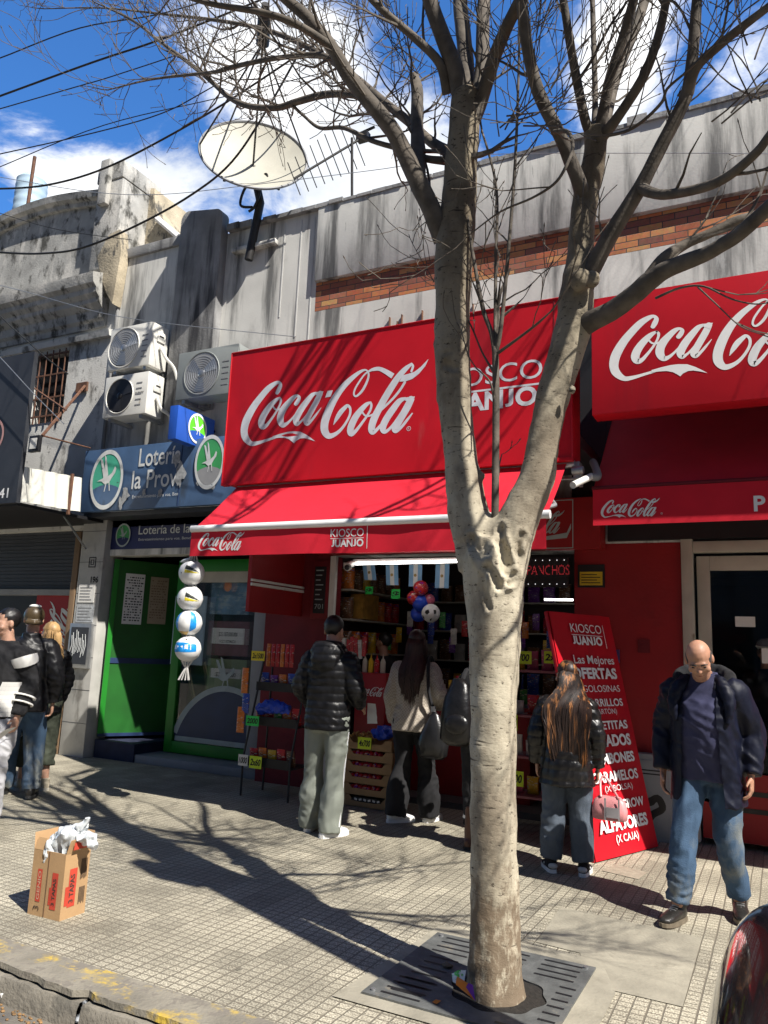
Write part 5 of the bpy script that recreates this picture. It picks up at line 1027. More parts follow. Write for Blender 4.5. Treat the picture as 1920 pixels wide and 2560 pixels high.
for i in range(260):
    x = rt.uniform(-5, -1.6); y = 2.685-abs(rt.gauss(0, .05)); c = V(x, y, -.136); s_ = rt.uniform(.004, .013); gl.ell(c, (s_, s_*.8, s_*.5), n=5, m=4)
tag(obj('gutter_litter', gl, M('gutter crumbs', (.24, .14, .06), .9, .5, 30)), 'brown crumbs and dry leaf bits strewn along the gutter', 'litter', kind='stuff')
# ------------------------------------------------------------------ carton and bag
BA, BB, BC = aZ(68, 2284), aZ(148, 2304), aZ(211, 2281); BD = BA+(BC-BB); hB = .345
bx = thing('carton', 'tall open cardboard carton with red printed panels standing near the kerb', 'box', (BA+BC)/2)
def wallp(mb, a, b, z0, z1, t=.004):
    d = (b-a).normalized(); n = V(d.y, -d.x, 0)*t; return mb.add([a+Z_*z0, b+Z_*z0, b+n*-1+Z_*z0, a-n+Z_*z0, a+Z_*z1, b+Z_*z1, b-n+Z_*z1, a-n+Z_*z1], [(0,3,2,1),(4,5,6,7),(0,1,5,4),(1,2,6,5),(2,3,7,6),(3,0,4,7)])
body = MB()
for a, b_ in ((BA, BB), (BB, BC), (BC, BD), (BD, BA)): wallp(body, a, b_, 0, hB)
body.quad(BA+Z_*.004, BB+Z_*.004, BC+Z_*.004, BD+Z_*.004)
obj('body', body, m_card, bx)
fp_ = MB()
def flap(a, b, out, h, up): a, b = a+Z_*hB, b+Z_*hB; o_ = Vector(out)*h; ins = (b-a)*.04; fp_.add([a, b, b-ins+o_+Z_*up, a+ins+o_+Z_*up, a+V(0, 0, -.003), b+V(0, 0, -.003), b-ins+o_+Z_*(up-.003), a+ins+o_+Z_*(up-.003)], [(0,1,2,3),(7,6,5,4),(0,4,5,1),(1,5,6,2),(2,6,7,3),(3,7,4,0)])
nf = lambda a, b: V((b-a).y, -(b-a).x, 0).normalized()
flap(BB, BC, nf(BB, BC), .02, .075); flap(BC, BD, nf(BC, BD), .03, .09); flap(BD, BA, nf(BD, BA), .015, .085); flap(BA, BA.lerp(BB, .3), nf(BA, BB), -.02, .06)
obj('flap', fp_, m_card, bx, smooth=0)
ml = BA.lerp(BB, .5); nF, nR = nf(BA, BB), nf(BB, BC); uF, uR = (BB-BA).normalized(), (BC-BB).normalized()
obj('seam', MB().box(0, 0, 0, 0, 0, 0).map(lambda v: ml) if False else wallp(MB(), ml+nF*.002-uF*.003, ml+nF*.002+uF*.003, 0.003, hB), M('carton seam', (.16, .09, .045), .9, .1, 9), bx)
m_redpr = M('red carton print', (.52, .055, .03), .7, .12, 9)
def stamp(mb, o, u, n, s0, s1, z0, z1, e=.002): return mb.flat([o+u*s0+n*e+Z_*z0, o+u*s1+n*e+Z_*z0, o+u*s1+n*e+Z_*z1, o+u*s0+n*e+Z_*z1])
wF = (BB-BA).length; wR = (BC-BB).length
pr_ = MB(); stamp(pr_, BA, uF, nF, wF*.20, wF*.34, .075, .245); stamp(pr_, BA, uF, nF, wF*.66, wF*.84, .05, .24); stamp(pr_, BA, uF, nF, wF*.60, wF*.655, .07, .16); stamp(pr_, BB, uR, nR, wR*.22, wR*.52, .06, .26); stamp(pr_, BB, uR, nR, wR*.10, wR*.215, .07, .17)
pr_.flat([BB+uR*wR*.15+nR*(.022+.003)+Z_*(hB+.02), BB+uR*wR*.7+nR*.025+Z_*(hB+.02), BB+uR*wR*.68+nR*.027+Z_*(hB+.06), BB+uR*wR*.17+nR*.027+Z_*(hB+.06)])
obj('red_print', pr_, m_redpr, bx, fix=False)
lt = MB(); text(lt, '3 TAPAS', BA+uF*wF*.79+nF*.003+Z_*.07, Z_, -uF, wF*.085, .14, .03); text(lt, '3 TAPAS', BB+uR*wR*.43+nR*.003+Z_*.08, Z_, -uR, wR*.16, .15, .03); text(lt, '3', BA+uF*wF*.34+nF*.003+Z_*.03, Z_, -uF, wF*.17)
for k in range(6): stamp(lt, BB, uR, nR, wR*(.66+.045*k), wR*(.685+.045*k), .19+.004*(k % 3), .30, .0025)
for k in range(5): stamp(lt, BB, uR, nR, wR*(.66+.05*k), wR*(.69+.05*k), .06+.01*(k % 2), .15, .0025)
obj('black_print', lt, M('dark carton print', (.055, .035, .025), .8, .2, 9), bx, fix=False)
lt = MB(); text(lt, 'GENIO', BA+uF*wF*.31+nF*.003+Z_*.085, Z_, -uF, wF*.08, .15, .02); obj('pale_lettering', lt, M('pale carton print', (.55, .33, .22), .7, .05, 9), bx, fix=False)
bgp = thing('plastic_bag', 'crumpled white plastic bags spilling out of the cardboard carton', 'bag', (BA+BC)/2+Z_*.34)
m_bag = M('thin white plastic', (.74, .78, .80), .35, .06, 9, trans=.25, bump=.25, bscale=30)
def bagp(pts, rad, sd):
    g = MB(); g.tube(spline(pts, 10), [r[0] for r in spline([(r,) for r in rad], 10)], 30)
    for i, v in enumerate(g.v): g.v[i] = v+V(noise.noise(v*26+V(sd, 0, 0))+.22*noise.noise(v*60), noise.noise(v*26+V(0, sd, 0))+.22*noise.noise(v*60+V(3, 0, 0)), noise.noise(v*26+V(0, 0, sd))+.22*noise.noise(v*60+V(0, 3, 0)))*.026
    return g
c0 = (BA+BC)/2+Z_*.33
obj('main_bag', bagp([c0+V(-.02, 0, -.02), c0+V(.03, 0, .06), c0+V(.10, 0, .09), c0+V(.15, .0, .10)], [.05, .075, .06, .02], 1), m_bag, bgp, smooth=50)
obj('upper_handle', bagp([c0+V(.10, 0, .09), c0+V(.13, 0, .14), c0+V(.165, 0, .19)], [.03, .035, .012], 2), m_bag, bgp, smooth=50)
obj('side_handle', bagp([c0+V(.12, 0, .09), c0+V(.19, 0, .09), c0+V(.25, 0, .055)], [.03, .04, .012], 3), m_bag, bgp, smooth=50)
obj('left_handle', bagp([c0+V(-.03, -.05, -.06), c0+V(-.02, -.06, .03), c0+V(-.04, -.06, .10)], [.035, .03, .01], 4), m_bag, bgp, smooth=50)
# ------------------------------------------------------------------ parked car at the right edge
def build_car():
    car = thing('parked_car', 'dark glossy car parked along the kerb, only its rounded corner showing', 'car', (1.9, 1.95, -.14))
    m_paint = M('black car paint', (.016, .013, .014), .12, .2, 3, coat=.8, spec=.6); m_tyre = M('tyre', (.02, .02, .02), .8, .2, 20)
    g0 = -.14; ym, yM = 1.12, 2.80
    prof = [(-.21, .42, .66), (-.20, .25, .88), (-.14, .22, 1.02), (-.04, .20, 1.08), (.2, .20, 1.11), (.9, .19, 1.13), (1.5, .19, 1.10), (2.6, .19, 1.08), (3.5, .2, 1.02), (3.9, .22, .92), (4.05, .28, .75), (4.08, .40, .60)]
    rings = []
    for k, (x, z0, z1) in enumerate(prof):
        ins = (.30, .16, .07, .02, 0, 0, 0, 0, .02, .08, .18, .3)[k]; a, b = ym+ins, yM-ins; h = z1-z0; r = []
        for (fy, fz) in ((0, .15), (0, .45), (.015, .75), (.06, .93), (.16, 1), (.5, 1.02), (.84, 1), (.94, .93), (.985, .75), (1, .45), (1, .15), (.92, 0), (.5, 0), (.08, 0)): r.append((x, a+(b-a)*fy, g0+z0+h*fz))
        rings.append(r)
    bd = obj('body', MB().loft(rings), m_paint, car, smooth=50); md = bd.modifiers.new('s', 'SUBSURF'); md.levels = 2; md.render_levels = 2
    cab = []
    for x, z, i in ((.75, 1.08, .10), (1.2, 1.40, .20), (1.6, 1.47, .22), (2.4, 1.45, .22), (3.1, 1.12, .12)):
        cab.append([(x, ym+i*.4, g0+1.05), (x, ym+i, g0+z), (x, (ym+yM)/2, g0+z+.02), (x, yM-i, g0+z), (x, yM-i*.4, g0+1.05)])
    obj('cabin', MB().loft(cab), m_glassdark, car, smooth=50)
    for x in (.62, 3.2):
        for y in (ym+.02, yM-.02):
            s = 1 if y > 2 else -1; w_ = obj('wheel', MB().tube([(x, y-s*.2, g0+.31), (x, y-s*.03, g0+.31), (x, y, g0+.31)], [.31, .31, .29], 28), m_tyre, car)
            obj('rim', MB().cyl((x, y+s*.001, g0+.31), (x, y+s*.012, g0+.31), .19, 20), m_alu, w_)
    obj('bumper_trim', MB().tube([(-.16, yM-.03, .36), (-.30, yM-.22, .36), (-.335, 2.3, .36), (-.335, 1.7, .36), (-.30, ym+.22, .36), (-.16, ym+.03, .36)], .035, 8), m_black, car)
    tl = obj('tail_lamp', MB().loft([[(-.165, yM-.145, .50), (-.05, yM-.035, .50), (-.02, yM-.025, .72), (-.15, yM-.13, .74)], [(-.185, yM-.135, .50), (-.06, yM-.022, .50), (-.03, yM-.012, .72), (-.165, yM-.118, .74)]]), M('red lamp glass', (.55, .015, .03), .1, .1, 30, coat=1), car)
    obj('number_plate', MB().box(-.345, -.335, 1.75, 2.2, .42, .54), m_paper, car)
build_car()
# ------------------------------------------------------------------ people
def ering(c, u, v, ru, rv, n=20, p=2.0):
    c, u, v = Vector(c), Vector(u), Vector(v); o = []
    for k in range(n):
        a = 2*math.pi*k/n; ca, sa = math.cos(a), math.sin(a); q = (abs(ca)**p+abs(sa)**p)**(-1/p) if p != 2 else 1; o.append(c+u*ru*ca*q+v*rv*sa*q)
    return o
SK = {}
def skin(name, c):
    if name not in SK: SK[name] = M('skin '+name, c, .5, .10, 14, bump=.06, bscale=220, sub=.12)
    return SK[name]
def lerp3(pts, n=4): return [V(*p) for p in spline([tuple(p) for p in pts], n)]
STAND = dict(hipL=(-.09, 0, .90), kneeL=(-.10, .015, .49), ankL=(-.105, -.01, .085), hipR=(.09, 0, .90), kneeR=(.10, .015, .49), ankR=(.105, -.01, .085), footL=-8, footR=8,
             shL=(-.185, 0, 1.42), elL=(-.235, -.02, 1.14), wrL=(-.245, .05, .90), shR=(.185, 0, 1.42), elR=(.235, -.02, 1.14), wrR=(.245, .05, .90), handL=(0, .25, -1), handR=(0, .25, -1), curl=.5)
def human(label, pos, yaw, H, tone, pose, top, pants, shoes, hair=None, head=(0, 0, 0), heavy=0.0, eyes=True, face=True, lean=0.0, lod=1.0, category='person'):
    J = dict(STAND); J.update(pose); k = H/1.75
    for q_ in ('elL', 'elR', 'wrL', 'wrR', 'shL', 'shR'): a_ = J[q_]; J[q_] = (a_[0]*(.93 if q_[0] == 's' else .84), a_[1], a_[2])
    pos = Vector(pos); RZ = Matrix.Rotation(R(yaw), 3, 'Z')
    t = thing('person', label, category, pos)
    loc = lambda v: pos+RZ@(Vector(v)*k)
    def put(name, mb, mat, par=t, sm=60, fix=False): mb.map(loc); return obj(name, mb, mat, par, smooth=sm, fix=fix)
    sp = lambda z: V(0, lean*max(0, z-.9), z)     # the spine bends forward above the hips
    ms = skin(tone[0], tone[1])
    # ---- body: one continuous surface
    b = MB(); hv = heavy
    tor = [(.86, .145, .10, -.005), (.95, .155, .11+hv*.3, 0), (1.06, .145+hv*.3, .105+hv*.8, .01), (1.2, .155+hv*.2, .115+hv*.6, .01), (1.30, .160, .115+hv*.2, .0), (1.37, .145, .095, -.01), (1.42, .095, .075, -.01), (1.46, .062, .062, -.005), (1.50, .055, .058, 0)]
    b.loft([ering(sp(z)+V(0, y, 0), X_, Y_, rx, ry, 20) for z, rx, ry, y in tor])
    HC = sp(1.515)+V(0, .012, 0)+V(*pose.get('headoff', (0, 0, 0))); HM = Matrix.Rotation(R(head[0]), 3, 'Z')@Matrix.Rotation(R(head[1]), 3, 'X')@Matrix.Rotation(R(head[2]), 3, 'Y')
    hp = lambda x, y, z: HC+HM@V(x, y, z)
    b.tube([sp(1.46), HC, hp(0, .005, .06)], [.062, .056, .056], 14)
    b.ell(hp(0, -.008, .150), (.074, .092, .088), HM); b.ell(hp(0, .030, .105), (.066, .066, .080), HM); b.ell(hp(0, .045, .052), (.047, .046, .040), HM); b.ell(hp(0, .073, .034), (.022, .020, .018), HM)
    if face:
        b.loft([ering(hp(0, .082, .122), HM@X_, HM@Y_, .009, .012, 8), ering(hp(0, .100, .098), HM@X_, HM@Y_, .013, .016, 8), ering(hp(0, .106, .084), HM@X_, HM@Y_, .017, .016, 8), ering(hp(0, .090, .076), HM@X_, HM@Y_, .012, .010, 8)])
        b.ell(hp(0, .083, .134), (.046, .010, .010), HM); b.ell(hp(0, .083, .058), (.024, .013, .008), HM); b.ell(hp(0, .080, .049), (.020, .013, .008), HM)
        for s in (-1, 1): b.ell(hp(s*.045, .062, .086), (.022, .022, .022), HM)
    for s in (-1, 1): b.ell(hp(s*.077, -.005, .112), (.012, .020, .034), HM@Matrix.Rotation(s*.25, 3, 'Z'), 10, 8)
    for s in 'LR':
        q = [J['sh'+s], J['el'+s], J['wr'+s]]; q = [V(a[0]*.90, a[1], a[2]-.045)+V(0, lean*max(0, a[2]-.9), 0) if i == 0 else V(*a) for i, a in enumerate(q)]; J['_'+s] = q
        P = [q[0], q[0].lerp(q[1], .5), q[1], q[1].lerp(q[2], .4), q[2]]; b.tube(P, [.050, .045, .038, .037, .026], 12)
        b.tube([sp(1.38), q[0]], [.07, .05], 10)
        h = [V(*J['hip'+s]), V(*J['knee'+s]), V(*J['ank'+s])]; P = [h[0]+V(0, 0, .02), h[0].lerp(h[1], .45), h[1], h[1].lerp(h[2], .35), h[2]]; b.tube(P, [.088, .072, .052, .052, .036], 14)
        fa = R(J['foot'+s]); fd = V(math.sin(fa), math.cos(fa), 0); a = h[2]; b.tube([a+fd*-.04+V(0, 0, -.03), a+fd*.08+V(0, 0, -.05), a+fd*.16+V(0, 0, -.06)], [.035, .032, .02], 10)
        # hand: palm, four bent fingers of unequal length, thumb off the side
        hd = V(*J['hand'+s]).normalized(); sg = -1 if s == 'L' else 1; side = V(0, 1, 0); side = (side-hd*side.dot(hd)); side = side.normalized() if side.length > .2 else V(0, 0, 1); nn = hd.cross(side).normalized()
        if nn.x*sg > 0: nn = -nn      # palm faces the thigh
        c = q[2]+hd*.05; b.loft([ering(q[2], side, nn, .026, .020, 12), ering(c, side, nn, .040, .016, 12, 2.6), ering(c+hd*.045, side, nn, .042, .014, 12, 2.6), ering(c+hd*.055, side, nn, .036, .010, 12)])
        cu = J['curl']
        for i, ln in enumerate((.072, .080, .074, .058)):
            r0 = c+hd*.045+side*(.030-.020*i); p1 = r0+(hd*math.cos(cu*.5)+nn*math.sin(cu*.5))*ln*.45; p2 = p1+(hd*math.cos(cu*1.2)+nn*math.sin(cu*1.2))*ln*.32; p3 = p2+(hd*math.cos(cu*1.9)+nn*math.sin(cu*1.9))*ln*.26; b.tube([r0-hd*.02, r0, p1, p2, p3], [.010, .0095, .009, .0082, .007], 8)
        r0 = c+side*.032-hd*.015; p1 = r0+(hd*.6+side*.7+nn*.3)*.036; p2 = p1+(hd*.9+side*.25+nn*.3)*.03; b.tube([r0-side*.015, r0, p1, p2], [.012, .0115, .010, .008], 8)
    bd = fuse(b, .0068*lod, 2); put('body', bd, ms)
    if eyes:
        for s in (-1, 1):
            e = MB(); e.ell(hp(s*.031, .082, .112), (.013, .008, .0055), HM, 12, 8); put('eye', e, m_black)
            e = MB(); e.tube([hp(s*.014, .096, .130), hp(s*.032, .095, .136), hp(s*.050, .082, .130)], [.004, .005, .003], 6); put('eyebrow', e, m_hairblack if not hair or hair['mat'] is m_hairgrey else hair['mat'])
        e = MB(); e.tube([hp(-.022, .084, .0535), hp(0, .0955, .0535), hp(.022, .084, .0535)], [.002, .003, .002], 6); put('mouth', e, M('lips', (.20, .06, .045), .5, .1, 20))
    def wrinkle(m, amt, sc=9, st=(1, 1, .45), quilt=None, seed=0):
        for i, v in enumerate(m.v):
            w_ = .55*v.z+.45*v.x*math.sin(v.z*5+seed)+.4*v.y*math.cos(v.z*4+seed)
            d = amt*(1.1*noise.noise(V(v.x*sc*.8+seed, v.y*sc*.8, w_*sc*1.1))+.9*(.5-abs(noise.noise(V(v.x*sc*1.2, v.y*sc*1.2+seed, w_*sc*2.4)))*2.2)+.35*noise.noise(V(v.x*sc*3.2, v.y*sc*3.2, w_*sc*5+seed)))
            if quilt: zz = v.z+.012*noise.noise(v*5)+.15*v.y*0; d += quilt[1]*(abs(math.sin(zz*math.pi/quilt[0]))**.45-.75)
            m.v[i] = v+m.n[i]*d
        return m
    # ---- trousers
    pz = pants; ez = pz.get('ease', .02); tr = MB()
    tr.loft([ering(V(0, 0, pz.get('low', .80)), X_, Y_, .155+ez, .105+ez+hv*.2, 20), ering((0, -.012, .88), X_, Y_, .165+ez, .125+ez+hv*.2, 20), ering((0, -.005, .97), X_, Y_, .16+ez, .112+ez+hv*.5, 20), ering(sp(1.03), X_, Y_, .15+ez, .108+ez+hv*.7, 20)])
    for s in 'LR':
        h = [V(*J['hip'+s]), V(*J['knee'+s]), V(*J['ank'+s])]; end = h[1].lerp(h[2], pz.get('len', 1.0)); P = [h[0]+V(0, -.01, .03), h[0].lerp(h[1], .45), h[1], h[1].lerp(end, .5), end+V(0, 0, pz.get('hem', -.02))]; w = pz.get('flare', 1.0)
        P = lerp3(P, 4); rad = [r for (r,) in spline([(.098+ez,), (.084+ez,), (.064+ez*1.2,), ((.060+ez)*w,), ((.052+ez)*w,)], 4)]; tr.tube(P, rad, 18)
    tm = wrinkle(fuse(tr, .0095*lod, 2), pz.get('wr', .010), 8, (1, 1, .8), seed=pos.x*3); put('trousers', tm, pz['mat'])
    if 'stripe' in pz:
        for s in ('LR' if pz.get('both') else 'R'):
            h = [V(*J['hip'+s]), V(*J['knee'+s]), V(*J['ank'+s])]; sg = 1 if s == 'R' else -1; m = MB()
            m.tube(lerp3([h[0].lerp(h[1], .22)+V(sg*(.093+ez), 0, 0), h[0].lerp(h[1], .5)+V(sg*(.082+ez), 0, 0), h[1]+V(sg*(.066+ez*1.2), 0, 0), h[2]+V(sg*(.055+ez)*pz.get('flare', 1), 0, 0)], 5), .007, 6); put('stripe', m, pz['stripe'])
    # ---- top garment(s)
    def garment(name, g, par=t):
        ea = g.get('ease', .025); m = MB(); z0 = g.get('hem', .84); fl = g.get('flare', 0)
        rr = [(z0, .165+ea+fl, .125+ea+hv*.5+fl*.8, 0), (.5*(z0+1.0), .165+ea+fl*.6, .122+ea+hv*.8+fl*.5, 0), (1.06, .155+ea+hv*.3, .115+ea+hv*.9, .008), (1.2, .165+ea+hv*.2, .122+ea+hv*.7, .008), (1.29, .172+ea, .122+ea+hv*.3, 0), (1.36, .158+ea*.8, .108+ea, -.008), (1.415, .118+ea*.6, .090+ea*.8, -.01), (1.455, .082+ea*.5, .075+ea*.5, -.008), (1.475, .072+ea*.4, .070+ea*.4, -.006)]
        m.loft([ering((sp(z) if z > .9 else V(0, 0, z))+V(0, y, 0), X_, Y_, a, b_, 24, 2.3) for z, a, b_, y in rr])
        if not g.get('vest'):
            for s in 'LR':
                q = J['_'+s]; e = q[1].lerp(q[2], g.get('sleeve', 1.0)); P = lerp3([q[0]+V(0, 0, -.005), q[0].lerp(q[1], .5), q[1], q[1].lerp(e, .5), e], 4); rad = [r for (r,) in spline([(.068+ea,), (.058+ea,), (.050+ea,), (.046+ea*.9,), (.036+ea*.7,)], 4)]; m.tube(P, rad, 16); m.ell(q[0]+V(0, 0, -.004), .064+ea); m.tube([sp(1.385), sp(1.37).lerp(q[0], .5), q[0]], [.075+ea*.7, .068+ea*.85, .060+ea], 14)
        if g.get('collar'): c = g['collar']; m.tube([sp(1.455)+V(0, -.012, 0), sp(1.455+c)+V(0, -.012, 0)], [.088, .082], 16)
        if g.get('hood'): m.ell(sp(1.455)+V(0, -.085, 0), (.145, .095, .10)); m.ell(sp(1.40)+V(0, -.13, 0), (.12, .06, .12)); m.tube([sp(1.47)+V(-.10, .05, -.01), sp(1.50)+V(-.095, -.05, .01), sp(1.50)+V(0, -.10, .02), sp(1.50)+V(.095, -.05, .01), sp(1.47)+V(.10, .05, -.01)], .038, 10)
        f = wrinkle(fuse(m, .0095*lod, 2), g.get('wr', .009), 8, g.get('wst', (1, 1, .8)), g.get('quilt'), seed=pos.x*5+2)
        if g.get('open'):
            w0, w1 = g['open']; keep = [not (v.y > .0 and abs(v.x-.01) < w0+(w1-w0)*max(0, min(1, (v.z-z0)/(1.45-z0))) and v.z < 1.5) for v in f.v]
            f.f = [q for q in f.f if all(keep[i] for i in q)]
        o_ = put(name, f, g['mat'], par); g['_rr'] = rr; return o_
    for g in top: o_ = garment(g.get('name', 'jacket'), g)
    # ---- shoes
    for s in 'LR':
        a = V(*J['ank'+s]); fa = R(J['foot'+s]); fd = V(math.sin(fa), math.cos(fa), 0); sd = V(fd.y, -fd.x, 0); g0 = a.z-.085; pit = J.get('pitch'+s, 0)
        def fp(y, z): return V(a.x, a.y, g0)+fd*y+Z_*(z+max(0, y)*pit)
        u = MB(); hi = shoes.get('high', .075)
        u.loft([ering(fp(-.075, .045), sd, Z_, .024, .030, 14), ering(fp(-.055, .05), sd, Z_, .037, .040, 14), ering(fp(0, .052), sd, Z_, .043, .042, 14), ering(fp(.08, .046), sd, Z_, .047, .034, 14), ering(fp(.14, .038), sd, Z_, .046, .027, 14), ering(fp(.18, .032), sd, Z_, .036, .020, 14), ering(fp(.20, .030), sd, Z_, .014, .012, 14)])
        u.tube([fp(-.015, .05), fp(-.02, .05+hi)], [.045, .046], 14)
        sh = put('shoe', fuse(u, .008, 2), shoes['mat']); m = MB(); ol = [(-.085, .0), (-.075, .028), (-.03, .040), (.05, .046), (.12, .050), (.17, .042), (.20, .022), (.21, 0)]; poly = ol+[(y, -x) for y, x in reversed(ol[1:-1])]
        m.prism([fp(y, .0)+sd*x for y, x in poly], Z_*shoes.get('sole_h', .026)); put('sole', m, shoes.get('sole', m_white), sh, 30, True)
        if 'lace' in shoes:
            m = MB()
            for i in range(5): m.tube([fp(.03+.02*i, .092-.008*i)-sd*.022, fp(.035+.02*i, .097-.008*i), fp(.03+.02*i, .092-.008*i)+sd*.022], .004, 5)
            put('lace', m, shoes['lace'], sh)
        if 'patch' in shoes:
            m = MB(); m.ell(fp(.06, .05), (.052, .03, .018), Matrix.Rotation(-fa, 3, 'Z')); m.ell(fp(-.06, .055), (.04, .03, .025), Matrix.Rotation(-fa, 3, 'Z')); put('panel', m, shoes['patch'], sh)
    # ---- hair
    if hair:
        m = MB(); kd = hair['kind']; hm = hair['mat']
        if kd in ('short', 'long'):
            g = MB(); g.ell(hp(0, -.016, .158), (.083, .098, .092), HM, 28, 20); keep = []
            inv = HM.transposed()
            for i, v in enumerate(g.v):
                l = inv@(v-HC); g.v[i] = v+(v-hp(0, -.01, .15)).normalized()*(.006*noise.noise(v*60)+.004*noise.noise(v*140)); keep.append(l.y < .045+(l.z-.17)*.6 and (l.z > .10 or l.y < -.02) and l.z > .05)
            g.f = [q for q in g.f if all(keep[i] for i in q)]; m = g
        if kd == 'fringe':
            g = MB(); g.ell(hp(0, -.016, .130), (.080, .092, .080), HM, 28, 20); inv = HM.transposed(); keep = []
            for v in g.v: l = inv@(v-HC); keep.append(l.y < .045 and .06 < l.z < .170)
            g.f = [q for q in g.f if all(keep[i] for i in q)]; m = g
        if kd == 'long':
            rh = random.Random(int(abs(pos.x)*100)); back = hair['back']
            for i in range(hair.get('n', 170)):
                a = rh.uniform(-1.0, 1.0); ang = a*hair.get('spread', 1.95); st = hp(.055*math.sin(ang)*rh.uniform(.2, 1), -.02-.05*abs(math.cos(ang))*rh.uniform(0, 1), .235-.02*rh.random()); md = hp(.092*math.sin(ang), -.03-.085*math.cos(ang), .12); nk = hp((.105+hair.get('full', 0))*math.sin(ang), -.045-(.085+hair.get('full', 0))*math.cos(ang)*.9, .0)
                ez_ = hair['end']+rh.uniform(0, .14)+.20*abs(a); w = hair.get('wide', .13); sh_ = V(w*math.sin(ang)*1.15+rh.uniform(-.01, .01), -back-.02+.03-.03*math.cos(ang)+rh.uniform(-.012, .012), 1.36); mid = V(w*math.sin(ang)*.95+rh.uniform(-.02, .02), -back-.015+rh.uniform(-.02, .015), (1.36+ez_)/2); en = V(w*math.sin(ang)*.75+rh.uniform(-.025, .025)+hair.get('drift', 0), -back+rh.uniform(-.02, .01), ez_)
                m.tube(lerp3([st, md, nk, sp(sh_.z)+V(sh_.x, sh_.y, 0), mid, en], 4), [.004, .005, .0055]+[.0052]*(len(lerp3([st, md, nk, sh_, mid, en], 4))-6)+[.0045, .003, .0012], 4, False)
        ho = put('hair', m, hm, t, 70)
    return t, loc, put, J, hp, HM
def lo(h, *p): return h[1](V(*p))
m_jean = M('washed denim', (.060, .105, .175), .9, .3, 5, 6, .35, 140, spec=.2, stain=[((.23, .235, .205), (.45, .66), 3.0, (1, 1, .7)), ((.03, .05, .09), (.58, .72), 5, (1, 1, .6))])
m_jean2 = M('grey blue denim', (.075, .095, .125), .85, .25, 7, 6, .35, 140, stain=[((.14, .16, .18), (.55, .72), 5, (1, 1, .6))])
m_navy = M('navy nylon', (.0042, .006, .018), .55, .25, 10, bump=.3, bscale=18, spec=.25)
m_sweat = M('faded navy sweater', (.036, .038, .088), .9, .2, 6, bump=.15, bscale=60, stain=[((.11, .11, .14), (.62, .74), 7, (1, 1, 1))])
m_puff = M('black puffer nylon', (.008, .008, .0095), .42, .3, 12, bump=.3, bscale=22, spec=.3)
m_leather = M('shiny black padded leather', (.008, .0075, .008), .33, .3, 12, bump=.5, bscale=26)
m_fleece = M('black fleece', (.013, .013, .015), .95, .3, 12, bump=.2, bscale=70)
m_sage = M('sage grey sweatpants', (.24, .26, .225), .9, .10, 5, bump=.1, bscale=60)
m_lgrey = M('light grey joggers', (.42, .42, .44), .9, .1, 6, bump=.15, bscale=50)
m_olive = M('olive cargo cloth', (.040, .048, .032), .85, .2, 7, bump=.2, bscale=50)
m_blackcloth = M('black cloth', (.010, .010, .012), .9, .3, 9, bump=.1)
m_boot = M('scuffed black boot leather', (.020, .018, .016), .38, .5, 14, bump=.4, bscale=60, stain=[((.12, .10, .07), (.64, .74), 12, (1, 1, 1))])
m_soleb = M('dusty sole', (.16, .13, .09), .8, .3, 14); m_soled = M('dark sole', (.03, .03, .03), .8, .2, 9)
m_hairblack = M('black hair', (.010, .009, .009), .45, .4, 30, stretch=(1, 1, .1)); m_hairgrey = M('short grey hair', (.045, .04, .038), .7, .4, 60)
m_hairbal = M('dark hair with copper streaks', (.022, .011, .008), .5, .5, 22, stretch=(1, 1, .08), stain=[((.34, .14, .045), (.50, .62), 26, (1, 1, .05))])
m_hairbrown = M('reddish brown hair', (.04, .017, .013), .55, .5, 24, stretch=(1, 1, .07))
m_hairblond = M('blond hair', (.45, .28, .12), .5, .3, 24, stretch=(1, 1, .1))
def mat_check():
    m = M('houndstooth wool', (.40, .35, .29), .95, .1, 6); nt = m.node_tree; N = nt.nodes; L = nt.links; b = N['Principled BSDF']; tc = N.new('ShaderNodeTexCoord'); ck = N.new('ShaderNodeTexChecker'); ck.inputs['Scale'].default_value = 70; ck.inputs['Color1'].default_value = (.46, .41, .345, 1); ck.inputs['Color2'].default_value = (.34, .295, .24, 1); L.new(tc.outputs['Object'], ck.inputs['Vector']); L.new(ck.outputs['Color'], b.inputs['Base Color']); return m
m_check = mat_check()
SKL = ('fair', (.52, .30, .21)); SKT = ('tan', (.46, .24, .155)); SKD = ('olive', (.36, .19, .12))
# 1 the bald man walking towards us
h1 = human('balding person looking down in an open navy jacket, jeans and black boots', (-.45, 5.46, 0), 176, 1.74, SKT,
    dict(hipL=(-.085, 0, .90), kneeL=(-.11, .02, .49), ankL=(-.14, -.14, .095), hipR=(.085, .01, .90), kneeR=(.12, .17, .51), ankR=(.165, .20, .085), footL=-12, footR=14, pitchR=.05, headoff=(0, .035, -.045),
         shL=(-.20, .0, 1.41), elL=(-.30, -.05, 1.13), wrL=(-.30, .03, .88), shR=(.20, .0, 1.41), elR=(.305, -.03, 1.13), wrR=(.31, .06, .86), curl=.7),
    [dict(name='sweater', mat=m_sweat, ease=.022, hem=.82, wr=.008, sleeve=.5, collar=.03), dict(name='jacket', mat=m_navy, ease=.034, hem=.68, flare=.03, wr=.010, open=(.125, .085))],
    dict(mat=m_jean, ease=.015, wr=.010, hem=.03, flare=1.05), dict(mat=m_boot, sole=m_soleb, high=.17, lace=m_steel, sole_h=.022), dict(kind='fringe', mat=m_hairgrey), head=(8, -33, 5), heavy=.045, lean=.15)
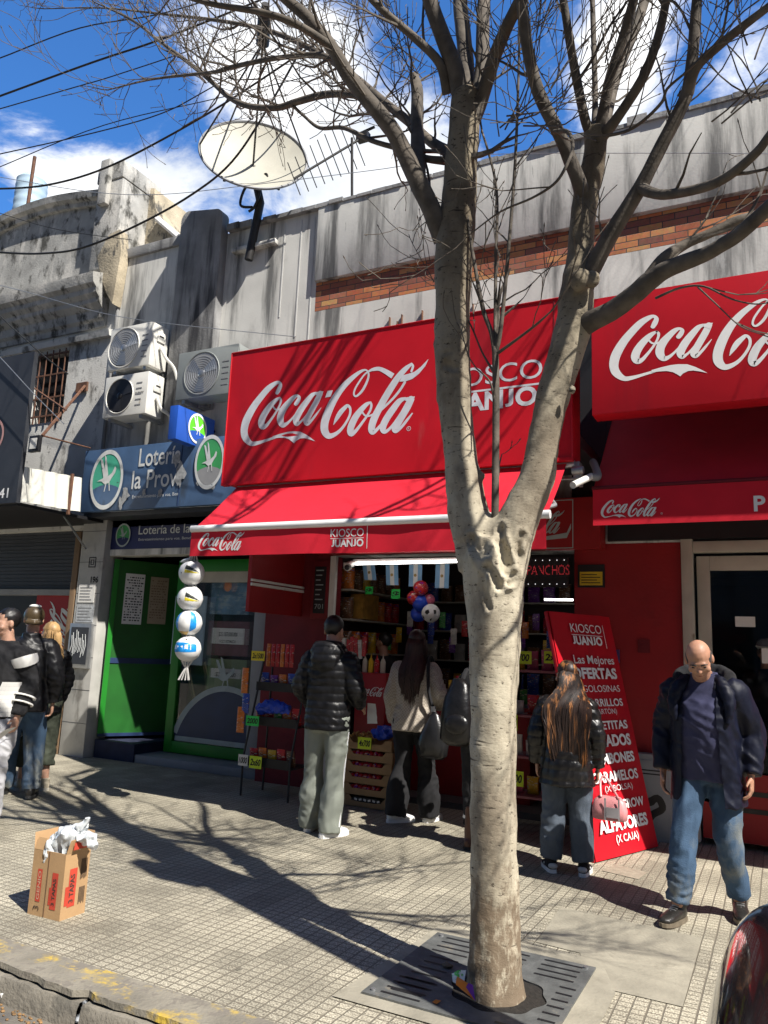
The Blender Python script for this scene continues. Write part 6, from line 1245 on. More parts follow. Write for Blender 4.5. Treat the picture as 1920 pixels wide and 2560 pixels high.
m = MB(); m.tube(lerp3([(-.14, .16, 1.37), (-.15, .05, 1.45), (-.10, -.02, 1.49), (0, -.045, 1.50), (.10, -.02, 1.49), (.15, .05, 1.45), (.14, .16, 1.37)], 5), .046, 12); f = fuse(m, .012, 2)
for i, v in enumerate(f.v): f.v[i] = v+f.n[i]*.012*noise.noise(v*24)
h1[2]('fur_collar', f, m_fleece)
for s_ in (-1, 1):
    m = MB(); m.tube(lerp3([(s_*.075, .09, 1.46), (s_*.13, .155, 1.40), (s_*.165, .185, 1.30), (s_*.15, .205, 1.18)], 5), [.02, .03, .036, .040, .042, .044, .045, .045, .044, .042, .038, .034, .03, .024, .018, .012], 10); f = fuse(m, .010, 2)
    for i, v in enumerate(f.v): f.v[i] = v+f.n[i]*.008*noise.noise(v*30)
    h1[2]('lapel', f, m_navy)
# 2 the woman with very long hair
h2 = human('person with very long copper streaked hair and a shiny black padded jacket, from behind', (-1.46, 5.93, 0), 14, 1.50, SKL,
    dict(kneeL=(-.11, .02, .49), ankL=(-.13, 0, .085), kneeR=(.12, .02, .49), ankR=(.14, -.03, .085), elL=(-.29, -.03, 1.13), wrL=(-.30, .05, .88), elR=(.29, -.03, 1.13), wrR=(.31, .02, .87), curl=.9, footL=-16, footR=12, shL=(-.195, 0, 1.41), shR=(.195, 0, 1.41)),
    [dict(name='jacket', mat=m_leather, ease=.036, hem=.72, flare=.035, wr=.009, quilt=(.085, .010), hood=False)], dict(mat=m_jean2, ease=.028, wr=.010, flare=1.15, hem=.02),
    dict(mat=m_blackcloth, sole=m_white, patch=M('pale grey leather', (.50, .50, .50), .5, .1, 9), sole_h=.03), dict(kind='long', mat=m_hairbal, end=.76, back=.165, n=800, wide=.17, spread=1.9, drift=.02, full=.03), head=(38, -3, 0), heavy=.05)
# 3 the man in the black quilted jacket
h3 = human('person in a black quilted jacket and sage sweatpants, from behind, white sneakers', (-3.50, 5.86, 0), 8, 1.80, SKT,
    dict(hipL=(-.09, 0, .90), kneeL=(-.115, .03, .49), ankL=(-.13, .04, .085), kneeR=(.10, -.02, .49), ankR=(.10, -.10, .085), footL=-12, footR=28, elL=(-.30, -.02, 1.16), wrL=(-.26, .16, .99), elR=(.30, -.02, 1.15), wrR=(.25, .20, 1.02), handR=(.1, .9, -.4), handL=(-.1, .9, -.4), shL=(-.20, 0, 1.42), shR=(.20, 0, 1.42)),
    [dict(name='jacket', mat=m_puff, ease=.030, hem=.82, wr=.005, quilt=(.062, .010), hood=True)], dict(mat=m_sage, ease=.012, wr=.009, flare=1.35, hem=-.055, stripe=m_white), dict(mat=m_white, sole=m_white, sole_h=.03), dict(kind='short', mat=m_hairblack), head=(-4, -14, 0))
tag(obj('paper_sheet', foil(MB(), lo(h3, .24, .30, 1.03), lo(h3, .33, .26, 1.03), lo(h3, .36, .24, .87), lo(h3, .25, .28, .86), 6, .01), m_paper, smooth=30), 'white paper held by the person in the quilted jacket', 'paper')
# 4 the woman in the beige jacket
h4 = human('person in a beige houndstooth jacket with long reddish brown hair, seen from behind', (-3.08, 6.72, 0), 6, 1.72, SKL,
    dict(hipL=(-.09, 0, .90), kneeL=(-.10, .0, .49), ankL=(-.12, -.10, .085), kneeR=(.13, .05, .49), ankR=(.15, .10, .085), footL=45, footR=15, elL=(-.27, -.03, 1.13), wrL=(-.25, .03, .88), elR=(.31, -.03, 1.16), wrR=(.22, .18, 1.05), handR=(0, 1, 0)),
    [dict(name='jacket', mat=m_check, ease=.026, hem=.82, flare=.02, wr=.009)], dict(mat=m_blackcloth, ease=.014, wr=.009, flare=1.5, hem=-.03), dict(mat=m_white, sole=m_white), dict(kind='long', mat=m_hairbrown, end=1.02, back=.125, n=420, wide=.10, spread=1.9), head=(15, -6, 0))
# 5 the woman behind the trunk with the backpack
h5 = human('person mostly hidden behind the tree trunk, dark clothes and brown boots', (-2.20, 6.12, 0), -14, 1.66, SKL,
    dict(hipL=(-.08, 0, .90), kneeL=(-.10, .01, .49), ankL=(-.09, 0, .085), elR=(.26, .05, 1.15), wrR=(.16, .25, 1.15), elL=(-.24, .0, 1.14), wrL=(-.16, .22, 1.05), handL=(0, 1, 0)),
    [dict(name='jacket', mat=m_fleece, ease=.030, hem=.84, wr=.007)], dict(mat=m_blackcloth, ease=.012, len=.70, wr=.006), dict(mat=M('brown riding boot', (.085, .032, .018), .4, .3, 9, bump=.3), sole=m_soled, high=.30), dict(kind='short', mat=m_hairblack), head=(0, -5, 0))
m = MB()
for s in (-1, 1): m.tube([(s*.10, .003, .245), (s*.10, .003, .270)], .062, 14)
h5[2]('cuff', m, m_white)
# 6, 7, 8 people inside
h6 = human('person in dark clothes inside the kiosk, in profile beside the trunk', (-2.62, 8.05, .06), 118, 1.80, SKD, dict(elL=(-.24, .06, 1.15), wrL=(-.10, .26, 1.10), elR=(.24, .06, 1.15), wrR=(.1, .27, 1.1), handL=(0, 1, .2), handR=(0, 1, .2)),
    [dict(name='jacket', mat=m_fleece, ease=.03, hem=.84)], dict(mat=m_jean2, ease=.02), dict(mat=m_blackcloth, sole=m_white), dict(kind='short', mat=m_hairblack), lod=1.5)
h7 = human('dark haired person in black behind the counter beside the sauce bottles', (-4.22, 8.3, .06), 80, 1.66, SKT, {}, [dict(name='jacket', mat=m_fleece, ease=.03, hem=.84)], dict(mat=m_lgrey, ease=.02), dict(mat=m_blackcloth, sole=m_white), dict(kind='short', mat=m_hairblack), lod=1.5)
h8 = human('dim person with a white cap behind the dark door glass', (-.13, 8.35, 0), 165, 1.78, SKD, {}, [dict(name='jacket', mat=m_blackcloth, ease=.03, hem=.84)], dict(mat=m_blackcloth, ease=.02), dict(mat=m_blackcloth, sole=m_soled), dict(kind='short', mat=m_hairblack), lod=1.5)
m = MB(); m.ell(h8[4](0, -.01, .17), (.086, .10, .075), h8[5], 18, 10); m.ell(h8[4](0, .10, .165), (.07, .06, .012), h8[5], 16, 6); h8[2]('cap', m, m_paper)
# 9 the man in the black and white hoodie, cut by the left edge
h9 = human('person in a black hoodie with white panels, cut by the left edge', (-5.86, 4.46, 0), -166, 1.74, SKL,
    dict(hipL=(-.09, 0, .90), kneeL=(-.11, .09, .50), ankL=(-.12, .10, .085), footL=-4, kneeR=(.10, .0, .49), ankR=(.11, -.12, .085), elL=(-.28, -.04, 1.14), wrL=(-.27, .06, .88), curl=.9, shL=(-.20, 0, 1.41), shR=(.20, 0, 1.41)),
    [dict(name='hoodie', mat=m_fleece, ease=.030, hem=.85, wr=.008, collar=.03)], dict(mat=m_lgrey, ease=.020, wr=.012, hem=0), dict(mat=m_blackcloth, sole=M('pale grey sole', (.4, .4, .4), .7, .1, 9)), dict(kind='short', mat=m_hairblack), head=(-32, -6, 0))
h9w = MB()
def on_torso(rr, pts, e=.006):
    """points given as (angle from the front in degrees, z) laid on the garment's surface."""
    o = []
    for a, z in pts:
        for i in range(len(rr)-1):
            if rr[i][0] <= z <= rr[i+1][0]:
                f = (z-rr[i][0])/(rr[i+1][0]-rr[i][0]); rx = rr[i][1]+(rr[i+1][1]-rr[i][1])*f; ry = rr[i][2]+(rr[i+1][2]-rr[i][2])*f; break
        o.append(V(-(rx+e)*math.sin(R(a)), (ry+e)*math.cos(R(a)), z))
    return o
rr9 = [(.85, .207, .167), (.925, .207, .164), (1.06, .197, .157), (1.2, .207, .164), (1.32, .227, .164)]
g = MB()
for i in range(8):
    z0, z1 = .87+.035*i, .87+.035*(i+1); a0, a1 = 8+3*i, 8+3*(i+1)
    n_ = 8; L0 = on_torso(rr9, [(a0+(86-a0)*j/n_, z0) for j in range(n_+1)], .010); L1 = on_torso(rr9, [(a1+(86-a1)*j/n_, z1) for j in range(n_+1)], .016)
    for j in range(n_): g.quad(L0[j], L0[j+1], L1[j+1], L1[j])
h9[2]('white_panel', g, m_paper)
q = h9[3]['_L']; g = MB(); g.tube([q[0].lerp(q[1], .06)+V(-.004, .006, .004), q[0].lerp(q[1], .16)+V(-.006, .006, 0), q[0].lerp(q[1], .28)], [.112, .114, .110], 24, False); f = MB(); f.v = g.v; f.f = g.f; h9[2]('shoulder_stripe', g, m_paper)
g = MB(); d = (q[2]-q[1]).normalized()
for s in (.42, .62): c = q[1].lerp(q[2], s); g.tube([c-d*.006, c+d*.006], .098-.012*s, 18)
h9[2]('cuff_stripe', g, m_paper)
tag(obj('paper_sheet', foil(MB(), lo(h9, -.27, .10, .80), lo(h9, -.24, .20, .78), lo(h9, -.12, .30, .66), lo(h9, -.16, .18, .68), 5, .008), m_paper, smooth=30), 'folded white paper in the hand of the hoodie wearer', 'paper')
# 10 the man with the leather cap and 11 the blonde woman
h10 = human('person with a brown leather cap and light jeans, seen from behind', (-6.42, 5.14, 0), 48, 1.80, SKL,
    dict(hipL=(-.09, .10, .90), hipR=(.09, .10, .90), kneeL=(-.10, .30, .50), ankL=(-.11, .44, .085), kneeR=(.12, .20, .49), ankR=(.14, .12, .10), elR=(.29, -.04, 1.14), wrR=(.29, .02, .88), curl=.9), [dict(name='jacket', mat=m_puff, ease=.032, hem=.80, wr=.009, collar=.05)], dict(mat=m_jean, ease=.026, wr=.012), dict(mat=m_boot, sole=m_soled), dict(kind='short', mat=m_hairblack), head=(6, -4, 0))
m = MB(); m.ell(h10[4](0, -.012, .155), (.092, .108, .092), h10[5], 24, 16); m.tube([h10[4](-.07, -.085, .085), h10[4](0, -.125, .075), h10[4](.07, -.085, .085)], .022, 10); h10[2]('cap', fuse(m, .009, 2), M('brown cap leather', (.065, .045, .022), .4, .25, 9, bump=.2))
m = MB(); m.ell(h10[4](0, -.03, .235), (.055, .06, .022), h10[5], 16, 8); h10[2]('cap_panel', m, m_paper)
h11 = human('blonde person in a black puffer jacket and cropped olive trousers', (-6.74, 5.62, 0), 75, 1.66, SKL,
    dict(kneeL=(-.10, .05, .49), ankL=(-.11, .06, .085), kneeR=(.10, .02, .49), ankR=(.10, -.04, .085), footL=6, elL=(-.28, -.02, 1.14), wrL=(-.27, .10, .93), elR=(.28, 0, 1.14), curl=1.2), [dict(name='jacket', mat=m_puff, ease=.036, hem=.80, wr=.005, quilt=(.075, .012), collar=.05)], dict(mat=m_olive, ease=.034, len=.60, hem=0, wr=.010, flare=1.05),
    dict(mat=M('beige mesh sneaker', (.42, .37, .28), .8, .3, 25, bump=.4), sole=M('beige sole', (.5, .47, .4), .7, .1, 9), sole_h=.03, lace=m_paper), dict(kind='long', mat=m_hairblond, end=1.25, back=.10, n=70, wide=.10, spread=2.2), head=(20, 0, 0))
# ---- things they carry
def handbag():
    W_ = lo(h2, .31, .03, .80); t = thing('handbag', 'small pale pink handbag hanging from the right hand of the long haired person', 'bag', W_-Z_*.30)
    c = W_+V(.05, -.05, -.21); g = MB()
    for z, w_, d in ((-.075, .105, .05), (-.06, .125, .062), (0, .125, .06), (.06, .105, .045), (.085, .07, .025)): g.f = g.f; g.v = g.v; 
    g.loft([ering(c+Z_*z, X_, Y_, w_, d, 24, 3.2) for z, w_, d in ((-.08, .105, .045), (-.07, .122, .058), (-.01, .125, .058), (.05, .11, .045), (.082, .075, .022))]); obj('body', g, m_pinkpl, t, smooth=60)
    m = MB(); m.obox(c+V(-.02, -.062, 0), (.012, .004, .15)); m.obox(c+V(.075, -.058, 0), (.012, .004, .15)); m.obox(c+V(.03, -.064, -.02), (.085, .004, .07)); obj('strap', m, M('bag strap grey', (.30, .28, .29), .5, .1, 9), t)
    m = MB(); m.tube(lerp3([c+V(-.055, -.03, .075), W_+V(-.02, -.02, -.04), W_+V(0, 0, -.0), W_+V(.04, -.01, -.04), c+V(.07, -.03, .075)], 5), .008, 8); obj('handle', m, m_pinkpl, t)
handbag()
t = thing('shoulder_bag', 'black leather hobo bag hanging on the back of the beige jacket wearer', 'bag', lo(h4, .22, -.16, .7)); c = lo(h4, .24, -.13, .80)
g = MB(); g.loft([ering(c+V(.02*z, 0, z), X_, Y_, w_, d, 20, 2.4) for z, w_, d in ((-.20, .10, .04), (-.17, .135, .07), (-.08, .14, .085), (.02, .12, .075), (.11, .085, .05), (.18, .045, .03), (.21, .02, .02))])
for i, v in enumerate(g.v): g.v[i] = v+V(1, 1, 0)*.012*noise.noise(v*14)
obj('body', g, M('soft black leather', (.014, .014, .015), .28, .3, 9, bump=.35, bscale=22), t, smooth=70)
obj('strap', MB().tube(lerp3([c+V(0, 0, .2), lo(h4, .19, -.16, 1.20), lo(h4, .16, -.10, 1.46), lo(h4, .15, .02, 1.50), lo(h4, .17, .14, 1.35)], 6), .017, 6), m_blackcloth, t); obj('buckle', MB().obox(c+V(0, -.02, .235), (.04, .02, .05)), m_steel, t)
t = thing('backpack', 'black shiny backpack on the person hidden behind the trunk', 'bag', lo(h5, -.06, -.22, .95)); c = lo(h5, -.07, -.24, 1.14)
g = MB(); g.loft([ering(c+Z_*z, X_, Y_, w_, d, 22, 2.6) for z, w_, d in ((-.27, .09, .06), (-.22, .13, .10), (-.05, .135, .115), (.10, .11, .09), (.2, .08, .06), (.25, .04, .03))])
for i, v in enumerate(g.v): g.v[i] = v+V(1, 1, .3)*.022*noise.noise(v*11)
obj('body', g, m_leather, t, smooth=70)
g = MB()
for s in (-1, 1): g.tube(lerp3([lo(h5, s*.10, -.17, 1.35), lo(h5, s*.12, -.05, 1.475), lo(h5, s*.13, .12, 1.36), lo(h5, s*.15, .08, 1.15)], 5), .02, 6)
obj('strap', g, m_blackcloth, t); obj('pocket', MB().ell(c+V(.02, -.10, -.10), (.10, .03, .08), None, 14, 10), m_leather, t)
t = thing('carrier_bag', 'white plastic carrier bag hanging from the hand of the blonde person', 'bag', lo(h11, -.27, .12, .6)); c = lo(h11, -.29, .12, .83)
g = MB(); g.tube([c, c+V(.03, 0, -.06), c+V(.07, 0, -.16), c+V(.11, 0, -.26), c+V(.12, 0, -.31)], [.012, .035, .075, .075, .02], 16)
for i, v in enumerate(g.v): g.v[i] = v+V(noise.noise(v*22), noise.noise(v*22+V(4, 0, 0)), noise.noise(v*22+V(0, 4, 0)))*.018
obj('body', g, m_bag, t, smooth=30)
# ------------------------------------------------------------------ leaning offer banner
BLn = V(-1.355, 6.314, .004); bd_ = V(math.cos(R(68)), math.sin(R(68)), 0); bn = V(bd_.y, -bd_.x, 0); bu = (V(0, 0, 1.9)-bn*.45).normalized(); bh = math.hypot(1.9, .45); bw = .90; bN = bd_.cross(bu).normalized()
bt = thing('offer_banner', 'tall red banner listing the kiosk offers, leaning against the wall behind the long haired person', 'banner', BLn)
nx, ny = 10, 24; g = []
for j in range(ny+1):
    for i in range(nx+1):
        u, v = i/nx, j/ny; g.append(BLn+bd_*bw*u+bu*bh*v+bN*(.03+.012*noise.noise(V(u*3, v*6, 2))*min(1, 4*u*(1-u)*3)))
obj('cloth', MB().add(g, [(j*(nx+1)+i, j*(nx+1)+i+1, (j+1)*(nx+1)+i+1, (j+1)*(nx+1)+i) for j in range(ny) for i in range(nx)]), m_red, bt, smooth=80)
fr = MB(); c = BLn+bd_*bw/2+bu*bh/2; Mx = Matrix((bd_, bu, bN)).transposed(); fr.obox(c+bN*.0, (bw+.01, bh+.01, .036), Mx); obj('frame', fr, m_red, bt, bev=.005)
lt = MB(); bp_ = lambda x, y: BLn+bd_*x+bu*y+bN*.046
def bl(s, x, yt, h, w=None, bold=0.0, right=None):
    """yt: distance from the top edge to the base line."""
    if right is not None:
        w = w or 0; text(lt, s, bp_(right-w, bh-yt), bd_, bu, h, w, bold)
    else: text(lt, s, bp_(x, bh-yt), bd_, bu, h, w, bold)
bl('KIOSCO', .24, .17, .075, .46); bl('JUANJO', .24, .275, .07, .44, .04); lt.flat([bp_(.24, bh-.195), bp_(.70, bh-.195), bp_(.70, bh-.190), bp_(.24, bh-.190)]); lt.flat([bp_(.73, bh-.30), bp_(.737, bh-.30), bp_(.737, bh-.09), bp_(.73, bh-.09)])
for s, yt, h, w, b_ in (('Las Mejores', .44, .07, .60, .01), ('OFERTAS', .565, .085, .66, .04), ('de GOLOSINAS', .68, .055, .68, .0), ('CIGARRILLOS', .80, .06, .68, .02), ('(x CARTÓN)', .865, .042, .42, .0), ('GALLETITAS', .99, .065, .68, .03), ('HELADOS', 1.125, .085, .60, .04), ('BOMBONES', 1.26, .075, .64, .04), ('CARAMELOS', 1.40, .075, .66, .03), ('(X BOLSA)', 1.475, .045, .40, .0), ('ART. de GROW', 1.615, .065, .70, .03), ('ALFAJORES', 1.765, .085, .70, .045), ('(X CAJA)', 1.855, .055, .32, .01)):
    bl(s, 0, yt, h, w, b_, right=.80 if w > .45 else (.68 if s != '(X CAJA)' else .62))
obj('lettering', lt, m_white, bt, fix=False)
# utility cabinet with a black daub
cb = thing('utility_cabinet', 'low grey utility cabinet with a black painted daub behind the leaning banner', 'cabinet', (-1.05, 7.4, 0))
obj('case', MB().box(-1.24, -.905, 7.36, 7.484, .0, .72), m_grey, cb, bev=.006); obj('door', MB().box(-1.22, -.925, 7.353, 7.3595, .05, .67), m_grey, cb, bev=.003)
obj('vent', MB().box(-1.17, -.98, 7.350, 7.3525, .58, .59).box(-1.17, -.98, 7.350, 7.3525, .55, .56), m_black, cb); obj('daub', MB().tube(lerp3([(-1.10, 7.350, .30), (-1.02, 7.350, .36), (-.98, 7.350, .28), (-1.06, 7.350, .22), (-1.10, 7.350, .16)], 5), [.02, .03, .035, .03]+[.03]*16+[.02], 8).map(lambda v: V(v.x, 7.3525-.0015*(v.y < 7.35), v.z)), m_black, cb)
yp = thing('notice', 'black notice with a yellow panel on the red wall above the leaning banner', 'notice', (-1.61, 7.47, 2.2)); obj('board', MB().box(-1.735, -1.48, 7.485, 7.499, 2.20, 2.42), m_black, yp); obj('yellow_panel', MB().box(-1.715, -1.50, 7.481, 7.4845, 2.22, 2.35), m_yellow, yp)
ln = MB()
for k in range(4): ln.box(-1.70, -1.52-.03*(k % 2), 7.479, 7.4805, 2.24+.026*k, 2.248+.026*k)
obj('print', ln, m_ink, yp)
tag(obj('switch_box', MB().box(-1.395, -1.35, 7.47, 7.499, 1.50, 1.62), M('violet plate', (.08, .04, .14), .5, .2, 9)), 'small violet switch box on the red wall beside the top of the banner', 'box')
tag(obj('wall_grille', MB().box(-1.185, -1.08, 7.487, 7.4995, 1.60, 1.72).box(-1.175, -1.09, 7.483, 7.4865, 1.615, 1.64).box(-1.175, -1.09, 7.483, 7.4865, 1.65, 1.67).box(-1.175, -1.09, 7.483, 7.4865, 1.68, 1.70), m_reddark), 'small dark red grille on the red wall right of the banner', 'grille')
# ------------------------------------------------------------------ kiosk front: LED board, tube lamp, camera, menu board
ld = thing('led_board', 'black LED board with the red dotted word PANCHOS inside the kiosk front', 'sign', (-2.0, 7.28, 2.2))
obj('case', MB().box(-2.42, -1.79, 7.30, 7.36, 2.19, 2.47), m_black, ld)
ltr = MB(); a, b_, c = aY(1318, 1441, 7.29), aY(1423, 1437, 7.29), aY(1400, 1415, 7.29); gv = MB(); text(gv, 'PANCHOS', (a.x, 7.29, b_.z), X_, Z_, c.z-b_.z+.01, b_.x-a.x)
# dots picked inside the letters
import bisect
tri = []
for f in gv.f:
    for k in range(1, len(f)-1): tri.append((gv.v[f[0]], gv.v[f[k]], gv.v[f[k+1]]))
from mathutils.geometry import intersect_point_tri_2d
zz0, zz1 = min(v.z for v in gv.v), max(v.z for v in gv.v); xx0, xx1 = min(v.x for v in gv.v), max(v.x for v in gv.v); st_ = .0088
for i in range(int((xx1-xx0)/st_)+1):
    for j in range(int((zz1-zz0)/st_)+2):
        p = (xx0+i*st_, zz0+j*st_)
        if any(intersect_point_tri_2d(p, (t_[0].x, t_[0].z), (t_[1].x, t_[1].z), (t_[2].x, t_[2].z)) for t_ in tri): ltr.obox((p[0], 7.296, p[1]), (.0042, .004, .0042))
obj('lettering', ltr, M('red LED', (.5, .02, .03), .5, 0, emit=(1, .06, .08, .3)), ld)
dt = MB()
for i in range(9):
    for z in (2.215, 2.445): dt.obox((-2.38+.07*i, 7.296, z), (.007, .004, .007))
obj('border_dot', dt, M('white LED', (.6, .6, .6), .5, 0, emit=(1, 1, 1, .7)), ld)
tl_ = thing('tube_lamp', 'long lit white fluorescent tube under the kiosk lintel', 'lamp', (-3.5, 7.4, 2.45)); obj('tube', MB().cyl((-4.16, 7.40, 2.45), (-2.5, 7.40, 2.465), .014, 10), M('lit tube', (.9, .9, .9), .5, 0, emit=(1, .98, .95, 6)), tl_); obj('fitting', MB().box(-4.2, -2.46, 7.40, 7.44, 2.467, 2.50), m_paper, tl_)
cm = thing('security_camera', 'small white round security camera at the left end of the tube lamp', 'camera', (-4.23, 7.36, 2.4)); obj('case', MB().tube([(-4.22, 7.48, 2.47), (-4.22, 7.36, 2.43), (-4.20, 7.29, 2.40)], [.03, .042, .045], 12).box(-4.34, -4.24, 7.44, 7.5, 2.43, 2.47), m_plasticwhite, cm); obj('lens', MB().ell((-4.198, 7.275, 2.395), .03, n=12, m=8), m_black, cm)
mn = thing('menu_board', 'narrow black menu board in a dark red frame on the left jamb of the kiosk', 'board', (-4.62, 7.46, 1.9))
obj('frame', MB().box(-4.76, -4.53, 7.46, 7.499, 1.84, 2.50), m_reddark, mn, bev=.004); obj('board', MB().box(-4.72, -4.57, 7.455, 7.4595, 1.90, 2.43), m_black, mn)
lt = MB()
for k in range(7): lt.box(-4.70, -4.60-.02*(k % 3), 7.452, 7.4545, 2.38-.055*k, 2.392-.055*k)
text(lt, '701', (-4.70, 7.4535, 1.95), X_, Z_, .055, .11); obj('chalk', lt, m_frost, mn); obj('jamb_trim', MB().box(-4.529, -4.46, 7.47, 7.52, 0.07, 2.55), m_plasticwhite, KB)
# ------------------------------------------------------------------ the net of balls at the awning corner
def ball(label, c, r, base, patches, group):
    t = thing('ball', label, 'ball', V(*c)-Z_*r, group); obj('sphere', MB().ell(c, r, n=28, m=18), base, t, smooth=90)
    for nm, mt, pts in patches:
        p = MB(); vs = []
        for (a, e) in pts: vs.append(V(c[0]+r*1.006*math.sin(R(a))*math.cos(R(e)), c[1]-r*1.006*math.cos(R(a))*math.cos(R(e)), c[2]+r*1.006*math.sin(R(e))))
        # spherical patch: subdivide a fan and push it out to the sphere
        cc = sum(vs, V(0, 0, 0))/len(vs); ring = []
        for i in range(len(vs)):
            for k in range(4): ring.append(vs[i].lerp(vs[(i+1) % len(vs)], k/4))
        allv = [cc]; L = 5
        for l in range(1, L+1): allv += [cc.lerp(q, l/L) for q in ring]
        allv = [V(*c)+(q-V(*c)).normalized()*r*1.006 for q in allv]; n_ = len(ring); fs = [(0, 1+i, 1+(i+1) % n_) for i in range(n_)]
        for l in range(L-1):
            for i in range(n_): fs.append((1+l*n_+i, 1+l*n_+(i+1) % n_, 1+(l+1)*n_+(i+1) % n_, 1+(l+1)*n_+i))
        p.add(allv, fs); obj(nm, p, mt, t, smooth=90)
    return t
m_ballw = M('white ball skin', (.78, .78, .77), .4, .05, 9); m_ballb = M('sky blue ball skin', (.01, .27, .72), .4, .25, 28); m_balln = M('grey black ball print', (.03, .035, .03), .45, .3, 12); m_bally = M('yellow ball print', (.75, .62, .03), .45, .1, 12); m_ballg = M('gold ball print', (.48, .32, .10), .45, .4, 14)
bx_, by_ = -4.875, 5.56
bc = [aY(px, py, by_) for px, py in ((479, 1432), (475, 1496), (473, 1557), (470, 1622))]; br = .118
kite = lambda a, e, s=1: [(a-22*s, e+26), (a+44*s, e-8), (a-24*s, e+6)]; kit2 = lambda a, e, s=1: [(a-24*s, e+5), (a+44*s, e-9), (a-24*s, e-10)]
for i, (lab, a, e) in enumerate((('white ball with black and yellow darts, topmost in the hanging net', 32, 6), ('white ball with black and yellow darts, second from the top of the hanging net', 42, -2))):
    ball(lab, bc[i], br, m_ballw, [('dart', m_balln, kite(a, e)), ('yellow_dart', m_bally, kit2(a, e-1)), ('stripe', m_balln, [(-60, 20), (-20, 62), (40, 70), (80, 52), (40, 58), (-10, 50), (-45, 18)]), ('stripe', m_balln, [(-62, -5), (-52, 5), (-38, -45), (-52, -40)]), ('dot', m_balln, [(-12, -8), (-7, -8), (-7, -3), (-12, -3)])], 'balls in the hanging net')
ball('white ball with sky blue side panels and a gold foot, third in the hanging net', bc[2], br, m_ballw, [('panel', m_ballb, [(-62, 42), (-25, 62), (-14, 0), (-24, -38), (-66, -30)]), ('panel', m_ballb, [(40, 62), (72, 42), (76, -22), (44, -44), (46, 0)]), ('gold_foot', m_ballg, [(-38, -38), (0, -42), (42, -42), (20, -72), (-20, -70)])], 'balls in the hanging net')
ball('white ball with a wide sky blue band, lowest in the hanging net', bc[3], br, m_ballw, [('band', m_ballb, [(-78, 20), (-40, 26), (0, 28), (40, 26), (80, 20), (80, -10), (40, -14), (0, -14), (-40, -16), (-78, -12)]), ('print', m_balln, [(20, 48), (28, 50), (32, 42), (24, 40)])], 'balls in the hanging net')
nt_ = thing('ball_net', 'thin white net and knotted ends holding the four stacked balls', 'net', bc[3]-Z_*.35); g = MB(); tp, bt_ = bc[0]+Z_*.11, bc[3]-Z_*.11
for k in range(10):
    a = k*.628; d = V(math.cos(a), math.sin(a), 0); g.tube([tp+d*.05, tp+d*.018+V(.01, 0, .07), tp+d*.012+V(.02, 0, .16)], .003, 4); g.tube([bt_+d*.05, bt_+d*.012-Z_*.06, bt_+d*.05-Z_*.17+V(-.02, 0, 0)], .004, 4)
    pth = []
    for c in bc:
        for e in (60, 30, 0, -30, -60): pth.append(c+V(math.cos(a+e*.004)*math.cos(R(e)), math.sin(a+e*.004)*math.cos(R(e)), math.sin(R(e)))*br*1.012)
    g.tube(pth, .0009, 3)
g.tube([tp+V(.02, 0, .16), tp+V(.04, .02, .30)], .006, 5); obj('mesh', g, m_paper, nt_)
bgt = MB(); bgt.tube([tp+V(-.02, -.02, .02), tp+V(-.08, -.03, .0), tp+V(-.12, -.03, -.01)], [.012, .016, .004], 8); obj('tail', bgt, m_bag, nt_)
# ------------------------------------------------------------------ packs, racks and cards
rg = random.Random(21)
PM = [M('pack '+n, c, .36, .35, 14, stain=[((.6, .55, .45), (.58, .62), 26, (1, 1, 2.2)), (tuple(reversed(c)), (.60, .63), 17, (1, 1, 1.4)), ((.04, .03, .03), (.64, .66), 34, (1, 1, 3))]) for n, c in (('red', (.45, .015, .02)), ('yellow', (.62, .38, .02)), ('blue', (.02, .06, .34)), ('orange', (.60, .16, .02)), ('pink', (.50, .10, .18)), ('green', (.04, .28, .05)), ('violet', (.14, .03, .26)), ('white', (.55, .52, .48)), ('brown', (.16, .07, .03)))]
PN = 'red yellow blue orange pink green violet white brown'.split()
def pack(c, w, h, d, k, label, group, tilt=0.0, name='snack_pack'):
    m = MB(); c = V(*c); Mr = Matrix.Rotation(rg.uniform(-.12, .12), 3, 'Z')@Matrix.Rotation(tilt, 3, 'X')
    rings = [ering(c+Mr@V(0, 0, h*s), Mr@X_, Mr@Y_, w/2*a, d/2*b_, 12, 3) for s, a, b_ in ((0, 1, .12), (.04, 1, .15), (.2, .96, .8), (.5, .94, 1), (.8, .96, .8), (.96, 1, .15), (1, 1, .12))]
    return tag(obj(name, m.loft(rings), PM[k], smooth=50), label, 'snack pack', group)
def card(c, w, h, s, mat, label, ry=0.0, yawn=0.0):
    c = V(*c); u = V(math.cos(yawn), math.sin(yawn), 0); t = thing('price_card', label, 'price card', c); m = MB(); m.obox(c+Z_*h/2, (w, .003, h), Matrix.Rotation(yawn, 3, 'Z')); obj('card', m, mat, t)
    l = MB(); n = V(u.y, -u.x, 0); text(l, s, c+n*.003+Z_*h*.25-u*w*.42, u, Z_, h*.5, w*.82, .03, shear=.15); obj('figures', l, m_ink, t)
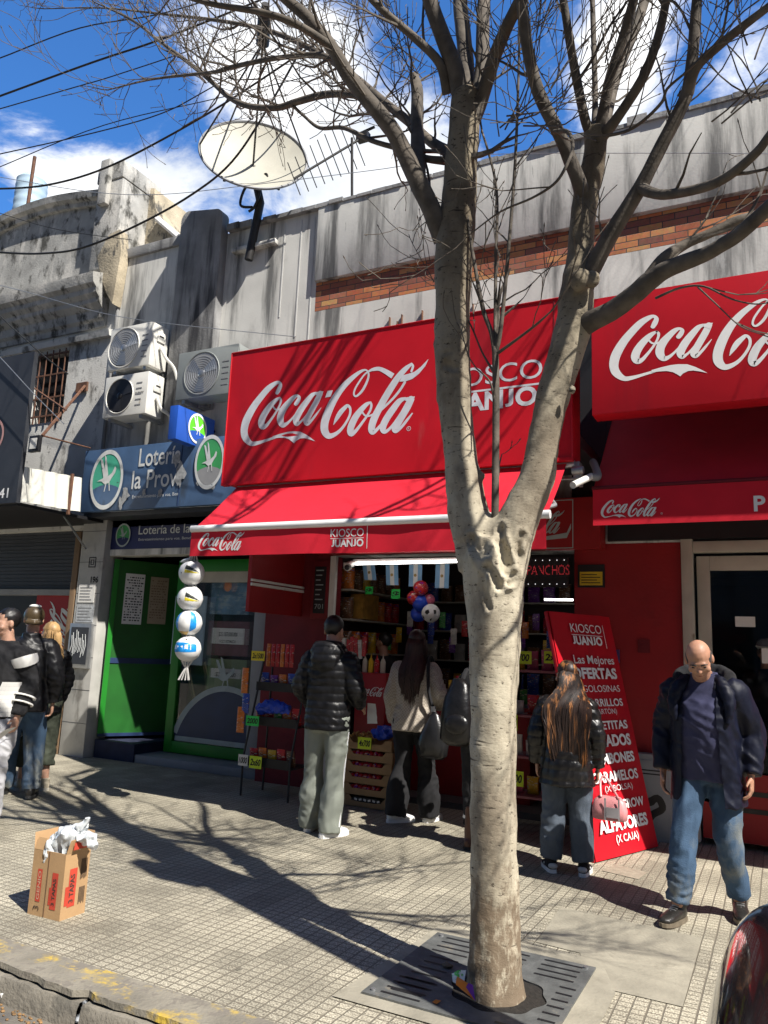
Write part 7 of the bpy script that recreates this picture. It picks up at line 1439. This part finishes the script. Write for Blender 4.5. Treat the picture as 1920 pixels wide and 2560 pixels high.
# wire rack at the left of the opening
rk_ = thing('display_rack', 'black wire display rack with candy tiers against the crimson wall', 'rack', (-4.75, 6.9, 0)); RX0, RX1, RY0, RY1 = -5.0, -4.42, 6.72, 7.10
g = MB()
for x in (RX0, RX1): g.tube([(x, RY0, .0), (x, RY0, .38), (x+.03, RY0+.22, 1.40)], .011, 6); g.tube([(x, RY1, 0), (x+.03, RY1, 1.40)], .011, 6)
obj('frame', g, m_dark, rk_)
TZ = (.30, .70, 1.05)
for z in TZ: 
    yy0 = RY0+.02+max(0, z-.38)*.2; g = MB(); g.box(RX0, RX1, yy0, RY1, z, z+.012); g.box(RX0, RX1, yy0-.012, yy0, z, z+.09); obj('tier', g, m_dark, rk_)
for i, z in enumerate(TZ):
    for j in range(5):
        k = ((0, 3, 1, 0, 8), (3, 0, 5, 3, 0), (2, 6, 3, 2, 1))[i][j]; pack((RX0+.06+.115*j, RY0+.12+.1*(i*.6), z+.014), .10, .15+.03*rg.random(), .05, k, f'{PN[k]} pack in the black wire rack by the crimson wall', 'packs in the wire rack', .2)
for (x, z, k, hh) in ((-5.03, 1.02, 3, .26), (-5.05, .62, 3, .26), (-5.0, .82, 2, .2)): pack((x, 6.70, z), .09, hh, .03, k, f'{PN[k]} pack hanging on the left edge of the wire rack', 'packs hanging on the rack')
for j in range(6): pack((-4.95+.06*j, 6.98, 1.30), .05, .24, .03, 0 if j % 3 else 3, 'slim red or orange stick pack standing in the top of the wire rack', 'stick packs on the rack')
tag(obj('blue_bag', bagp([(-4.9, 6.80, .86), (-4.75, 6.82, .90), (-4.55, 6.85, .88)], [.05, .07, .04], 6), m_bluebag, smooth=30), 'crumpled bright blue bag lying on the middle tier of the wire rack', 'bag')
card((-4.90, 6.72, 1.36), .17, .10, '2x1500', M('yellow card', (.75, .60, .03), .6, .05, 9), 'yellow price card clipped at the top of the wire rack'); card((-4.90, 6.70, .70), .16, .10, '2000', m_fluog, 'bright green price card on the middle tier of the wire rack'); card((-4.97, 6.68, .30), .12, .11, '1000', m_paper, 'white price card on the lowest tier of the wire rack'); card((-4.81, 6.675, .29), .15, .12, '2x60', m_fluo, 'fluorescent price card reading 2x60 beside the white one on the lowest rack tier')
g = MB()
for i in range(14): x = -4.62+.034*i; g.obox((x, 7.12, 1.50-.02*(i % 3)), (.030, .02, .16), Matrix.Rotation(rg.uniform(-.15, .15), 3, 'Y'))
for i in range(10):
    tag(obj('candy_strip', MB().obox((-4.40+.05*i, 7.30, 1.55-.015*(i % 3)), (.042, .02, .20), Matrix.Rotation(rg.uniform(-.12, .12), 3, 'Y')), PM[0 if i % 4 else 7]), 'red candy strip hanging behind the quilted jacket', 'candy', 'hanging candy strips')
# six cardboard trays
TX0, TX1, TY0, TY1 = -4.00, -3.42, 6.98, 7.36; m_traycard = M('tray cardboard', (.36, .225, .11), .8, .08, 8); labs = ('bottom tray of the stack with a black and white label', 'second tray from the bottom with red goods in its cut out', 'third tray from the bottom with red goods in its cut out', 'fourth tray from the bottom with red goods in its cut out', 'tray right under the topmost one of the cardboard stack', 'topmost cardboard tray heaped with gold sweets and a blue bag')
for i in range(6):
    z = .006+.108*i; dx = rg.uniform(-.012, .012); t = thing('cardboard_tray', labs[i], 'tray', (-3.7, 7.1, z), 'stacked cardboard trays'); x0, x1 = TX0+dx, TX1+dx
    g = MB(); g.prism([(x0, TY0, z), (x1, TY0, z), (x1, TY0, z+.104), (x1-.07, TY0, z+.104), (x1-.11, TY0, z+.06), (x0+.15, TY0, z+.06), (x0+.11, TY0, z+.104), (x0, TY0, z+.104)], (0, .006, 0)); g.box(x0, x0+.006, TY0+.0061, TY1-.0061, z, z+.104); g.box(x1-.006, x1, TY0+.0061, TY1-.0061, z, z+.104); g.box(x0, x1, TY1-.006, TY1, z, z+.104); g.box(x0+.006, x1-.006, TY0+.0061, TY1-.0061, z, z+.005)
    obj('tray', g, m_traycard, t)
    if i in (1, 2, 3, 4):
        g = MB()
        for j in range(7): g.ell((x0+.13+.05*j, TY0+.05, z+.06), (.03, .04, .035+.006*(j % 2)), n=10, m=6)
        obj('red_goods', g, PM[0], t)
    if i == 0: g = MB(); g.flat([(x0+.13, TY0-.001, z+.055), (x0+.17, TY0-.001, z+.09), (x1-.15, TY0-.001, z+.09), (x1-.10, TY0-.001, z+.055), (x1-.2, TY0-.001, z+.045), (x0+.25, TY0-.001, z+.045)]); lb = obj('label', g, m_black, t); g = MB(); [g.obox((x0+.19+.05*j, TY0-.002, z+.068), (.03, .0008, .018), Matrix.Rotation(.3*(-1)**j, 3, 'Y')) for j in range(6)]; obj('label_print', g, m_paper, lb)
m_gold = M('gold wrappers', (.42, .25, .07), .3, .5, 30, metal=.3)
g = MB()
for j in range(110): g.ell((TX0+.05+rg.random()*.30, TY0+.05+rg.random()*.28, .006+.108*5+.09+rg.random()*.05), (.018, .012, .011), Matrix.Rotation(rg.uniform(0, 3), 3, 'Z'), 8, 5)
tag(obj('gold_sweets', g, m_gold), 'heap of gold wrapped sweets in the topmost tray', 'sweets', kind='stuff'); tag(obj('blue_bag', bagp([(-3.66, 7.05, .70), (-3.55, 7.05, .72), (-3.44, 7.08, .74)], [.04, .065, .04], 8), m_bluebag, smooth=30), 'dark blue snack bag lying in the topmost tray beside the gold sweets', 'bag')
card((-3.72, 6.965, .555), .15, .11, '4x700', m_fluo, 'fluorescent price card on the front of the topmost tray')
# shelf right of the trunk
sf = thing('display_shelf', 'dark stepped shelf of sweets and price cards right of the trunk', 'shelf', (-2.0, 7.0, 0)); g = MB()
for z in (.28, .62, .98, 1.38): g.box(-2.40, -1.72, 6.98, 7.35, z, z+.02); 
obj('board', g, M('pink shelf board', (.30, .10, .12), .6, .15, 6), sf); g = MB(); [g.box(x, x+.03, 7.32, 7.35, 0, 1.9) for x in (-2.40, -1.75)]; obj('upright', g, m_dark, sf)
for i, z in enumerate((.30, .64, 1.0, 1.40)):
    for j in range(5): k = rg.choice((4, 1, 0, 6, 7)); pack((-2.33+.135*j, 7.08+rg.uniform(0, .06), z), .11, rg.uniform(.12, .20), .06, k, f'{PN[k]} pack on the stepped shelf right of the trunk', 'packs on the stepped shelf', .1)
card((-2.16, 6.965, 1.455), .25, .115, '2-1700', m_fluo, 'wide fluorescent price card reading 2-1700 right of the trunk'); card((-1.86, 6.965, 1.47), .12, .11, '2x', m_fluo, 'fluorescent price card half behind the edge of the offer banner'); card((-2.22, 6.965, .86), .12, .14, '15', m_fluo, 'fluorescent price card beside the trunk at hip height'); card((-2.20, 6.965, .38), .20, .13, '2x700', m_fluo, 'lowest fluorescent price card beside the trunk at knee height'); card((-2.36, 6.965, 1.47), .08, .09, 'c', m_fluo, 'fluorescent price card nearly hidden by the trunk at eye height')
# inside the kiosk: back shelves, counter, cooler, sauces, flags, balls
bs = thing('wall_shelf', 'dim back wall shelf full of packs inside the kiosk', 'shelf', (-3.2, 10.2, .5)); g = MB()
for z in (1.0, 1.4, 1.8, 2.2): g.box(-4.75, -1.55, 10.05, 10.38, z, z+.02)
obj('board', g, m_cream, bs)
for i, z in enumerate((1.02, 1.42, 1.82, 2.22)):
    for j in range(15): k = rg.choice((0, 8, 2, 6, 1, 7, 8)); pack((-4.62+.21*j, 10.15, z), .17, rg.uniform(.20, .30), .1, k, f'dim {PN[k]} pack on the back wall shelf of the kiosk', 'packs on the back wall')
sr = thing('side_shelf', 'dim shelf with an orange box on the left inner wall of the kiosk', 'shelf', (-4.6, 9, 1)); g = MB(); [g.box(-4.79, -4.50, 7.95, 9.6, z, z+.02) for z in (1.45, 1.85, 2.2)]; obj('board', g, m_cream, sr)
for j in range(7):
    for z in (1.47, 1.87, 2.22): k = rg.choice((1, 3, 0, 8)); pack((-4.64, 8.08+.21*j, z), .17, .26, .14, k, f'dim {PN[k]} pack on the left inner shelf of the kiosk', 'packs on the inner shelf')
tag(obj('display_box', MB().box(-4.66, -4.48, 8.2, 8.6, 1.88, 2.18), M('ochre display box', (.38, .20, .04), .5, .3, 12)), 'ochre display box on the left inner shelf of the kiosk', 'box')
card((-4.30, 8.0, 2.16), .10, .09, '$', m_fluog, 'green price card hanging left of the flags inside the kiosk'); card((-3.95, 8.0, 2.11), .11, .11, '$', m_fluog, 'green price card hanging under the second flag inside the kiosk')
ct = thing('counter', 'red shop counter inside the kiosk opening', 'counter', (-3.2, 8.0, 0)); obj('front', MB().box(-4.0, -2.3, 7.85, 8.25, .06, 1.0), m_redwall, ct, bev=.01); obj('top', MB().box(-4.02, -2.28, 7.82, 8.27, 1.002, 1.03), m_dgrey, ct)
co_ = thing('drink_cooler', 'red drink cooler with white script on its front behind the beige jacket wearer', 'cooler', (-4.05, 7.75, 0)); obj('case', MB().box(-4.22, -3.84, 7.62, 7.845, .06, 1.27), M('cooler red', (.34, .008, .014), .4, .1, 5), co_, bev=.02); lt = MB(); logo(lt, (-4.18, 7.617, 1.02), X_, Z_, .32, skip_hyphen=True); obj('lettering', lt, m_white, co_, fix=False)
for i, (mt, nm) in enumerate(((m_cream, 'cream'), (m_yellow, 'yellow'), (PM[0], 'red'), (m_cream, 'second cream'))):
    x = -4.16+.075*i; t = thing('sauce_bottle', ('cream sauce bottle at the left end of the row on the drink cooler', 'yellow sauce bottle in the row on the drink cooler', 'red sauce bottle in the row on the drink cooler', 'cream sauce bottle at the right end of the row, beside the red one')[i], 'bottle', (x, 7.72, 1.27), 'sauce bottles in a row'); obj('body', MB().tube([(x, 7.72, 1.272), (x, 7.72, 1.39), (x, 7.72, 1.41), (x, 7.72, 1.425)], [.03, .03, .022, .016], 14), mt, t); obj('nozzle', MB().tube([(x, 7.72, 1.426), (x, 7.72, 1.475)], [.010, .003], 8), mt, t)
m_lb = M('flag light blue', (.20, .38, .60), .7, .08, 9)
for i, (pa, pb) in enumerate((((906, 1413), (935, 1450)), ((964, 1414), (993, 1463)), ((1023, 1417), (1054, 1466)), ((1089, 1420), (1122, 1470)))):
    a, b_ = aY(*pa, 7.95), aY(*pb, 7.95); t = thing('flag', ('leftmost striped flag, overlapped by the tube lamp end, hanging in the kiosk', 'second striped flag from the left hanging under the tube lamp', 'third striped flag from the left, above the red and blue balls', 'striped flag nearest the trunk hanging under the tube lamp')[i], 'flag', a, 'striped flags under the lamp'); w_ = (b_.x-a.x); tl2 = (.03, .015, .0, -.005)[i]
    g = MB(); gw = MB()
    for s0, s1, mm in ((0, .33, g), (.67, 1, g), (.331, .669, gw)): mm.flat([(a.x+w_*s0, 7.95, 2.50), (a.x+w_*s1, 7.95, 2.50), (a.x+w_*s1+tl2, 7.955, b_.z), (a.x+w_*s0+tl2, 7.955, b_.z)])
    obj('blue_stripe', g, m_lb, t); obj('white_stripe', gw, m_paper, t); obj('sun_emblem', MB().disc((a.x+w_*.5+tl2*.5, 7.945, (2.5+b_.z)/2), X_, Z_, .018, .018, 14), m_ballg, t)
tag(obj('flag_line', MB().tube(lerp3([(-4.45, 7.95, 2.52), (-3.7, 7.95, 2.50), (-2.3, 7.95, 2.52)], 5), .004, 5), m_paper), 'white string carrying the four striped flags', 'string')
for i, (px, py, r, mt, lab) in enumerate(((1052, 1470, .085, PM[0], 'red ball at the top of the hanging bundle inside the kiosk'), (1035, 1495, .08, PM[0], 'red ball at the left of the hanging bundle inside the kiosk'), (1052, 1507, .10, m_bluebag, 'blue ball in the middle of the hanging bundle inside the kiosk'), (1072, 1500, .07, PM[4], 'pink ball at the right of the hanging bundle inside the kiosk'), (1046, 1535, .09, m_bluebag, 'blue ball at the bottom of the hanging bundle inside the kiosk'))):
    tag(obj('ball', MB().ell(aY(px, py, 7.8+.03*i), r, n=18, m=12), mt, smooth=90), lab, 'ball', 'balls in the bundle')
ball('white football with black pentagons in the hanging bundle inside the kiosk', aY(1077, 1533, 7.72), .10, m_ballw, [('patch', m_black, [(-12, 14), (8, 20), (16, 2), (0, -12), (-16, -2)]), ('patch', m_black, [(40, 20), (60, 18), (58, -4), (44, -8)]), ('patch', m_black, [(-50, -20), (-36, -14), (-30, -34), (-44, -44)]), ('patch', m_black, [(18, -40), (34, -34), (30, -56), (14, -58)])], 'balls in the bundle')
t = thing('tube_lamp', 'short lit tube in two pieces deep inside the kiosk below the LED board', 'lamp', (-2.1, 8.9, 2.15)); obj('tube', MB().cyl((-2.45, 8.9, 2.18), (-2.12, 8.9, 2.18), .012, 8), bpy.data.materials['lit tube'], t); obj('tube', MB().cyl((-2.08, 8.9, 2.18), (-1.85, 8.9, 2.18), .012, 8), bpy.data.materials['lit tube'], t)
for j in range(26):
    k = rg.choice((0, 1, 2, 3, 5, 6, 7)); x = -4.40+.098*j; pack((x, 8.75+.1*(j % 3), 1.52+.10*(j % 4)), .085, .19, .03, k, f'{PN[k]} packet hanging over the counter inside the kiosk', 'packets hanging over the counter', name='hanging_packet')
for j in range(16):
    k = rg.choice((0, 1, 3, 4, 5, 7)); pack((-3.92+.10*j, 7.95+.05*(j % 2), 1.032), .085, .15+.05*(j % 3), .05, k, f'{PN[k]} packet standing on the shop counter', 'packets on the counter', name='counter_packet')
# ------------------------------------------------------------------ beyond the frame: what shades this stretch of pavement
up_ = thing('utility_pole', 'concrete utility pole with a box, standing just right of the view', 'pole', (.25, 2.86, 0))
obj('shaft', MB().tube([(.25, 2.86, 0), (.25, 2.86, 9.0)], [.10, .09], 18), m_kerb, up_); obj('box', MB().box(.07, .43, 2.64, 2.755, 4.85, 5.40), m_grey, up_)
ob = thing('building', 'plain two storey building across the street behind the viewer', 'building', (0, -12, 0)); obj('wall', MB().box(-26, 26, -13, -12, -.14, 13.5), m_concdark, ob)  # unseen building, added to cut the sky light on the shop fronts
g = MB()
for i in range(12): g.box(-24+4.2*i, -22.2+4.2*i, -12.02, -11.99, 4.6, 6.6); g.box(-24.4+4.2*i, -21.8+4.2*i, -12.02, -11.99, .0, 2.8)
obj('window', g, m_glassdark, ob)
# ------------------------------------------------------------------ every loose piece of these parts is a part of its own
def split_loose(o):
    me = o.data; n = len(me.vertices); par = list(range(n))
    def find(a):
        while par[a] != a: par[a] = par[par[a]]; a = par[a]
        return a
    for e in me.edges:
        a, b = find(e.vertices[0]), find(e.vertices[1])
        if a != b: par[a] = b
    isl = {}
    for p in me.polygons: isl.setdefault(find(p.vertices[0]), []).append(tuple(p.vertices))
    if not 1 < len(isl) <= 60: return
    sm = bool(me.polygons[0].use_smooth)
    for k, fs in enumerate(isl.values()):
        ids = sorted({i for f in fs for i in f}); mp = {i: j for j, i in enumerate(ids)}; m = bpy.data.meshes.new(me.name)
        m.from_pydata([me.vertices[i].co.copy() for i in ids], [], [tuple(mp[i] for i in f) for f in fs])
        if sm:
            m.polygons.foreach_set('use_smooth', [True]*len(m.polygons)); m.set_sharp_from_angle(angle=R(40))
        m.materials.append(me.materials[0])
        if k == 0: o.data = m
        else: c = o.copy(); c.data = m; COL.objects.link(c)
for o in list(COL.objects):
    if o.type == 'MESH' and o.parent and not o.children and o.name.split('.')[0] in ('knot', 'pruning_wound', 'board', 'support', 'joint_bead', 'starter_bar', 'element', 'folding_arm', 'hanger', 'feed_strut', 'back_rib', 'louvre', 'upright', 'strap', 'moulding', 'rail', 'stay', 'bracket', 'slot', 'vent', 'tier', 'blue_stripe', 'cuff', 'cuff_stripe', 'window', 'red_goods', 'panel', 'torn_patch'): split_loose(o)
